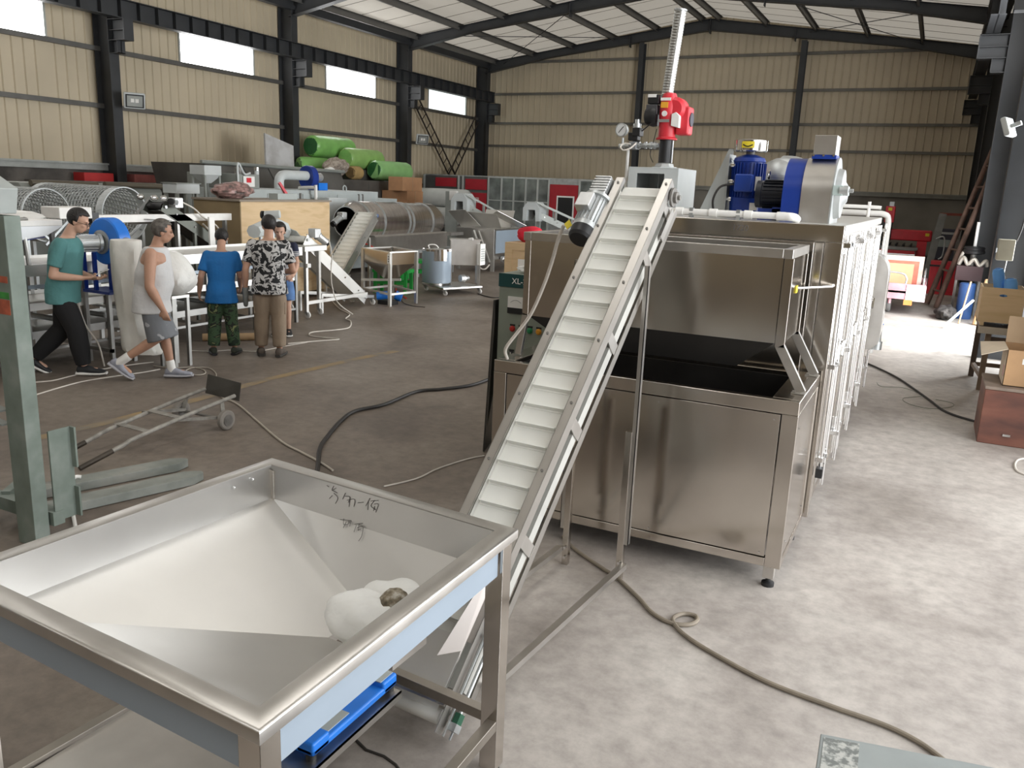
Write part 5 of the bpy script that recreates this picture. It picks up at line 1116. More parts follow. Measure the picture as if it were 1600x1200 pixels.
# green film rolls piled against the wall
pf = T('roll_rack', 'grey sheet platform carrying the green rolls by the left wall', 'rack', (-15.6, 20.5, 0))
MB().box((-16.4, 18.4, 0), (-14.95, 22.05, 2.12)).build('platform_body', DSH, pf, bevel=.01); MB().box((-16.0, 20.5, 2.12), (-15.5, 21.95, 2.425)).build('sheet_block', DSH, pf)
for y in (19.2, 20.4, 21.6): MB().plate([(-14.94, y, 2.1), (-14.94, y+.8, 2.1), (-14.94, y+.8, 1.3), (-14.94, y, 1.3)], .02).build('sheet_panel', DSH, pf)
GR = M('green_film', (.22, .48, .13), .35, 0, .18, 3); GRD = M('dark_green_roll_end', (.02, .11, .03), .5, 0, .2, 6)
def roll(name, a, b, r, mat, endm, label, cat, group=None):
    a, b = V(a), V(b); d = b-a; L = d.length
    t = T(name, label, cat, a, group)
    mb = MB().lathe(a, d, [(0, r*.82), (.06, r*.97), (.12, r), (L*.5, r*1.02), (L-.12, r), (L-.05, r*.95), (L, r*.8)], 28); 
    for v in mb.b.verts: v.co += V((random.uniform(-1, 1), random.uniform(-1, 1), random.uniform(-1, 1)))*.008
    mb.build('roll_body', mat, t); MB().lathe(a-d.normalized()*.004, d, [(0, .03), (0.001, r*.8), (.02, r*.85)], 24).build('roll_end', endm, t)
    return t
roll('green_roll', (-16.4, 19.05, 2.42), (-16.0, 19.9, 2.42), .28, GR, GRD, 'green film roll at the bottom of the pile with its dark end showing', 'roll')
roll('green_roll', (-16.33, 19.5, 3.02), (-16.33, 21.3, 3.02), .31, GR, GRD, 'green film roll at the top of the pile', 'roll')
roll('green_roll', (-15.72, 20.3, 2.73), (-15.72, 21.95, 2.73), .30, M('yellow_green_film', (.27, .47, .14), .35, 0, .15, 3), GR, 'yellowish green film roll in the middle of the pile', 'roll')
roll('green_roll', (-15.2, 21.0, 2.425), (-15.2, 22.75, 2.425), .29, M('light_green_film', (.27, .53, .20), .35, 0, .12, 3), GRD, 'light green film roll at the low end of the pile', 'roll')
roll('brown_paper_roll', (-15.3, 20.0, 2.32), (-15.35, 20.5, 2.32), .19, M('kraft_brown', (.40, .27, .11), .8, 0, .15, 8), M('kraft_core', (.16, .10, .04), .8, 0, .2, 8), 'short brown paper roll between the green rolls', 'roll')
one(bagmesh((-15.4, 19.45, 2.45), .30, .36, .22, 33, .4, 26), 'mop_bundle', ramp_mat('mop_threads', [(.35, (.20, .16, .13)), (.6, (.44, .38, .32))], 14, .9, 4), 'shaggy beige mop bundle beside the brown paper roll', 'mop')
one(bagmesh((-15.2, 18.95, 2.29), .17, .17, .14, 35, .2, 18), 'white_bundle', WBAG, 'small round white bundle beside the shaggy mop bundle', 'bundle')
for i, (y0_, y1_, z0_, z1_, lb) in enumerate(((20.75, 21.8, 1.86, 2.26, 'topmost brown cardboard box of the stack at the end of the grey oven'), (21.0, 21.85, 1.40, 1.86, 'middle brown cardboard box of the stack at the end of the grey oven'), (21.0, 21.85, .93, 1.40, 'lowest brown cardboard box of the stack at the end of the grey oven'))):
    t = T('cardboard_box', lb, 'cardboard box', (-14.2, (y0_+y1_)/2, z0_))
    MB().box((-14.9 if i else -14.5, y0_, z0_), (-14.0, y1_, z1_)).build('box_body', M('orange_cardboard', (.44, .235, .12), .8, 0, .08, 6), t, bevel=.008)
    MB().box((-13.999, (y0_+y1_)/2-.02, z0_), (-13.995, (y0_+y1_)/2+.02, z1_)).build('tape_strip', M('tan_tape', (.40, .24, .13), .3, 0, .05), t)
tag(MB().box((-14.9, 20.6, 0), (-13.95, 21.9, .93)).build('pallet_box', DSH), 'dark steel box under the brown cardboard boxes', 'box')
# pale insulation rolls behind the drum
INS = M('pale_insulation', (.44, .45, .43), .8, 0, .08, 4)
roll('insulation_roll', (-15.1, 22.8, 1.68), (-13.15, 23.2, 1.68), .28, INS, M('lime_lining', (.30, .45, .10), .6, 0, .1), 'thick pale grey insulation roll with lime end above the drum', 'roll')
roll('insulation_roll', (-14.9, 22.55, 1.12), (-13.4, 22.9, 1.12), .28, INS, INS, 'thinner pale insulation roll under the thick one behind the drum', 'roll')
rk = T('roll_stand', 'low grey stand holding the pale insulation rolls', 'stand', (-14, 22.8, 0))
MB().box((-14.94, 22.15, .80), (-12.9, 23.6, .835)).build('stand_top', IRON, rk)
for x, y in ((-14.8, 22.2), (-13.0, 22.2), (-14.8, 23.5), (-13.0, 23.5)): MB().box((x-.04, y-.04, 0), (x+.04, y+.04, .8)).build('leg', IRON, rk)
p0 = AY(709, 305, 20.5); wq = T('white_junction_box', 'square white junction box on a grey post above the far end of the drum', 'junction box', (p0.x, 20.5, 0))
MB().box((p0.x-.12, 20.45, p0.z-.14), (p0.x+.12, 20.55, p0.z+.12)).build('box_body', WHITE, wq, bevel=.01); MB().box((p0.x-.33, 20.6, 0), (p0.x+.05, 20.64, p0.z+.1)).build('post_panel', GREY, wq)
# metal booth with red doors across the end of the hall
bt = T('metal_booth', 'long galvanized booth with dark red panels and glazed grid in front of the back wall', 'booth', (-13, 26, 0))
yb = 25.9
MB().box((-16.6, yb+.06, .02), (-8.6, yb+.9, 2.44)).build('booth_body', GALV, bt)
MB().box((-16.6, yb+.02, .02), (-13.95, yb+.06, 2.40)).build('dark_panel', M('dark_booth_steel', (.12, .12, .115), .5, .5, .15), bt)
for x0_, x1_, z0_, z1_ in ((-16.08, -15.22, 2.03, 2.33), (-14.86, -14.0, 1.96, 2.32), (-14.86, -14.0, 1.2, 1.86), (-11.62, -10.6, 1.0, 2.24)):
    MB().box((x0_, yb, z0_), (x1_, yb+.05, z1_)).build('red_panel', DRED, bt, bevel=.006)
MB().box((-11.35, yb-.008, .9), (-10.72, yb+.045, 1.88)).build('white_door_frame', WHITE, bt); MB().box((-11.30, yb-.012, .9), (-10.77, yb-.004, 1.83)).build('dark_opening', BLACK, bt)
MB().box((-14.60, yb-.006, 1.52), (-14.30, yb, 1.70)).build('notice_plate', M('notice_pink', (.55, .36, .36), .5, 0, .05), bt)
for i in range(3): MB().box((-14.57+.085*i, yb-.009, 1.55), (-14.52+.085*i, yb-.006, 1.66)).build('notice_mark', DRED, bt)
FRW = M('white_frame_metal', (.50, .52, .50), .45, .4, .08)
GLS = M('hazy_grey_pane', (.20, .22, .21), .25, .3, .5, 2.5)
MB().box((-13.9, yb, .6), (-11.66, yb+.04, 2.38)).build('pane_row', GLS, bt); MB().box((-10.55, yb, .6), (-8.65, yb+.04, 2.36)).build('pane_row', GLS, bt)
for x in (-16.55, -15.12, -14.95, -13.93, -13.42, -12.95, -12.5, -12.06, -11.65, -10.55, -10.1, -9.65, -9.15): MB().box((x-.03, yb-.03, .02), (x+.03, yb+.05, 2.42)).build('frame_post', FRW, bt)
for x0_, x1_ in ((-13.93, -11.65), (-10.55, -8.65)):
    for z in (2.38, 1.62): MB().box((x0_, yb-.025, z), (x1_, yb+.045, z+.035)).build('frame_rail', FRW, bt)
# two ladders crossed against the left wall
def ladder(name, label, a, b, w, n, mat, rr=.025, wdir=(0, 1, 0)):
    a, b, wd_ = V(a), V(b), V(wdir).normalized()*w/2
    t = T(name, label, 'ladder', a)
    for s in (-1, 1): MB().bar(a+wd_*s, b+wd_*s, rr*1.3, rr*2, wdir).build('stile', mat, t)
    for i in range(n):
        p = a.lerp(b, (i+.6)/n); MB().cyl(p-wd_, p+wd_, rr*.6, n=8).build('rung', mat, t)
    return t
LM = M('rusty_dark_iron', (.045, .035, .03), .7, .3, .25, 10)
ladder('iron_ladder', 'dark iron ladder on the left wall leaning away from the small floodlight', (-16.85, 28.6, 2.2), (-17.0, 26.1, 4.85), .34, 9, LM, wdir=(0, .73, .69))
ladder('iron_ladder', 'dark iron ladder on the left wall leaning towards the corner column', (-16.75, 27.9, 2.2), (-16.9, 30.3, 4.7), .34, 9, LM, wdir=(0, .72, -.69))
lsb = T('ladder_shelf', 'dark steel locker against the left wall under the crossed iron ladders', 'locker', (-16.8, 28.2, 0))
MB().box((-17.1, 27.2, 0), (-16.55, 29.4, 2.2)).build('locker_body', IRON, lsb, bevel=.01); MB().box((-16.55, 27.3, .1), (-16.53, 28.28, 2.1)).build('locker_door', IRON, lsb); MB().box((-16.55, 28.32, .1), (-16.53, 29.3, 2.1)).build('locker_door', IRON, lsb)
# floodlights
def flood(x, y, z, ax, label, s=1.):
    t = T('floodlight', label, 'floodlight', (x, y, z)); d = V(ax).normalized()
    u = V((0, 0, 1)).cross(d).normalized(); v = d.cross(u)
    def fb(a, b, n, mt, bv=0, P=None):
        p = [V((x, y, z)) + u*i*s + v*j*s + d*k*s for k in (a[2], b[2]) for i, j in ((a[0], a[1]), (b[0], a[1]), (b[0], b[1]), (a[0], b[1]))]
        return MB().quadmesh(p, [(0,3,2,1),(4,5,6,7),(0,1,5,4),(1,2,6,5),(2,3,7,6),(3,0,4,7)]).build(n, mt, P or t, bevel=bv)
    fb((-.22, -.17, -.10), (.22, .17, 0), 'housing', GREYL, .02)
    fb((-.19, -.14, 0), (.19, .14, .004), 'lamp_bezel', BLACK)
    fb((-.16, -.115, .004), (.16, .115, .008), 'reflector', M('floodlight_reflector', (.55, .58, .56), .25, .6, .1))
    fb((-.08, -.03, .008), (-.01, .05, .011), 'lamp_chip', WHITE); fb((.01, -.03, .008), (.08, .05, .011), 'lamp_chip', WHITE)
    MB().bar(V((x, y, z))-d*.10*s, V((x, y, z))-d*.26*s, .05).build('mounting_arm', GALV, t)
flood(-16.25, 13.52, 3.62, (.75, -.45, -.22), 'square floodlight on the dark column by the two wide windows')
flood(-16.25, 25.3, 3.57, (.75, -.5, -.25), 'small floodlight on the dark column near the crossed ladders')
flood(.62, 12.6, 3.07, (-.85, .3, -.35), 'white floodlight on the dark column by the doorway', .7)
# ------------------------------------------------------------------ door side of the hall
rm = T('red_cutting_machine', 'red and black cutting machine with upright red head against the back wall', 'machine', (-.9, 27, 0))
MB().box((-2.2, 26.1, .0), (-.05, 27.8, .62)).build('black_base', BLACK, rm, bevel=.02); MB().box((-2.2, 26.08, .50), (-.42, 26.12, .80)).build('red_front', RED, rm)
MB().box((-2.2, 26.05, .82), (-.36, 27.6, .90)).build('bed_edge', M('bed_edge_grey', (.25, .25, .24), .5, .4, .1), rm)
for i in range(9): MB().box((-2.1+.19*i, 26.2, .90), (-2.06+.19*i, 27.5, .96)).build('bed_slat', BLACK, rm)
MB().box((-1.25, 26.3, 1.07), (-.05, 26.7, 1.37)).build('red_beam', RED, rm, bevel=.04); MB().box((-.22, 26.28, 1.22), (-.12, 26.3, 1.30)).build('yellow_label', YEL, rm)
MB().box((-1.4, 26.15, 1.02), (-1.1, 26.5, 1.62)).build('black_head', BLACK, rm, bevel=.03); MB().box((-1.32, 26.1, 1.55), (-1.07, 26.4, 2.0)).build('red_head_cover', RED, rm, bevel=.02)
MB().box((-1.25, 26.09, 1.88), (-1.15, 26.1, 1.96)).build('head_label', YEL, rm); MB().box((-1.24, 26.2, 2.0), (-1.12, 26.35, 2.12)).build('head_top', GALV, rm)
MB().cyl((-1.25, 26.12, 1.1), (-1.25, 26.12, 1.45), .05, n=12).build('head_coil', M('worn_wire', (.3, .24, .18), .5, .5, .2), rm)
MB().box((-.4, 26.2, .62), (-.15, 26.6, 1.07)).build('beam_post', RED, rm)
# standing steel frame, desk things behind it
sf = T('steel_door_frame', 'empty grey steel frame with red top bar standing behind the leaning ladder', 'frame', (.3, 24, 0))
GF = M('weathered_grey_steel', (.24, .245, .235), .6, .3, .15, 4)
MB().bar((-.08, 24, 0), (.13, 24, 1.88), .17, .08, (0, 1, 0)).build('upright', GF, sf); MB().bar((.52, 24.2, 0), (.58, 24.2, 1.86), .08, .08, (0, 1, 0)).build('upright', IRON, sf)
MB().bar((.05, 24, 1.87), (.62, 24.2, 1.87), .06).build('top_bar', M('faded_red_paint', (.28, .07, .055), .6, 0, .2, 6), sf); MB().bar((-.02, 24, .62), (.6, 24.2, .62), .05).build('cross_bar', IRON, sf)
MB().tube([(.06, 23.9, 1.25), (.2, 23.85, 1.32), (.26, 23.85, 1.2), (.26, 23.85, .85), (.18, 23.9, .75)], .018, 8).build('pull_handle', GALV, sf)
dk = T('control_desk', 'dark control desk with pale screens behind the standing steel frame', 'desk', (.4, 26.6, 0))
MB().box((.0, 26.3, 0), (.7, 26.9, .60)).build('desk_body', BLACK, dk, bevel=.02); MB().box((.05, 26.4, .60), (.65, 26.8, 1.45)).build('monitor_box', M('dark_slate', (.05, .05, .07), .5, 0, .05), dk, bevel=.02)
MB().box((.12, 26.38, .95), (.5, 26.4, 1.15)).build('screen', M('pale_screen', (.32, .36, .35), .3, 0, .05), dk); MB().box((.18, 26.37, 1.30), (.6, 26.4, 1.36)).build('panel_strip', GALV, dk)
rl = T('red_locker', 'low bright red metal locker behind the leaning ladder', 'locker', (.35, 22.5, 0))
MB().box((.02, 22.4, 0), (.62, 22.9, .78)).build('locker_body', RED, rl, bevel=.01)
for x in (.03, .33): MB().box((x, 22.385, .1), (x+.27, 22.4, .74)).build('locker_door', RED, rl, bevel=.006)
MB().bar((.31, 22.37, .1), (.31, 22.37, .78), .03).build('black_post', BLACK, rl); MB().box((.0, 22.36, .66), (.3, 22.4, .70)).build('black_bar', BLACK, rl)
WR = M('rusty_pipe', (.17, .105, .08), .7, .3, .35, 5)
t = T('rusty_ladder', 'tall rusty pipe ladder leaning to the right against the big dark column', 'ladder', (.2, 19.3, 0))
a0, a1, b0, b1 = V((.06, 19.75, .03)), V((.24, 19.12, .03)), V((1.0, 20.3, 3.95)), V((1.12, 19.9, 3.95))
for a, b in ((a0, b0), (a1, b1)): MB().cyl(a, b, .055, .045, 12).build('stile', WR, t)
for i in range(9): f = (i+.75)/9.2; MB().cyl(a0.lerp(b0, f), a1.lerp(b1, f), .022, n=8).build('rung', WR, t)
# cargo tricycle
tr = T('cargo_tricycle', 'faded pink cargo tricycle with railed bed carrying a big framed board', 'tricycle', (-.5, 18.1, 0))
PK = M('faded_pink_paint', (.46, .24, .27), .55, .1, .2, 5)
MB().box((-1.4, 17.6, .42), (.0, 19.4, .46)).build('bed_floor', PK, tr)
for a, b in (((-1.4, 17.6), (-1.37, 19.4)), ((-.03, 17.6), (0, 19.4)), ((-1.37, 17.6), (-.03, 17.63)), ((-1.37, 19.37), (-.03, 19.4))): MB().box((a[0], a[1], .30), (b[0], b[1], .60)).build('side_board', PK, tr, bevel=.008)
MB().box((-.33, 17.585, .28), (.01, 17.6, .58)).build('pale_tail_board', M('bleached_pink', (.60, .50, .53), .5, .1, .15, 5), tr)
for x in (-.05, -1.35): MB().tube([(x, 17.65, .60), (x, 17.65, .72), (x, 17.75, .80), (x, 19.25, .80), (x, 19.35, .72), (x, 19.35, .6)], .018, 8).build('side_rail', GALV, tr)
MB().tube([(-1.3, 17.62, .60), (-1.3, 17.62, .74), (-1.1, 17.62, .80), (-.5, 17.62, .80), (-.36, 17.62, .72), (-.36, 17.62, .6)], .018, 8).build('rear_rail', GALV, tr)
for x in (-.62, -1.25):
    wl = MB().lathe((x-.05, 17.95, .24), (1, 0, 0), [(0, .17), (.0, .21), (.03, .24), (.07, .24), (.10, .21), (.10, .17)], 28).build('tyre', M('grey_tyre', (.15, .145, .14), .8, 0, .1), tr)
    MB().lathe((x-.03, 17.95, .24), (1, 0, 0), [(0, .02), (.0, .18), (.06, .18), (.06, .02)], 24).build('wheel_rim', PK, wl)
MB().tube([(-.60, 17.68, .20), (-.60, 17.72, .42), (-.60, 17.95, .52), (-.60, 18.2, .42), (-.60, 18.25, .25)], .03, 8).build('mudguard', PK, tr)
MB().bar((-.62, 18.0, .26), (-1.25, 18.0, .26), .06).build('axle', IRON, tr); MB().bar((-.4, 17.7, .34), (-.4, 20.6, .36), .05).build('frame_tube', PK, tr)
MB().box((-.35, 17.57, .20), (-.2, 17.6, .30)).build('tail_lamp', M('orange_lamp', (.7, .22, .06), .4, 0, .1), tr)
MB().cyl((-.65, 20.4, .24), (-.58, 20.4, .24), .24, n=24).build('front_wheel', M('grey_tyre', (.15, .145, .14), .8, 0, .1), tr); MB().cyl((-.61, 20.45, .24), (-.61, 20.3, 1.0), .025, n=10).build('steering_post', PK, tr); MB().cyl((-.9, 20.3, 1.0), (-.32, 20.3, 1.0), .018, n=8).build('handlebar', GALV, tr)
fb = T('framed_board', 'big pale board with red inner frame standing in the tricycle bed', 'board', (-.8, 18.5, .46))
MB().box((-1.5, 18.5, .47), (-.1, 18.56, 1.08)).build('board_panel', M('pale_pink_frame', (.55, .44, .38), .6, 0, .1, 5), fb, bevel=.01)
MB().box((-1.45, 18.485, .5), (-.18, 18.5, .98)).build('red_border', M('faded_red_border', (.50, .14, .09), .6, 0, .2, 8), fb); MB().box((-1.42, 18.475, .5), (-.27, 18.486, .92)).build('peach_panel', M('peach_panel', (.68, .40, .22), .6, 0, .1, 4), fb)
# odds and ends in the corner
js = T('machine_stool', 'black round stool with crumpled pale metal arms behind the wooden box of blue rolls', 'stool', (.78, 19.4, 0))
MB().lathe((.78, 19.4, 1.18), (0, 0, 1), [(0, .10), (.02, .19), (.06, .20), (.09, .18), (.12, .19), (.15, .17), (.16, .05)], 24).build('seat', BLACK, js)
MB().tube([(.55, 19.3, .98), (.62, 19.25, 1.12), (.70, 19.2, .99), (.80, 19.2, 1.10), (.90, 19.2, .98), (1.0, 19.25, 1.08), (1.04, 19.3, .97)], .035, 10).build('metal_arm', M('pale_worn_metal', (.52, .48, .42), .5, .5, .15), js)
MB().tube([(.6, 19.35, 1.22), (.56, 19.35, 1.08), (.55, 19.3, .98)], .03, 8).build('metal_arm', M('pale_worn_metal', (.52, .48, .42), .5, .5, .15), js)
MB().cyl((.78, 19.4, .8), (.78, 19.4, 1.2), .05, n=12).build('pillar', IRON, js); MB().cyl((.78, 19.4, 1.34), (.78, 19.4, 1.8), .03, n=10).build('back_post', WHITE, js); MB().box((.52, 19.2, .68), (.98, 19.6, .96)).build('dark_base_box', M('maroon_box', (.05, .02, .022), .6, 0, .1), js)
for x, y in ((.55, 19.25), (.95, 19.25), (.55, 19.55), (.95, 19.55)): MB().box((x-.02, y-.02, 0), (x+.02, y+.02, .68)).build('leg', IRON, js)
js.location = js.location + V((-.04, -.72, 0))
one(MB().lathe((.70, 17.95, 0), (0, 0, 1), [(0, .13), (.02, .14), (.66, .14), (.68, .12)], 24), 'blue_drum', M('faded_blue_plastic', (.025, .07, .20), .5, 0, .15, 5), 'dark blue plastic drum under the black round stool', 'drum')
one(bagmesh((.40, 17.75, .11), .15, .42, .13, 44, .5, 28), 'dark_rag_pile', ramp_mat('dirty_rags', [(.35, (.02, .018, .016)), (.65, (.09, .08, .075))], 8, .9, 5), 'dark dirty heap of rags on the floor at the foot of the column', 'rags')
one(MB().cyl((.36, 16.2, .03), (.78, 16.9, .46), .022, n=10), 'pale_pipe', WHITE, 'pale pipe leaning on the corner clutter behind the table', 'pipe')
for i, (x, lb) in enumerate(((.62, 'thin bamboo pole beside the blue drum'), (.9, 'rolled brown paper tube behind the wooden box of blue rolls'))):
    one(MB().cyl((x, 17.1, .0), (x+.10, 17.4, .75+.05*i), .015 + .05*i, n=10), 'leaning_pole' if i == 0 else 'paper_tube', CARD, lb, 'pole' if i == 0 else 'tube')
sbx = T('switch_box', 'beige switch box mounted on the big dark column by the doorway', 'switch box', (.88, 13.1, 1.4))
MB().box((.79, 13.06, 1.40), (.99, 13.26, 1.68)).build('box_body', M('beige_enamel', (.36, .34, .27), .5, 0, .1, 5), sbx, bevel=.01); MB().box((.775, 13.09, 1.50), (.79, 13.13, 1.56)).build('catch', CHROME, sbx); MB().tube([(.92, 13.1, 1.40), (.90, 13.1, 1.1), (.84, 13.1, .8)], .008, 6).build('conduit', GALV, sbx)
MB().tube([(1.0, 13.15, 1.66), (1.05, 13.15, 2.0), (1.06, 13.15, 3.0)], .01, 6).build('feed_cable', CABLEK, sbx)
# work table with the wooden box and blue rolls
tb = T('dark_table', 'dark wooden work table in the doorway with a stretcher frame', 'table', (1.0, 11.4, 0))
DW = M('dark_stained_wood', (.075, .05, .035), .6, 0, .25, 6, stretch=(1, 1, .2))
MB().box((.62, 10.9, .69), (1.27, 12.0, .75)).build('table_top', DW, tb, bevel=.006); MB().box((.60, 10.88, .68), (1.27, 10.92, .755)).build('pale_edge', M('pale_edge_wood', (.42, .37, .30), .6, 0, .1), tb)
for x, y in ((.66, 11.85), (.72, 10.98), (1.22, 10.98), (1.22, 11.9)): MB().box((x-.03, y-.03, 0), (x+.03, y+.03, .69)).build('leg', DW if y > 11.5 else M('brown_wood', (.17, .115, .075), .65, 0, .2, 6), tb)
for a, b in (((.66, 11.85), (.72, 10.98)), ((.72, 10.98), (1.22, 10.98)), ((1.22, 10.98), (1.22, 11.9)), ((.66, 11.85), (1.22, 11.9))): MB().bar((a[0], a[1], .16), (b[0], b[1], .16), .04, .05).build('stretcher', M('brown_wood', (.17, .115, .075), .65, 0, .2, 6), tb)
MB().bar((.72, 10.98, .60), (1.22, 10.98, .60), .03, .07).build('apron', DW, tb)
bxw = T('handled_wooden_box', 'open plywood box with an oval hand hole holding blue rolls on the dark table', 'box', (.85, 11.2, .755))
x0, x1, y0, y1, z0, z1 = .585, 1.02, 11.0, 11.55, .80, 1.20
MB().box((x0, y0, z0), (x1, y1, z0+.015)).build('box_floor', PLY, bxw)
# front board with an oval hole
cx_, cz_, hw, hh = (x0+x1)/2+.0, z1-.085, .04, .014; out = [(x0, z0), (x1, z0), (x1, z1), (x0, z1)]
mb = MB(); N_ = 24; ov_ = [(cx_+hw*cos(2*pi*k/N_), cz_+hh*sin(2*pi*k/N_)) for k in range(N_)]
def rect_at(a):
    c, s = cos(a), sin(a); tx = ((x1-cx_) if c > 0 else (x0-cx_))/c if abs(c) > 1e-6 else 1e9; tz = ((z1-cz_) if s > 0 else (z0-cz_))/s if abs(s) > 1e-6 else 1e9
    tt = min(tx, tz); return (cx_+c*tt, cz_+s*tt)
ang = sorted(set([2*pi*k/N_ for k in range(N_)] + [atan2(z-cz_, x-cx_) % (2*pi) for x, z in out]))
vi = [(cx_+hw*cos(a), y0, cz_+hh*sin(a)) for a in ang]; vo = [(rect_at(a)[0], y0, rect_at(a)[1]) for a in ang]; n_a = len(ang)
mb.quadmesh(vi+vo, [(i, (i+1) % n_a, n_a+(i+1) % n_a, n_a+i) for i in range(n_a)]).build('front_board', PLY, bxw, solid=.012, angle=5)
MB().box((x0, y1-.012, z0), (x1, y1, z1)).build('back_board', PLY, bxw); MB().box((x0, y0+.006, z0), (x0+.012, y1-.012, z1)).build('side_board', PLY, bxw); MB().box((x1-.012, y0+.006, z0), (x1, y1-.012, z1)).build('side_board', PLY, bxw)
for x in (x0+.03, x1-.07): MB().box((x, y0, .755), (x+.04, y1, z0)).build('runner', PLY, bxw)
BR = M('pale_blue_roll', (.12, .34, .74), .5, 0, .1, 6)
for i, (a, b, r, lb) in enumerate((((.86, 11.35, .83), (.72, 11.3, 1.40), .062, 'taller of the two blue rolls standing in the plywood box'), ((.94, 11.2, .83), (.86, 11.22, 1.30), .07, 'shorter bent blue roll in the plywood box'))):
    t = T('blue_roll', lb, 'roll', a); d = V(b)-V(a); MB().lathe(a, d, [(0, r), (d.length-.05, r), (d.length-.01, r*.85), (d.length, r*.3)], 22).build('roll_body', BR, t)
    MB().lathe(V(a)+d*.999, d, [(0, r*.5), (.004, r*.45)], 18).build('roll_core', M('roll_core', (.05, .16, .42), .6, 0, .05), t)
# brown chest and open carton
ch = T('brown_chest', 'dark reddish brown wooden chest on the floor under the open carton', 'chest', (.9, 8.7, 0))
CH = ramp_mat('red_brown_wood', [(.3, (.075, .03, .022)), (.55, (.15, .055, .035)), (.75, (.20, .085, .055))], 2.2, .5, 5, stretch=(1, 1, 3))
MB().box((.605, 8.45, .0), (1.22, 9.1, .50)).build('chest_body', CH, ch, bevel=.008); MB().box((.60, 8.44, .50), (1.225, 9.12, .53)).build('chest_top', M('dusty_brown', (.22, .17, .135), .7, 0, .2, 6), ch, bevel=.006); MB().box((.80, 8.435, .09), (.86, 8.45, .11)).build('handle', CHROME, ch)
ca = T('open_carton', 'open brown cardboard carton with raised flaps and white labels on the brown chest', 'carton', (.95, 8.8, .53))
x0, x1, y0, y1, z0, z1 = .735, 1.2, 8.55, 9.05, .53, .86
CIN = M('inner_cardboard', (.50, .36, .23), .8, 0, .05, 6)
MB().box((x0, y0, z0), (x1, y1, z0+.008)).build('carton_floor', CARD, ca)
MB().box((x0, y0, z0), (x1, y0+.006, z1)).build('front_wall', CARD, ca); MB().box((x0, y1-.006, z0), (x1, y1, z1)).build('back_wall', CARD, ca); MB().box((x0, y0, z0), (x0+.006, y1, z1)).build('side_wall', M('pale_cardboard', (.60, .50, .38), .8, 0, .05, 6), ca); MB().box((x1-.006, y0, z0), (x1, y1, z1)).build('side_wall', CARD, ca)
MB().plate([(x0, y0+.01, z1), (x0, y1-.01, z1), (x0-.20, y1-.03, z1-.02), (x0-.20, y0+.03, z1-.08)], .006).build('side_flap', M('pale_cardboard', (.60, .50, .38), .8, 0, .05, 6), ca)
MB().plate([(x0+.01, y1, z1), (x1-.01, y1, z1), (x1-.01, y1+.06, z1+.24), (x0+.01, y1+.06, z1+.24)], .006).build('back_flap', CIN, ca); MB().plate([(x1, y0+.01, z1), (x1, y1-.01, z1), (x1+.05, y1-.01, z1+.2), (x1+.05, y0+.01, z1+.2)], .006).build('side_flap', CIN, ca)
MB().box((.86, y0-.002, .74), (.95, y0, .79)).build('white_label', WHITE, ca); MB().box((.93, y0-.002, .80), (.99, y0, .84)).build('white_label', WHITE, ca); MB().box((x0-.002, 8.62, .60), (x0, 8.7, .70)).build('pink_smudge', M('pink_smudge', (.55, .30, .28), .8, 0, .1), ca)
# grey steel box close to the viewer
gb = T('grey_steel_box', 'grey painted steel box with a speckled patch at the bottom edge near the viewer', 'box', (.15, 1.9, 0))
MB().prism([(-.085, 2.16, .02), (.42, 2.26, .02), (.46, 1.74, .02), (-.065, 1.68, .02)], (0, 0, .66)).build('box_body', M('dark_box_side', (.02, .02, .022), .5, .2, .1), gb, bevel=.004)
MB().prism([(-.088, 2.165, .68), (.425, 2.265, .68), (.465, 1.735, .68), (-.068, 1.675, .68)], (0, 0, .012)).build('top_sheet', M('blue_grey_sheet', (.30, .325, .32), .45, .3, .1, 6), gb, bevel=.003)
MB().prism([(-.078, 2.15, .6922), (.01, 2.17, .6922), (.02, 1.9, .6922), (-.066, 1.9, .6922)], (0, 0, .001)).build('speckled_patch', ramp_mat('speckled_print', [(.42, (.16, .17, .16)), (.5, (.30, .31, .29)), (.58, (.45, .45, .42))], 60, .6, 3), gb)
# ------------------------------------------------------------------ control cabinet by the tank
cc = T('control_cabinet', 'grey-green electrical control cabinet with rows of buttons and dark green header', 'control cabinet', (-2.6, 5.95, 0))
CG = M('cabinet_grey_green', (.24, .27, .225), .5, 0, .06, 5); x0, x1, y0 = -2.955, -2.42, 5.72; zt = 1.45
MB().box((x0, y0, .04), (x1, y0+.38, zt)).build('cabinet_body', CG, cc, bevel=.006)
MB().box((x0-.002, y0-.006, zt-.10), (x1+.002, y0, zt+.002)).build('header_strip', M('dark_green_header', (.006, .055, .055), .45, 0, .05), cc)
text_mesh('XL-21', 'header_lettering', WHITE, cc, (x0+.19, y0-.008, zt-.052), (1, 0, 0), (0, 0, 1), .062)
mtr = MB().box((x0+.085, y0-.012, zt-.30), (x0+.225, y0, zt-.17)).build('panel_meter', WHITE, cc); MB().box((x0+.085, y0-.015, zt-.30), (x0+.225, y0-.012, zt-.255)).build('meter_base', BLACK, mtr)
MB().tube([(x0+.11+.09*i/6, y0-.0135, zt-.215+.02*sin(pi*i/6)) for i in range(7)], .0012, 5, 2).build('meter_scale', BLACK, mtr)
MB().box((x0+.315, y0-.012, zt-.29), (x0+.40, y0, zt-.19)).build('temperature_display', WHITE, cc); MB().box((x0+.325, y0-.015, zt-.25), (x0+.39, y0-.012, zt-.21)).build('display_window', BLACK, cc)
cols = {'r': M('red_button', (.42, .02, .015), .35, 0, 0), 'g': M('green_button', (.015, .22, .08), .35, 0, 0), 'y': M('amber_button', (.62, .28, .02), .35, 0, 0), 'k': BLACK}
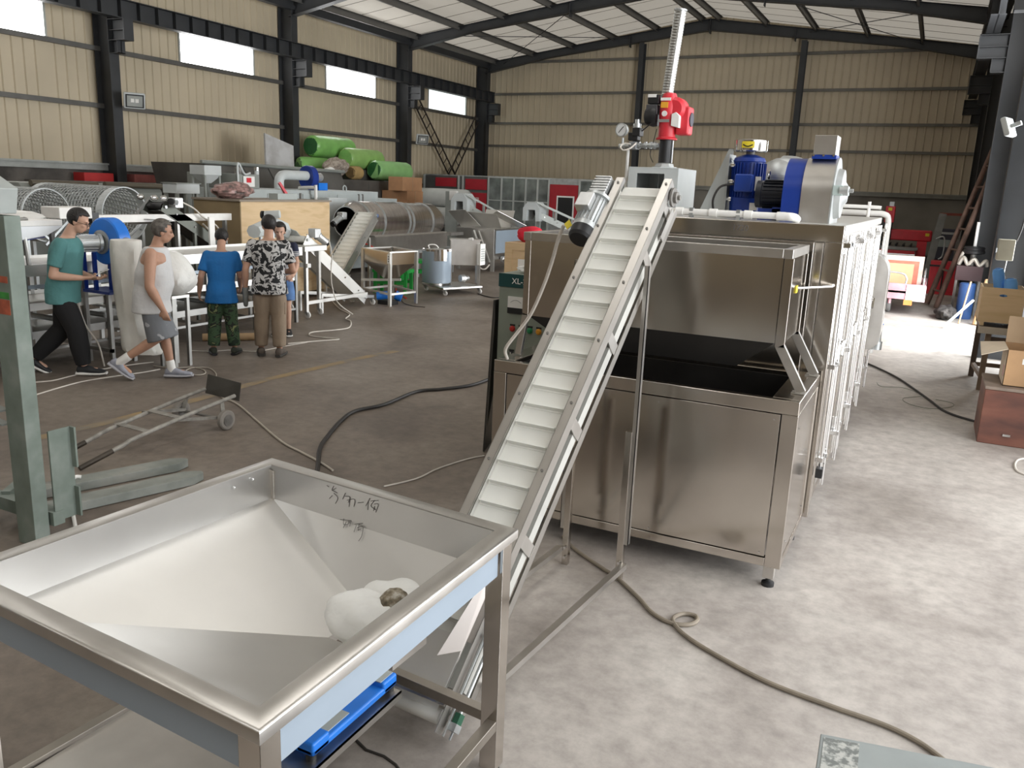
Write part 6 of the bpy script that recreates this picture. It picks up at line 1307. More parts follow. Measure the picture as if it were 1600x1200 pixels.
for z, row in ((zt-.42, 'rggy'), (zt-.62, 'kkkk'), (zt-.83, 'krkk')):
    for i, c_ in enumerate(row):
        x = x0+.13 + (.075 if 'g' in row else .095)*i
        if row == 'krkk' and i > 1: x += .10
        b_ = MB().lathe((x, y0, z), (0, -1, 0), [(0, .024), (.006, .024), (.008, .018), (.02, .017), (.022, .012)], 16).build('push_button', cols[c_], cc)
        MB().box((x-.022, y0-.004, z+.022), (x+.022, y0, z+.036)).build('button_tag', BLACK, b_)
        if c_ == 'k': MB().box((x-.004, y0-.028, z-.016), (x+.004, y0-.02, z+.016)).build('knob_grip', WHITE, b_)
one(bagmesh((-2.62, 5.9, zt+.04), .22, .14, .035, 51, .35, 22), 'crumpled_paper', WBAG, 'crumpled white plastic sheet on top of the control cabinet', 'plastic sheet')
one(MB().prism([(-3.12, 6.02, .01), (-3.02, 5.66, .01), (-2.99, 5.70, 1.24), (-2.99, 6.0, 1.24)], (.012, .004, 0)), 'leaning_sheet', M('dark_mirror_sheet', (.10, .10, .095), .3, .8, .1), 'dark steel sheet leaning against the side of the control cabinet', 'steel sheet')
# ------------------------------------------------------------------ hand truck and lift truck
ht = T('hand_truck', 'old grey two-wheeled sack truck lying flat on the floor', 'hand truck', (-5.4, 4.5, 0))
GP = M('chipped_grey_paint', (.30, .285, .255), .6, .3, .3, 14)
rA = [V((-5.545, 3.71, .025)), V((-5.50, 4.03, .12)), V((-5.50, 4.15, .15)), V((-5.56, 4.8, .215)), V((-5.585, 5.20, .25))]
rB = [V((-5.215, 3.68, .025)), V((-5.16, 4.0, .12)), V((-5.16, 4.12, .15)), V((-5.19, 4.75, .215)), V((-5.205, 5.17, .25))]
for r in (rA, rB):
    s_ = MB().tube(r, .017, 10, 3).build('side_rail', GP, ht); MB().cyl(r[0]-(r[1]-r[0]).normalized()*.005, r[0].lerp(r[1], .75), .0195, n=12).build('handle_grip', M('dark_worn_grip', (.05, .04, .03), .5, .4, .3), s_)
for f in (.30, .62): 
    a = V((-5.52+f*-.05, 3.95+f*1.0, .14+.1*f)); b = V((-5.17+f*-.02, 3.93+f*1.0, .14+.1*f)); MB().bar(a, b, .06, .006).build('cross_slat', GP, ht)
MB().plate([(-5.62, 5.24, .20), (-5.18, 5.20, .20), (-5.17, 5.22, .36), (-5.61, 5.27, .37)], .006).build('toe_plate', M('toe_plate_steel', (.09, .085, .075), .55, .5, .2), ht)
for x, s in ((-5.67, -1), (-5.14, 1)):
    w_ = MB().lathe((x-.025, 5.0, .085), (1, 0, 0), [(0, .05), (0, .075), (.008, .085), (.042, .085), (.05, .075), (.05, .05)], 24).build('wheel', M('grey_rubber_wheel', (.24, .22, .195), .8, 0, .15), ht)
    MB().lathe((x-.03, 5.0, .085), (1, 0, 0), [(0, .015), (.0, .05), (.06, .05), (.06, .015)], 18).build('wheel_hub', IRON, w_)
    MB().bar((x-s*.03, 5.0, .085), (x-s*.06, 5.02, .225), .03).build('wheel_bracket', GP, ht); MB().bar((x-s*.05, 5.0, .10), (x-s*.07, 4.55, .18), .025).build('brace', GP, ht)
MB().cyl((-5.68, 5.0, .085), (-5.13, 5.0, .085), .012, n=10).build('axle', IRON, ht)
GT = ramp_mat('chipped_green_paint', [(.3, (.14, .17, .145)), (.5, (.185, .225, .195)), (.68, (.25, .285, .255)), (.8, (.33, .34, .32))], 5, .6, 7)
lf = T('lift_truck', 'old green manual lift truck with scratched mast and two forks on the floor', 'lift truck', (-4.4, 2.9, 0))
p = V((-4.36, 2.77, 0))
MB().box((p.x-.10, p.y-.04, 0), (p.x+.055, p.y+.05, 1.85)).build('mast_post', GT, lf, bevel=.004)
PG = M('orange_paint_mark', (.42, .10, .05), .7, 0, .3, 20); PG2 = M('green_paint_mark', (.04, .23, .04), .7, 0, .3, 20)
for z0_, z1_, m_ in ((1.50, 1.535, PG), (1.415, 1.45, PG2), (1.33, 1.41, PG)): MB().box((p.x-.08, p.y-.042, z0_), (p.x+.035, p.y-.0395, z1_)).build('paint_mark', m_, lf)
MB().box((p.x-.46, p.y-.12, 0), (p.x-.38, p.y-.03, 1.85)).build('mast_post', GT, lf, bevel=.004)
MB().prism([(p.x-.60, p.y-.05, 1.86), (p.x+.03, p.y-.05, 1.86), (p.x+.06, p.y-.05, 1.99), (p.x-.10, p.y-.05, 2.06), (p.x-.6, p.y-.05, 2.06)], (0, .10, 0)).build('mast_head', GREY, lf, bevel=.005)
MB().cyl((p.x-.02, p.y-.045, 1.83), (p.x-.02, p.y-.055, 1.83), .012, n=8).build('head_bolt', IRON, lf)
MB().cyl((p.x-.24, p.y-.1, .1), (p.x-.24, p.y-.1, 1.2), .035, n=14).build('lift_cylinder', GALV, lf); MB().cyl((p.x-.20, p.y-.12, .5), (p.x-.20, p.y-.12, 1.0), .02, n=10).build('cylinder_rod', GALV, lf)
MB().cyl((p.x-.36, p.y-.1, .92), (p.x-.12, p.y-.1, .92), .022, n=10).build('cross_pipe', GALV, lf)
for z in (.78, .70): MB().plate([(p.x-.40, p.y-.12, z+.07), (p.x-.10, p.y-.07, z), (p.x-.10, p.y-.02, z), (p.x-.40, p.y-.07, z+.07)], .01).build('guide_bracket', GC, lf)
# carriage side plates and forks
q0 = V((p.x+.06, p.y+.08, 0))
MB().box((q0.x, q0.y, .12), (q0.x+.012, q0.y+.14, .66)).build('carriage_plate', GT, lf); MB().box((q0.x, q0.y+.13, .42), (q0.x+.05, q0.y+.142, .66)).build('carriage_lip', GT, lf); MB().box((q0.x, q0.y+.13, .12), (q0.x+.05, q0.y+.142, .30)).build('carriage_lip', GT, lf)
MB().box((p.x-.75, p.y+.06, .10), (q0.x+.02, p.y+.13, .18)).build('carriage_bar', GT, lf)
FK = ramp_mat('worn_pale_green_fork', [(.3, (.17, .185, .165)), (.5, (.25, .265, .24)), (.62, (.30, .30, .27)), (.75, (.13, .125, .11))], 4, .65, 6)
for a, b in (((-5.02, 3.22), (-4.68, 4.16)), ((-4.70, 3.02), (-4.38, 4.02))):
    a, b = V((a[0], a[1], 0)), V((b[0], b[1], 0)); d = (b-a).normalized(); n_ = V((-d.y, d.x, 0))*.075
    MB().prism([a-n_+V((0, 0, .004)), b-d*.10-n_+V((0, 0, .004)), b-n_*.2+V((0, 0, .004)), b+n_*.2+V((0, 0, .004)), b-d*.10+n_+V((0, 0, .004)), a+n_+V((0, 0, .004))], (0, 0, .06)).build('fork', FK, lf, bevel=.004)
    MB().bar(a+V((0, 0, .14)), (a.x+.25, p.y+.10, .14), .05, .12).build('fork_heel', GT, lf)
# ------------------------------------------------------------------ cables and cords on the floor
def floorline(name, px, r, mat, label, cat='cable', z=None, sub=6):
    pts = [AZ(x, y, r+.001) for x, y in px]
    return one(MB().tube(pts, r, 8, sub), name, mat, label, cat)
floorline('thick_cable', [(783, 584), (770, 590), (735, 602), (690, 608), (650, 612), (600, 632), (555, 642), (532, 658), (510, 684), (500, 700), (497, 725), (492, 760)], .017, CABLEK, 'thick black cable curving over the floor from the tank to the hopper')
floorline('thin_dark_cable', [(330, 612), (350, 622), (372, 632), (400, 656), (440, 690), (470, 706), (500, 722), (520, 735)], .009, CABLE, 'thin brown cable running from the sack truck to the hopper')
floorline('thin_string', [(600, 760), (650, 748), (680, 734), (705, 725), (735, 716), (757, 712)], .006, CABLEW, 'thin pale cord on the dark floor beside the foot of the inclined conveyor')
floorline('looped_cable', [(880, 838), (895, 855), (918, 872), (945, 890), (966, 904), (1000, 936), (1020, 958), (1048, 973), (1075, 976), (1089, 970), (1086, 962), (1068, 959), (1052, 966), (1056, 978), (1075, 996), (1120, 1024), (1200, 1066), (1300, 1104), (1380, 1132), (1430, 1156), (1465, 1180), (1500, 1210)], .011, M('khaki_cable_sheath', (.22, .185, .14), .6, 0, .15, 10), 'long khaki cable with a small loop on the bright floor')
floorline('dark_floor_cable', [(1340, 562), (1365, 572), (1400, 589), (1430, 609), (1455, 627), (1472, 640), (1495, 650), (1530, 660)], .012, CABLEK, 'dark cable on the bright floor between the oven and the brown chest')
floorline('thin_green_wire', [(1370, 598), (1378, 604), (1412, 606), (1440, 618), (1412, 622), (1418, 630), (1450, 638), (1485, 636), (1488, 630), (1462, 624)], .0025, M('dull_green_wire', (.16, .20, .15), .6, 0, .1), 'tangle of hair-thin green wire over the dark cable', 'wire')
floorline('white_floor_cord', [(40, 622), (85, 608), (130, 596), (180, 588), (222, 582), (250, 577)], .007, CABLEW, 'white cord on the floor nearest the lift truck in front of the walking men')
floorline('white_extension_cord', [(40, 598), (80, 595), (110, 588), (160, 577), (205, 570), (240, 566)], .007, CABLEW, 'white cord on the floor passing behind the feet of the man in teal')
floorline('coiled_cord', [(240, 572), (270, 575), (300, 574), (318, 578), (320, 584), (305, 586), (290, 581), (300, 575), (325, 575), (337, 583), (337, 592)], .007, CABLE, 'coiled beige cord on the floor between the white-vest man and the sack truck')
floorline('grey_floor_cord', [(300, 548), (330, 549), (365, 547), (400, 549), (450, 540), (480, 535)], .006, CABLEW, 'pale cord on the floor around the feet of the men looking at the line')
floorline('curled_white_cord', [(450, 537), (495, 533), (530, 530), (500, 527), (484, 524), (488, 519), (520, 516), (545, 512), (548, 502), (540, 498), (546, 491), (530, 482), (519, 470)], .009, CABLEW, 'white cord curling over the open floor below the white belt elevator')
one(MB().tube([(-8.46, 10.5, 1.2), (-8.40, 10.5, .95), (-8.42, 10.5, .70), (-8.40, 10.5, .45), (-8.33, 10.55, .2), (-8.15, 10.7, .012)], .009, 8), 'hanging_white_cord', CABLEW, 'white cord hanging from the motor of the white belt elevator', 'cord')
floorline('black_wire', [(625, 466), (632, 474), (645, 478), (664, 480)], .006, CABLEK, 'short black wire on the floor under the small feed hopper')
floorline('cart_power_cable', [(747, 459), (760, 463), (772, 465), (790, 464)], .010, CABLEK, 'black cable from the pot platform towards the control cabinet')
floorline('cable_coil', [(1610, 716), (1592, 718), (1586, 726), (1590, 736), (1604, 742)], .008, CABLEW, 'pale cable coil on the floor beside the brown chest')
one(MB().tube([AY(x, y, Y) for x, y, Y in ((881, 352, 4.22), (872, 375, 4.25), (862, 410, 4.3), (850, 445, 4.33), (830, 490, 4.36), (808, 520, 4.37), (790, 545, 4.36))] + [V((-2.2, 4.40, 1.09))], .010, 8), 'motor_lead', CABLEW, 'white cable drooping in front of the hood from the conveyor motor', 'cable')
one(MB().tube([AZ(119, 830, .012), AZ(113, 798, .02), AZ(108, 770, .075), AZ(113, 752, .085), AZ(118, 745, .085), AZ(127, 745, .078)], .012, 8), 'white_strap', WHITE, 'white strap lying across the forks beside the green mast', 'strap')
# ------------------------------------------------------------------ people
SKIN = M('warm_skin', (.56, .34, .245), .55, 0, .08, 12)
SKIN2 = M('tanned_skin', (.46, .26, .175), .55, 0, .08, 12)
HAIR = M('black_hair', (.012, .010, .009), .55, 0, .2, 40, .4, 60)
GHAIR = ramp_mat('greying_hair', [(.3, (.035, .03, .025)), (.6, (.13, .115, .10)), (.8, (.20, .18, .16))], 25, .7, 4)
def person(label, base, F, h, P, look, skin=SKIN, eyes=True, vox=.009):
    """P: joints in body space (right, forward, up) in units of height; look: clothing"""
    F = V((F[0], F[1], 0)).normalized(); Rt = V((F.y, -F.x, 0)); base = V((base[0], base[1], 0))
    W = lambda p: base + (Rt*p[0] + F*p[1] + V((0, 0, p[2])))*h
    t = T('person', label, 'person', base)
    J = {k: W(v) for k, v in P['j'].items()}
    hf = P.get('headF', (0, 1, -.1))
    Fh = (Rt*hf[0] + F*hf[1] + V((0, 0, hf[2]))).normalized(); Rh = Fh.cross(V((0, 0, 1))).normalized(); Uh = Rh.cross(Fh)
    hc = J['head']; S = h/1.72
    HH = lambda x, y, z: hc + (Rh*x + Fh*y + Uh*z)*S
    hrot = Matrix((Rh, Fh, Uh)).transposed()
    def torso(mb, g, keys, n=24):
        secs = []
        for c, w, d in keys: secs.append((W(c), Rt*(w*h+g), F*(d*h+g)))
        mb.loft(secs, n)
    def limb(mb, pts, g=0.):
        q = []
        for a, b in zip(pts, pts[1:]):
            for k in range(4): f = k/4; q.append((a[0].lerp(b[0], f), a[1]*(1-f)+b[1]*f+g))
        q.append((pts[-1][0], pts[-1][1]+g)); mb.rings(q, 14); mb.ball(pts[0][0], pts[0][1]+g, 12); mb.ball(pts[-1][0], pts[-1][1]+g, 12)
    def finish(mb, name, mat, vx, sm=4, parent=t):
        o = mb.build(name, mat, parent, angle=180)
        q = o.modifiers.new('remesh', 'REMESH'); q.mode = 'VOXEL'; q.voxel_size = vx; q.use_smooth_shade = True
        q = o.modifiers.new('smooth', 'SMOOTH'); q.iterations = sm; q.factor = .5
        return o
    TS = P['torso']
    mb = MB(); torso(mb, -.012, TS)
    limb(mb, [(J['neck'], .060*S), (J['chin'], .054*S)])
    for c in 'LR': limb(mb, [(J['neck']-V((0, 0, .03*S)), .050*S), (J['sh'+c]-V((0, 0, .004)), .046*S)])
    # head
    mb.ball(HH(0, -.012, .035), (.074*S, .094*S, .088*S), 18, hrot); mb.ball(HH(0, .022, -.045), (.055*S, .066*S, .070*S), 16, hrot)
    mb.ball(HH(0, .045, -.085), (.030*S, .030*S, .022*S), 12, hrot)
    mb.rings([(HH(0, .082, .015), .010*S), (HH(0, .105, -.028), .016*S), (HH(0, .09, -.038), .014*S)], 10); mb.ball(HH(0, .102, -.026), .016*S, 10)
    mb.ball(HH(0, .076, .025), (.045*S, .018*S, .012*S), 10, hrot); mb.ball(HH(0, .078, -.062), (.024*S, .014*S, .010*S), 10, hrot)
    for s in (-1, 1):
        mb.ball(HH(s*.076, -.012, -.01), (.010*S, .022*S, .034*S), 10, hrot)
        mb.ball(HH(s*.035, .062, -.02), (.022*S, .02*S, .02*S), 10, hrot)
    for s, c in ((-1, 'L'), (1, 'R')):
        am = look.get('arm', 1.); limb(mb, [(J['sh'+c], .054*S*am), (J['el'+c], .040*S*am)]); limb(mb, [(J['el'+c], .040*S*am), (J['el'+c].lerp(J['wr'+c], .3), .043*S*am), (J['wr'+c], .028*S)])
        limb(mb, [(J['hip'+c], .085*S), (J['kn'+c], .055*S)]); limb(mb, [(J['kn'+c], .053*S), (J['kn'+c].lerp(J['an'+c], .3), .055*S), (J['an'+c], .034*S)])
        tv = W(P['toe'+c])-W((0, 0, 0)); tv.normalize(); limb(mb, [(J['an'+c]-V((0, 0, .02)), .036*S), (J['an'+c]+tv*.12*S-V((0, 0, .035*S)), .030*S)])
        # hand: palm, four fingers, thumb
        w_ = J['wr'+c]; d = (w_-J['el'+c]).normalized(); hd = P.get('hand'+c)
        d = (Rt*hd[0][0]+F*hd[0][1]+V((0, 0, hd[0][2]))).normalized() if hd else d
        nrm = (Rt*hd[1][0]+F*hd[1][1]+V((0, 0, hd[1][2]))).normalized() if hd else (Rt*(-s)).normalized()   # the way the palm faces
        a_ = d.cross(nrm).normalized(); nrm = a_.cross(d).normalized(); thumb = P.get('thumb'+c, 1)
        mb.loft([(w_+d*x*S, a_*wd*S, nrm*th*S) for x, wd, th in ((-.01, .026, .020), (.02, .034, .019), (.06, .042, .018), (.085, .040, .014))], 12)
        for i, (o_, ln) in enumerate(((-.031, .062), (-.0105, .072), (.0105, .076), (.031, .066))):
            o_ *= thumb; p0 = w_+d*.082*S+a_*o_*S; cv_ = .35+.12*i; p1 = p0+(d*cos(cv_)+nrm*sin(cv_))*ln*.5*S; p2 = p1+(d*cos(cv_*2.2)+nrm*sin(cv_*2.2))*ln*.5*S
            mb.rings([(p0, .0098*S), (p1, .009*S), (p2, .007*S)], 8); mb.ball(p2, .007*S, 8); mb.ball(p1, .009*S, 8)
        p0 = w_+d*.025*S+a_*.03*thumb*S; p1 = p0+(d*.6+a_*.6*thumb+nrm*.35).normalized()*.035*S; p2 = p1+(d*.85+a_*.1*thumb+nrm*.4).normalized()*.032*S
        mb.rings([(p0, .013*S), (p1, .0105*S), (p2, .008*S)], 8); mb.ball(p2, .008*S, 8); mb.ball(p0, .013*S, 8)
    finish(mb, 'body', skin, vox, 3)
    if eyes:
        for s in (-1, 1):
            MB().ball(HH(s*.031, .083, .006), (.011*S, .006*S, .006*S), 10, hrot).build('eye', M('dark_eye', (.03, .02, .015), .25, 0, 0), t)
            MB().ball(HH(s*.032, .083, .026), (.018*S, .006*S, .004*S), 8, hrot).build('eyebrow', HAIR, t)
        MB().ball(HH(0, .088, -.060), (.020*S, .005*S, .005*S), 10, hrot).build('lips', M('lips', (.38, .13, .11), .5, 0, 0), t)
    # hair
    hs = look.get('hair_line', .02); k_ = look.get('hair_thick', 1.0)
    mb = MB().ball((0, 0, 0), 1, 28)
    kill = []
    for v in mb.b.verts:
        p = v.co; q = V((p.x*.084*k_, p.y*.104*k_-.014, p.z*.098*k_+.036))
        lim = -.055 if q.y < .0 else (.035+.9*(q.y-.0) if q.y < .05 else .075)
        if abs(q.x) > .06 and -.03 < q.y < .03: lim = -.0
        if q.z < lim: kill.append(v)
        v.co = q
    bmesh.ops.delete(mb.b, geom=kill, context='VERTS')
    for v in mb.b.verts: v.co = HH(*v.co)
    mb.build('hair', look.get('hair', HAIR), t, solid=.012, angle=180)
    # shirt
    if 'shirt' in look:
        mb = MB(); torso(mb, look.get('shirt_g', .018), look.get('shirt_torso', TS[1:-1]))
        if look.get('sleeve', .55):
            f = look.get('sleeve', .55)
            for c in 'LR': limb(mb, [(J['neck']-V((0, 0, .045*S)), .052*S), (J['sh'+c], .058*S)])
            for c in 'LR': e_ = J['sh'+c].lerp(J['el'+c], f); limb(mb, [(J['sh'+c], .066*S), (J['sh'+c].lerp(J['el'+c], f*.6), .068*S)]); mb.rings([(J['sh'+c].lerp(J['el'+c], f*.5), .068*S), (e_, .070*S)], 16)
        sh_o = finish(mb, 'shirt', look['shirt'], .011, 5)
    # trousers or shorts
    mb = MB(); f = look.get('leg_len', .96); g0, g1 = look.get('leg_r', (.098, .072))
    torso(mb, .002, [(c, w, d) for c, w, d in TS[:2]])
    for c in 'LR':
        hp, kn, an = J['hip'+c], J['kn'+c], J['an'+c]
        if f > 1.2: e_ = kn.lerp(an, f-1); limb(mb, [(hp, g0*.76*S), (hp.lerp(kn, .35), g0*.98*S), (hp.lerp(kn, .65), (g0*.5+g1*.52)*S), (kn, g1*S)]); mb.rings([(kn, g1*S), (kn.lerp(an, .5*(f-1)), g1*.98*S), (e_, look.get('cuff', .06)*S)], 16); mb.ball(kn, g1*S, 12)
        else: e_ = hp.lerp(kn, f); limb(mb, [(hp, g0*.76*S), (hp.lerp(kn, f*.35), g0*.96*S), (hp.lerp(kn, f*.6), g0*1.02*S)]); mb.rings([(hp.lerp(kn, f*.5), g0*1.02*S), (e_, g0*look.get('flare', 1.05)*S)], 18)
    finish(mb, look.get('legwear', 'trousers'), look['trousers'], .011, 5)
    # shoes
    for c in 'LR':
        an = J['an'+c]; tv = (Rt*P['toe'+c][0]+F*P['toe'+c][1]+V((0, 0, P['toe'+c][2]))).normalized(); sv = tv.cross(V((0, 0, 1))).normalized(); uv = sv.cross(tv)
        o0 = an - uv*.055*S
        q = lambda x, y, z: o0 + sv*x*S + tv*y*S + uv*z*S
        mb = MB(); k = 1.14; mb.loft([(q(0, -.065*k, .02), sv*.028*S, uv*.022*S), (q(0, -.05*k, .032), sv*.042*S, uv*.045*S), (q(0, .0, .038), sv*.042*S, uv*.052*S), (q(0, .07*k, .022), sv*.050*S, uv*.036*S), (q(0, .14*k, .012), sv*.050*S, uv*.024*S), (q(0, .185*k, .008), sv*.034*S, uv*.016*S)], 18)
        sh = finish(mb, 'shoe', look['shoe'], .008, 4)
        mb = MB().loft([(q(0, -.072*k, -.014), sv*.034*S, uv*.020*S), (q(0, -.03*k, -.012), sv*.050*S, uv*.022*S), (q(0, .06*k, -.014), sv*.054*S, uv*.019*S), (q(0, .14*k, -.012), sv*.056*S, uv*.018*S), (q(0, .195*k, -.006), sv*.036*S, uv*.014*S)], 18)
        mb.build('sole', look.get('sole', WHITE), sh)
        if 'sock' in look: mb = MB(); limb(mb, [(an-uv*.01, .046*S), (an.lerp(J['kn'+c], .22), .048*S)]); finish(mb, 'sock', look['sock'], .01, 3)
    return t, J, HH, hrot, S, W, Rt, F, Fh
def torso_std(lean=0., hipz=.52, w=1., d=1., sway=0., belly=0.):
    L = lambda z: lean*max(0, z-.5)/.33
    return [((0, L(.47), hipz-.055), .080*w, .062*d), ((0, L(.5), hipz), .098*w, .074*d), ((0, L(.56), hipz+.045), .094*w, .072*d+belly*.5), ((0, L(.61)+belly*.5, hipz+.09), .086*w, .066*d+belly), ((0, L(.68), hipz+.165), .096*w, .070*d+belly*.4),
            ((0, L(.76), hipz+.24), .108*w, .072*d), ((0, L(.80), hipz+.285), .098*w, .062*d), ((0, L(.83), hipz+.315), .062*w, .045*d), ((0, L(.845), hipz+.328), .036*w, .034*d)]
def joints(lean=0., hipz=.52, headfwd=.02, **o):
    L = lambda z: lean*max(0, z-.5)/.33
    j = dict(neck=(0, L(.82), hipz+.31), chin=(0, L(.88)+headfwd*.6, hipz+.385), head=(0, L(.93)+headfwd, hipz+.412),
             shL=(-.113, L(.80), hipz+.285), shR=(.113, L(.80), hipz+.285), elL=(-.135, L(.80)-.01, hipz+.105), elR=(.135, L(.80)-.01, hipz+.105), wrL=(-.14, L(.8)+.03, hipz-.04), wrR=(.14, L(.8)+.03, hipz-.04),
             hipL=(-.052, 0, hipz-.02), hipR=(.052, 0, hipz-.02), knL=(-.055, .01, .285), knR=(.055, .01, .285), anL=(-.058, -.01, .052), anR=(.058, -.01, .052))
    j.update(o); return j
def cmat(name, cols, scale, detail=3, rough=.85, stretch=None, distort=0.):
    m_ = ramp_mat(name, cols, scale, rough, detail, stretch=stretch, distort=distort)
    for n in m_.node_tree.nodes:
        if n.type == 'VALTORGB': n.color_ramp.interpolation = 'CONSTANT'
    return m_
DEN = M('denim_blue', (.10, .20, .42), .85, 0, .15, 14)
# 1 man in teal with phone
P = dict(j=joints(.05, .51, .055, hipL=(-.052, 0, .49), hipR=(.052, 0, .49), knR=(.05, .075, .28), anR=(.045, .10, .053), knL=(-.055, -.03, .275), anL=(-.05, -.215, .085),
         elR=(.145, .0, .615), wrR=(.10, .145, .60), elL=(-.14, .02, .615), wrL=(-.05, .165, .585)),
         torso=torso_std(.05, .51, 1.0, 1.12, belly=.006), headF=(0, 1, -.42), toeL=(0, 1, -.55), toeR=(.05, 1, 0), handR=((-.35, 1, .0), (-.3, 0, .9)), handL=((.25, 1, -.05), (.1, 0, 1)), thumbR=-1)
b1 = AZ(128, 584); b1 = b1 - V((.78, .62, 0))*.12
sb_ = [((0, .0, .44), .112, .088)] + torso_std(.05, .51, 1.04, 1.2, belly=.008)[1:8]
t, J, HH, hrot, S, W, Rt, Fw, Fh = person('man in teal t-shirt and black trousers walking while looking at a phone', (b1.x, b1.y), (.80, .60), 1.72, P,
    dict(shirt=M('teal_cotton', (.085, .235, .235), .85, 0, .06, 6, .7, 9), shirt_torso=sb_, shirt_g=.012, sleeve=.72, trousers=M('black_cotton', (.010, .010, .011), .9, 0, .2, 8), leg_len=1.93, leg_r=(.116, .098), cuff=.074, shoe=M('black_teal_shoe', (.02, .022, .025), .6, 0, .3, 12)))
g = MB()
for s in (-1, 1): g.tube([HH(s*.033+.026*cos(2*pi*k/14), .104, .004+.019*sin(2*pi*k/14)) for k in range(14)], .0022, 6, 2, True); g.tube([HH(s*.058, .102, .008), HH(s*.078, .05, .006), HH(s*.082, -.01, .0)], .0022, 6, 2)
g.tube([HH(-.008, .106, .008), HH(0, .108, .01), HH(.008, .106, .008)], .0022, 6, 2); g.build('glasses', BLACK, t)
pc_ = W((.045, .235, .628)); ph = T('mobile_phone', 'white mobile phone held in front of the man in teal', 'phone', pc_)
mm = MB().box((-.038, -.078, -.004), (.038, .078, .004)); mm.xf(Matrix.Translation(pc_) @ Matrix((Rt, Fw, V((0, 0, 1)))).transposed().to_4x4() @ Matrix.Rotation(R(25), 4, 'X')); mm.build('phone_body', WHITE, ph, bevel=.003)
mm = MB().box((-.034, -.072, .004), (.034, .072, .005)); mm.xf(Matrix.Translation(pc_) @ Matrix((Rt, Fw, V((0, 0, 1)))).transposed().to_4x4() @ Matrix.Rotation(R(25), 4, 'X')); mm.build('screen', BLACK, ph)
# 2 man in white vest mid stride
P = dict(j=joints(.045, .505, .03, hipL=(-.052, 0, .485), hipR=(.052, 0, .485), knR=(.05, .055, .285), anR=(.05, -.20, .115), knL=(-.05, .05, .275), anL=(-.045, .085, .052),
         elR=(.155, .035, .60), wrR=(.135, .10, .46), elL=(-.15, -.03, .61), wrL=(-.16, .0, .47)),
         torso=torso_std(.045, .505, 1.10, 1.30, belly=.014), headF=(-.35, 1, -.18), toeL=(0, 1, 0), toeR=(0, 1, -.75), handR=((-.05, .25, -1), (-1, 0, 0)), thumbR=-1)
b2 = AZ(252, 592); b2 = b2 - V((.82, .57, 0))*.05
sb_ = [((0, .0, .425), .122, .112)] + torso_std(.045, .505, 1.14, 1.38, belly=.018)[1:5] + [((0, .032, .725), .100, .090), ((0, .036, .765), .080, .082), ((0, .04, .80), .080, .074), ((0, .043, .826), .070, .058)]
person('man in white sleeveless vest, grey patterned shorts and grey shoes walking past', (b2.x, b2.y), (.82, .57), 1.66, P,
    dict(shirt=M('white_vest_cotton', (.60, .60, .60), .85, 0, .05, 6, .7, 9), shirt_torso=sb_, shirt_g=.010, sleeve=0, trousers=cmat('grey_dotted_cotton', [(.0, (.17, .18, .195)), (.66, (.40, .41, .43))], 9, 1), leg_len=1.10, leg_r=(.122, .08), flare=1.22, arm=1.2, legwear='shorts', hair=GHAIR, hair_thick=.985, shoe=M('grey_mesh_shoe', (.30, .31, .36), .8, 0, .15, 20), sole=M('pale_grey_sole', (.42, .42, .45), .7, 0, .1), sock=WHITE), SKIN2)
# 3 man in bright blue t-shirt
P = dict(j=joints(.075, .50, .045, shL=(-.105, .068, .785), shR=(.105, .068, .785), elL=(-.15, .01, .62), wrL=(-.175, .06, .49), elR=(.14, .05, .62), wrR=(.13, .14, .53), knL=(-.06, .02, .275), knR=(.065, .015, .275), anL=(-.075, -.01, .052), anR=(.085, .0, .052)),
         torso=torso_std(.075, .50, 1.0, 1.1), headF=(-.12, 1, -.75), toeL=(-.25, 1, 0), toeR=(.2, 1, 0), handL=((0, .2, -1), (1, 0, 0)))
sb_ = [((0, -.005, .42), .122, .088)] + torso_std(.075, .50, 1.08, 1.2)[1:8]
CAMO = cmat('camouflage_cotton', [(0, (.014, .028, .016)), (.40, (.045, .085, .04)), (.54, (.018, .022, .016)), (.61, (.19, .22, .09))], 5.5, 3, distort=1.2, stretch=(1, 1, 1.6))
person('man in bright blue t-shirt and camouflage trousers with head bowed, seen from behind', (AZ(350, 554).x, AZ(350, 554).y), (-.62, .78), 1.50, P,
    dict(shirt=M('bright_blue_cotton', (.008, .125, .36), .85, 0, .08, 6, .7, 9), shirt_torso=sb_, shirt_g=.012, sleeve=.75, trousers=CAMO, leg_len=1.9, leg_r=(.105, .088), cuff=.08, shoe=M('dark_green_canvas', (.03, .035, .025), .85, 0, .2), sole=BLACK), SKIN2, eyes=False)
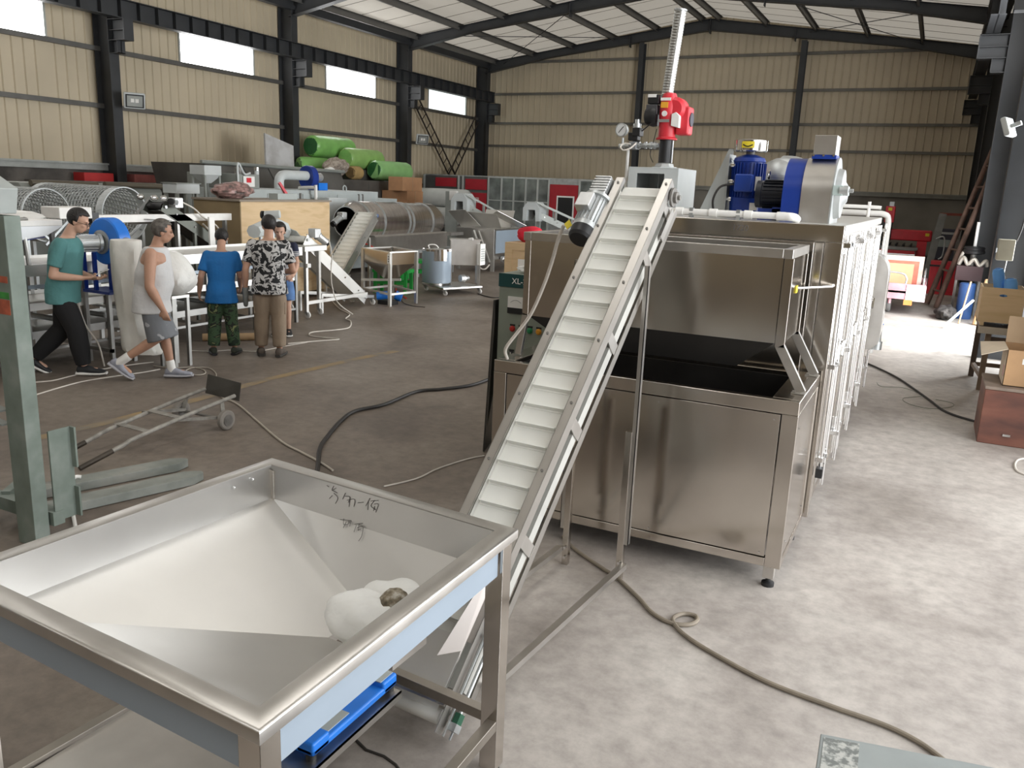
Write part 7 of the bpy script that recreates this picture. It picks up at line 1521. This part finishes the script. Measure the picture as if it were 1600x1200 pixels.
# 4 man in black and white shirt
P = dict(j=joints(.03, .515, .03, elL=(-.16, -.01, .625), wrL=(-.17, .03, .475), elR=(.165, .02, .62), wrR=(.10, .14, .60), knL=(-.06, .01, .285), knR=(.06, -.005, .285), anL=(-.07, .01, .052), anR=(.062, -.03, .052)),
         torso=torso_std(.03, .515, 1.12, 1.15), headF=(-.35, 1, -.30), toeL=(-.15, 1, 0), toeR=(.2, 1, 0), handR=((-.6, .8, .1), (-.4, -.4, -.5)))
sb_ = [((0, -.0, .455), .124, .090)] + torso_std(.03, .515, 1.16, 1.22)[1:8]
CAM2 = cmat('black_white_print', [(0, (.012, .012, .013)), (.47, (.50, .49, .48)), (.60, (.20, .195, .19)), (.64, (.014, .014, .015))], 13, 3, distort=.9)
t, J, HH, hrot, S, W, Rt, Fw, Fh = person('man in black and white patterned shirt and khaki cargo trousers, seen from behind', (AZ(424, 556).x, AZ(424, 556).y), (-.60, .80), 1.66, P,
    dict(shirt=CAM2, shirt_torso=sb_, shirt_g=.014, sleeve=.72, trousers=M('khaki_cotton', (.27, .205, .145), .85, 0, .12, 5, .8, 7), leg_len=1.9, leg_r=(.112, .092), cuff=.078, shoe=M('brown_work_shoe', (.10, .08, .065), .8, 0, .2), sole=M('dark_sole', (.05, .045, .04), .8, 0, .1)), SKIN2, eyes=False)
gl = MB(); wv = J['wrL']; gl.loft([(wv-V((0, 0, z)), Rt*a*S, Fw*b_*S) for z, a, b_ in ((-.03, .038, .045), (.02, .036, .052), (.07, .034, .06), (.13, .032, .055), (.185, .026, .04), (.20, .014, .02))], 16); gl.build('work_glove', M('grey_work_glove', (.17, .175, .165), .85, 0, .2, 10), t, angle=180)
for s, hp in ((-1, 'L'), (1, 'R')):
    k0 = J['hip'+hp].lerp(J['kn'+hp], .66) + Rt*s*.078; MB().box((-.012, -.06, -.075), (.012, .06, .075)).xf(Matrix.Translation(k0) @ Matrix((Rt, Fw, V((0, 0, 1)))).transposed().to_4x4()).build('cargo_pocket', M('khaki_cotton', (.27, .205, .145)), t, bevel=.01)
# 5 woman facing the line
P = dict(j=joints(.02, .515, .02, elL=(-.135, -.03, .63), wrL=(-.10, .10, .545), elR=(.14, -.02, .62), wrR=(.12, .13, .585), knL=(-.05, .015, .285), knR=(.05, .01, .285), anL=(-.052, -.01, .052), anR=(.055, -.01, .052)),
         torso=torso_std(.02, .515, .96, .98), headF=(.05, 1, -.22), toeL=(-.1, 1, 0), toeR=(.1, 1, 0), handL=((.9, .4, -.3), (.2, -1, 0)))
STR = bpy.data.materials.get('navy_striped') or M('navy_striped', (.5, .5, .5), .85, 0, 0)
def stripes(mt):
    nt = mt.node_tree; L = nt.links.new; b = nt.nodes['Principled BSDF']; tc = [n for n in nt.nodes if n.type == 'TEX_COORD'][0]
    sx = nt.nodes.new('ShaderNodeSeparateXYZ'); L(tc.outputs['Object'], sx.inputs[0])
    a = nt.nodes.new('ShaderNodeMath'); a.operation = 'MULTIPLY'; a.inputs[1].default_value = 42; L(sx.outputs['Z'], a.inputs[0])
    f = nt.nodes.new('ShaderNodeMath'); f.operation = 'FRACT'; L(a.outputs[0], f.inputs[0])
    g_ = nt.nodes.new('ShaderNodeMath'); g_.operation = 'GREATER_THAN'; g_.inputs[1].default_value = .55; L(f.outputs[0], g_.inputs[0])
    h_ = nt.nodes.new('ShaderNodeMath'); h_.operation = 'GREATER_THAN'; h_.inputs[1].default_value = 1.15; L(sx.outputs['Z'], h_.inputs[0])
    o_ = nt.nodes.new('ShaderNodeMath'); o_.operation = 'MAXIMUM'; L(g_.outputs[0], o_.inputs[0]); L(h_.outputs[0], o_.inputs[1])
    m_ = nt.nodes.new('ShaderNodeMix'); m_.data_type = 'RGBA'; m_.inputs[6].default_value = (.60, .60, .60, 1); m_.inputs[7].default_value = (.018, .022, .05, 1)
    L(o_.outputs[0], m_.inputs[0]); L(m_.outputs[2], b.inputs['Base Color'])
stripes(STR)
b5 = AZ(449, 526)
t, J, HH, hrot, S, W, Rt, Fw, Fh = person('woman in navy striped top and blue denim shorts facing the viewer', (b5.x-.10, b5.y+.02), (.62, -.78), 1.52, P,
    dict(shirt=STR, shirt_g=.014, sleeve=.5, trousers=DEN, leg_len=.82, leg_r=(.108, .08), flare=1.05, legwear='shorts', hair_thick=1.06, shoe=M('black_canvas', (.02, .02, .022), .8, 0, .1)))
MB().ball(HH(0, -.10, .05), (.05, .05, .05), 14).build('hair_bun', HAIR, t)
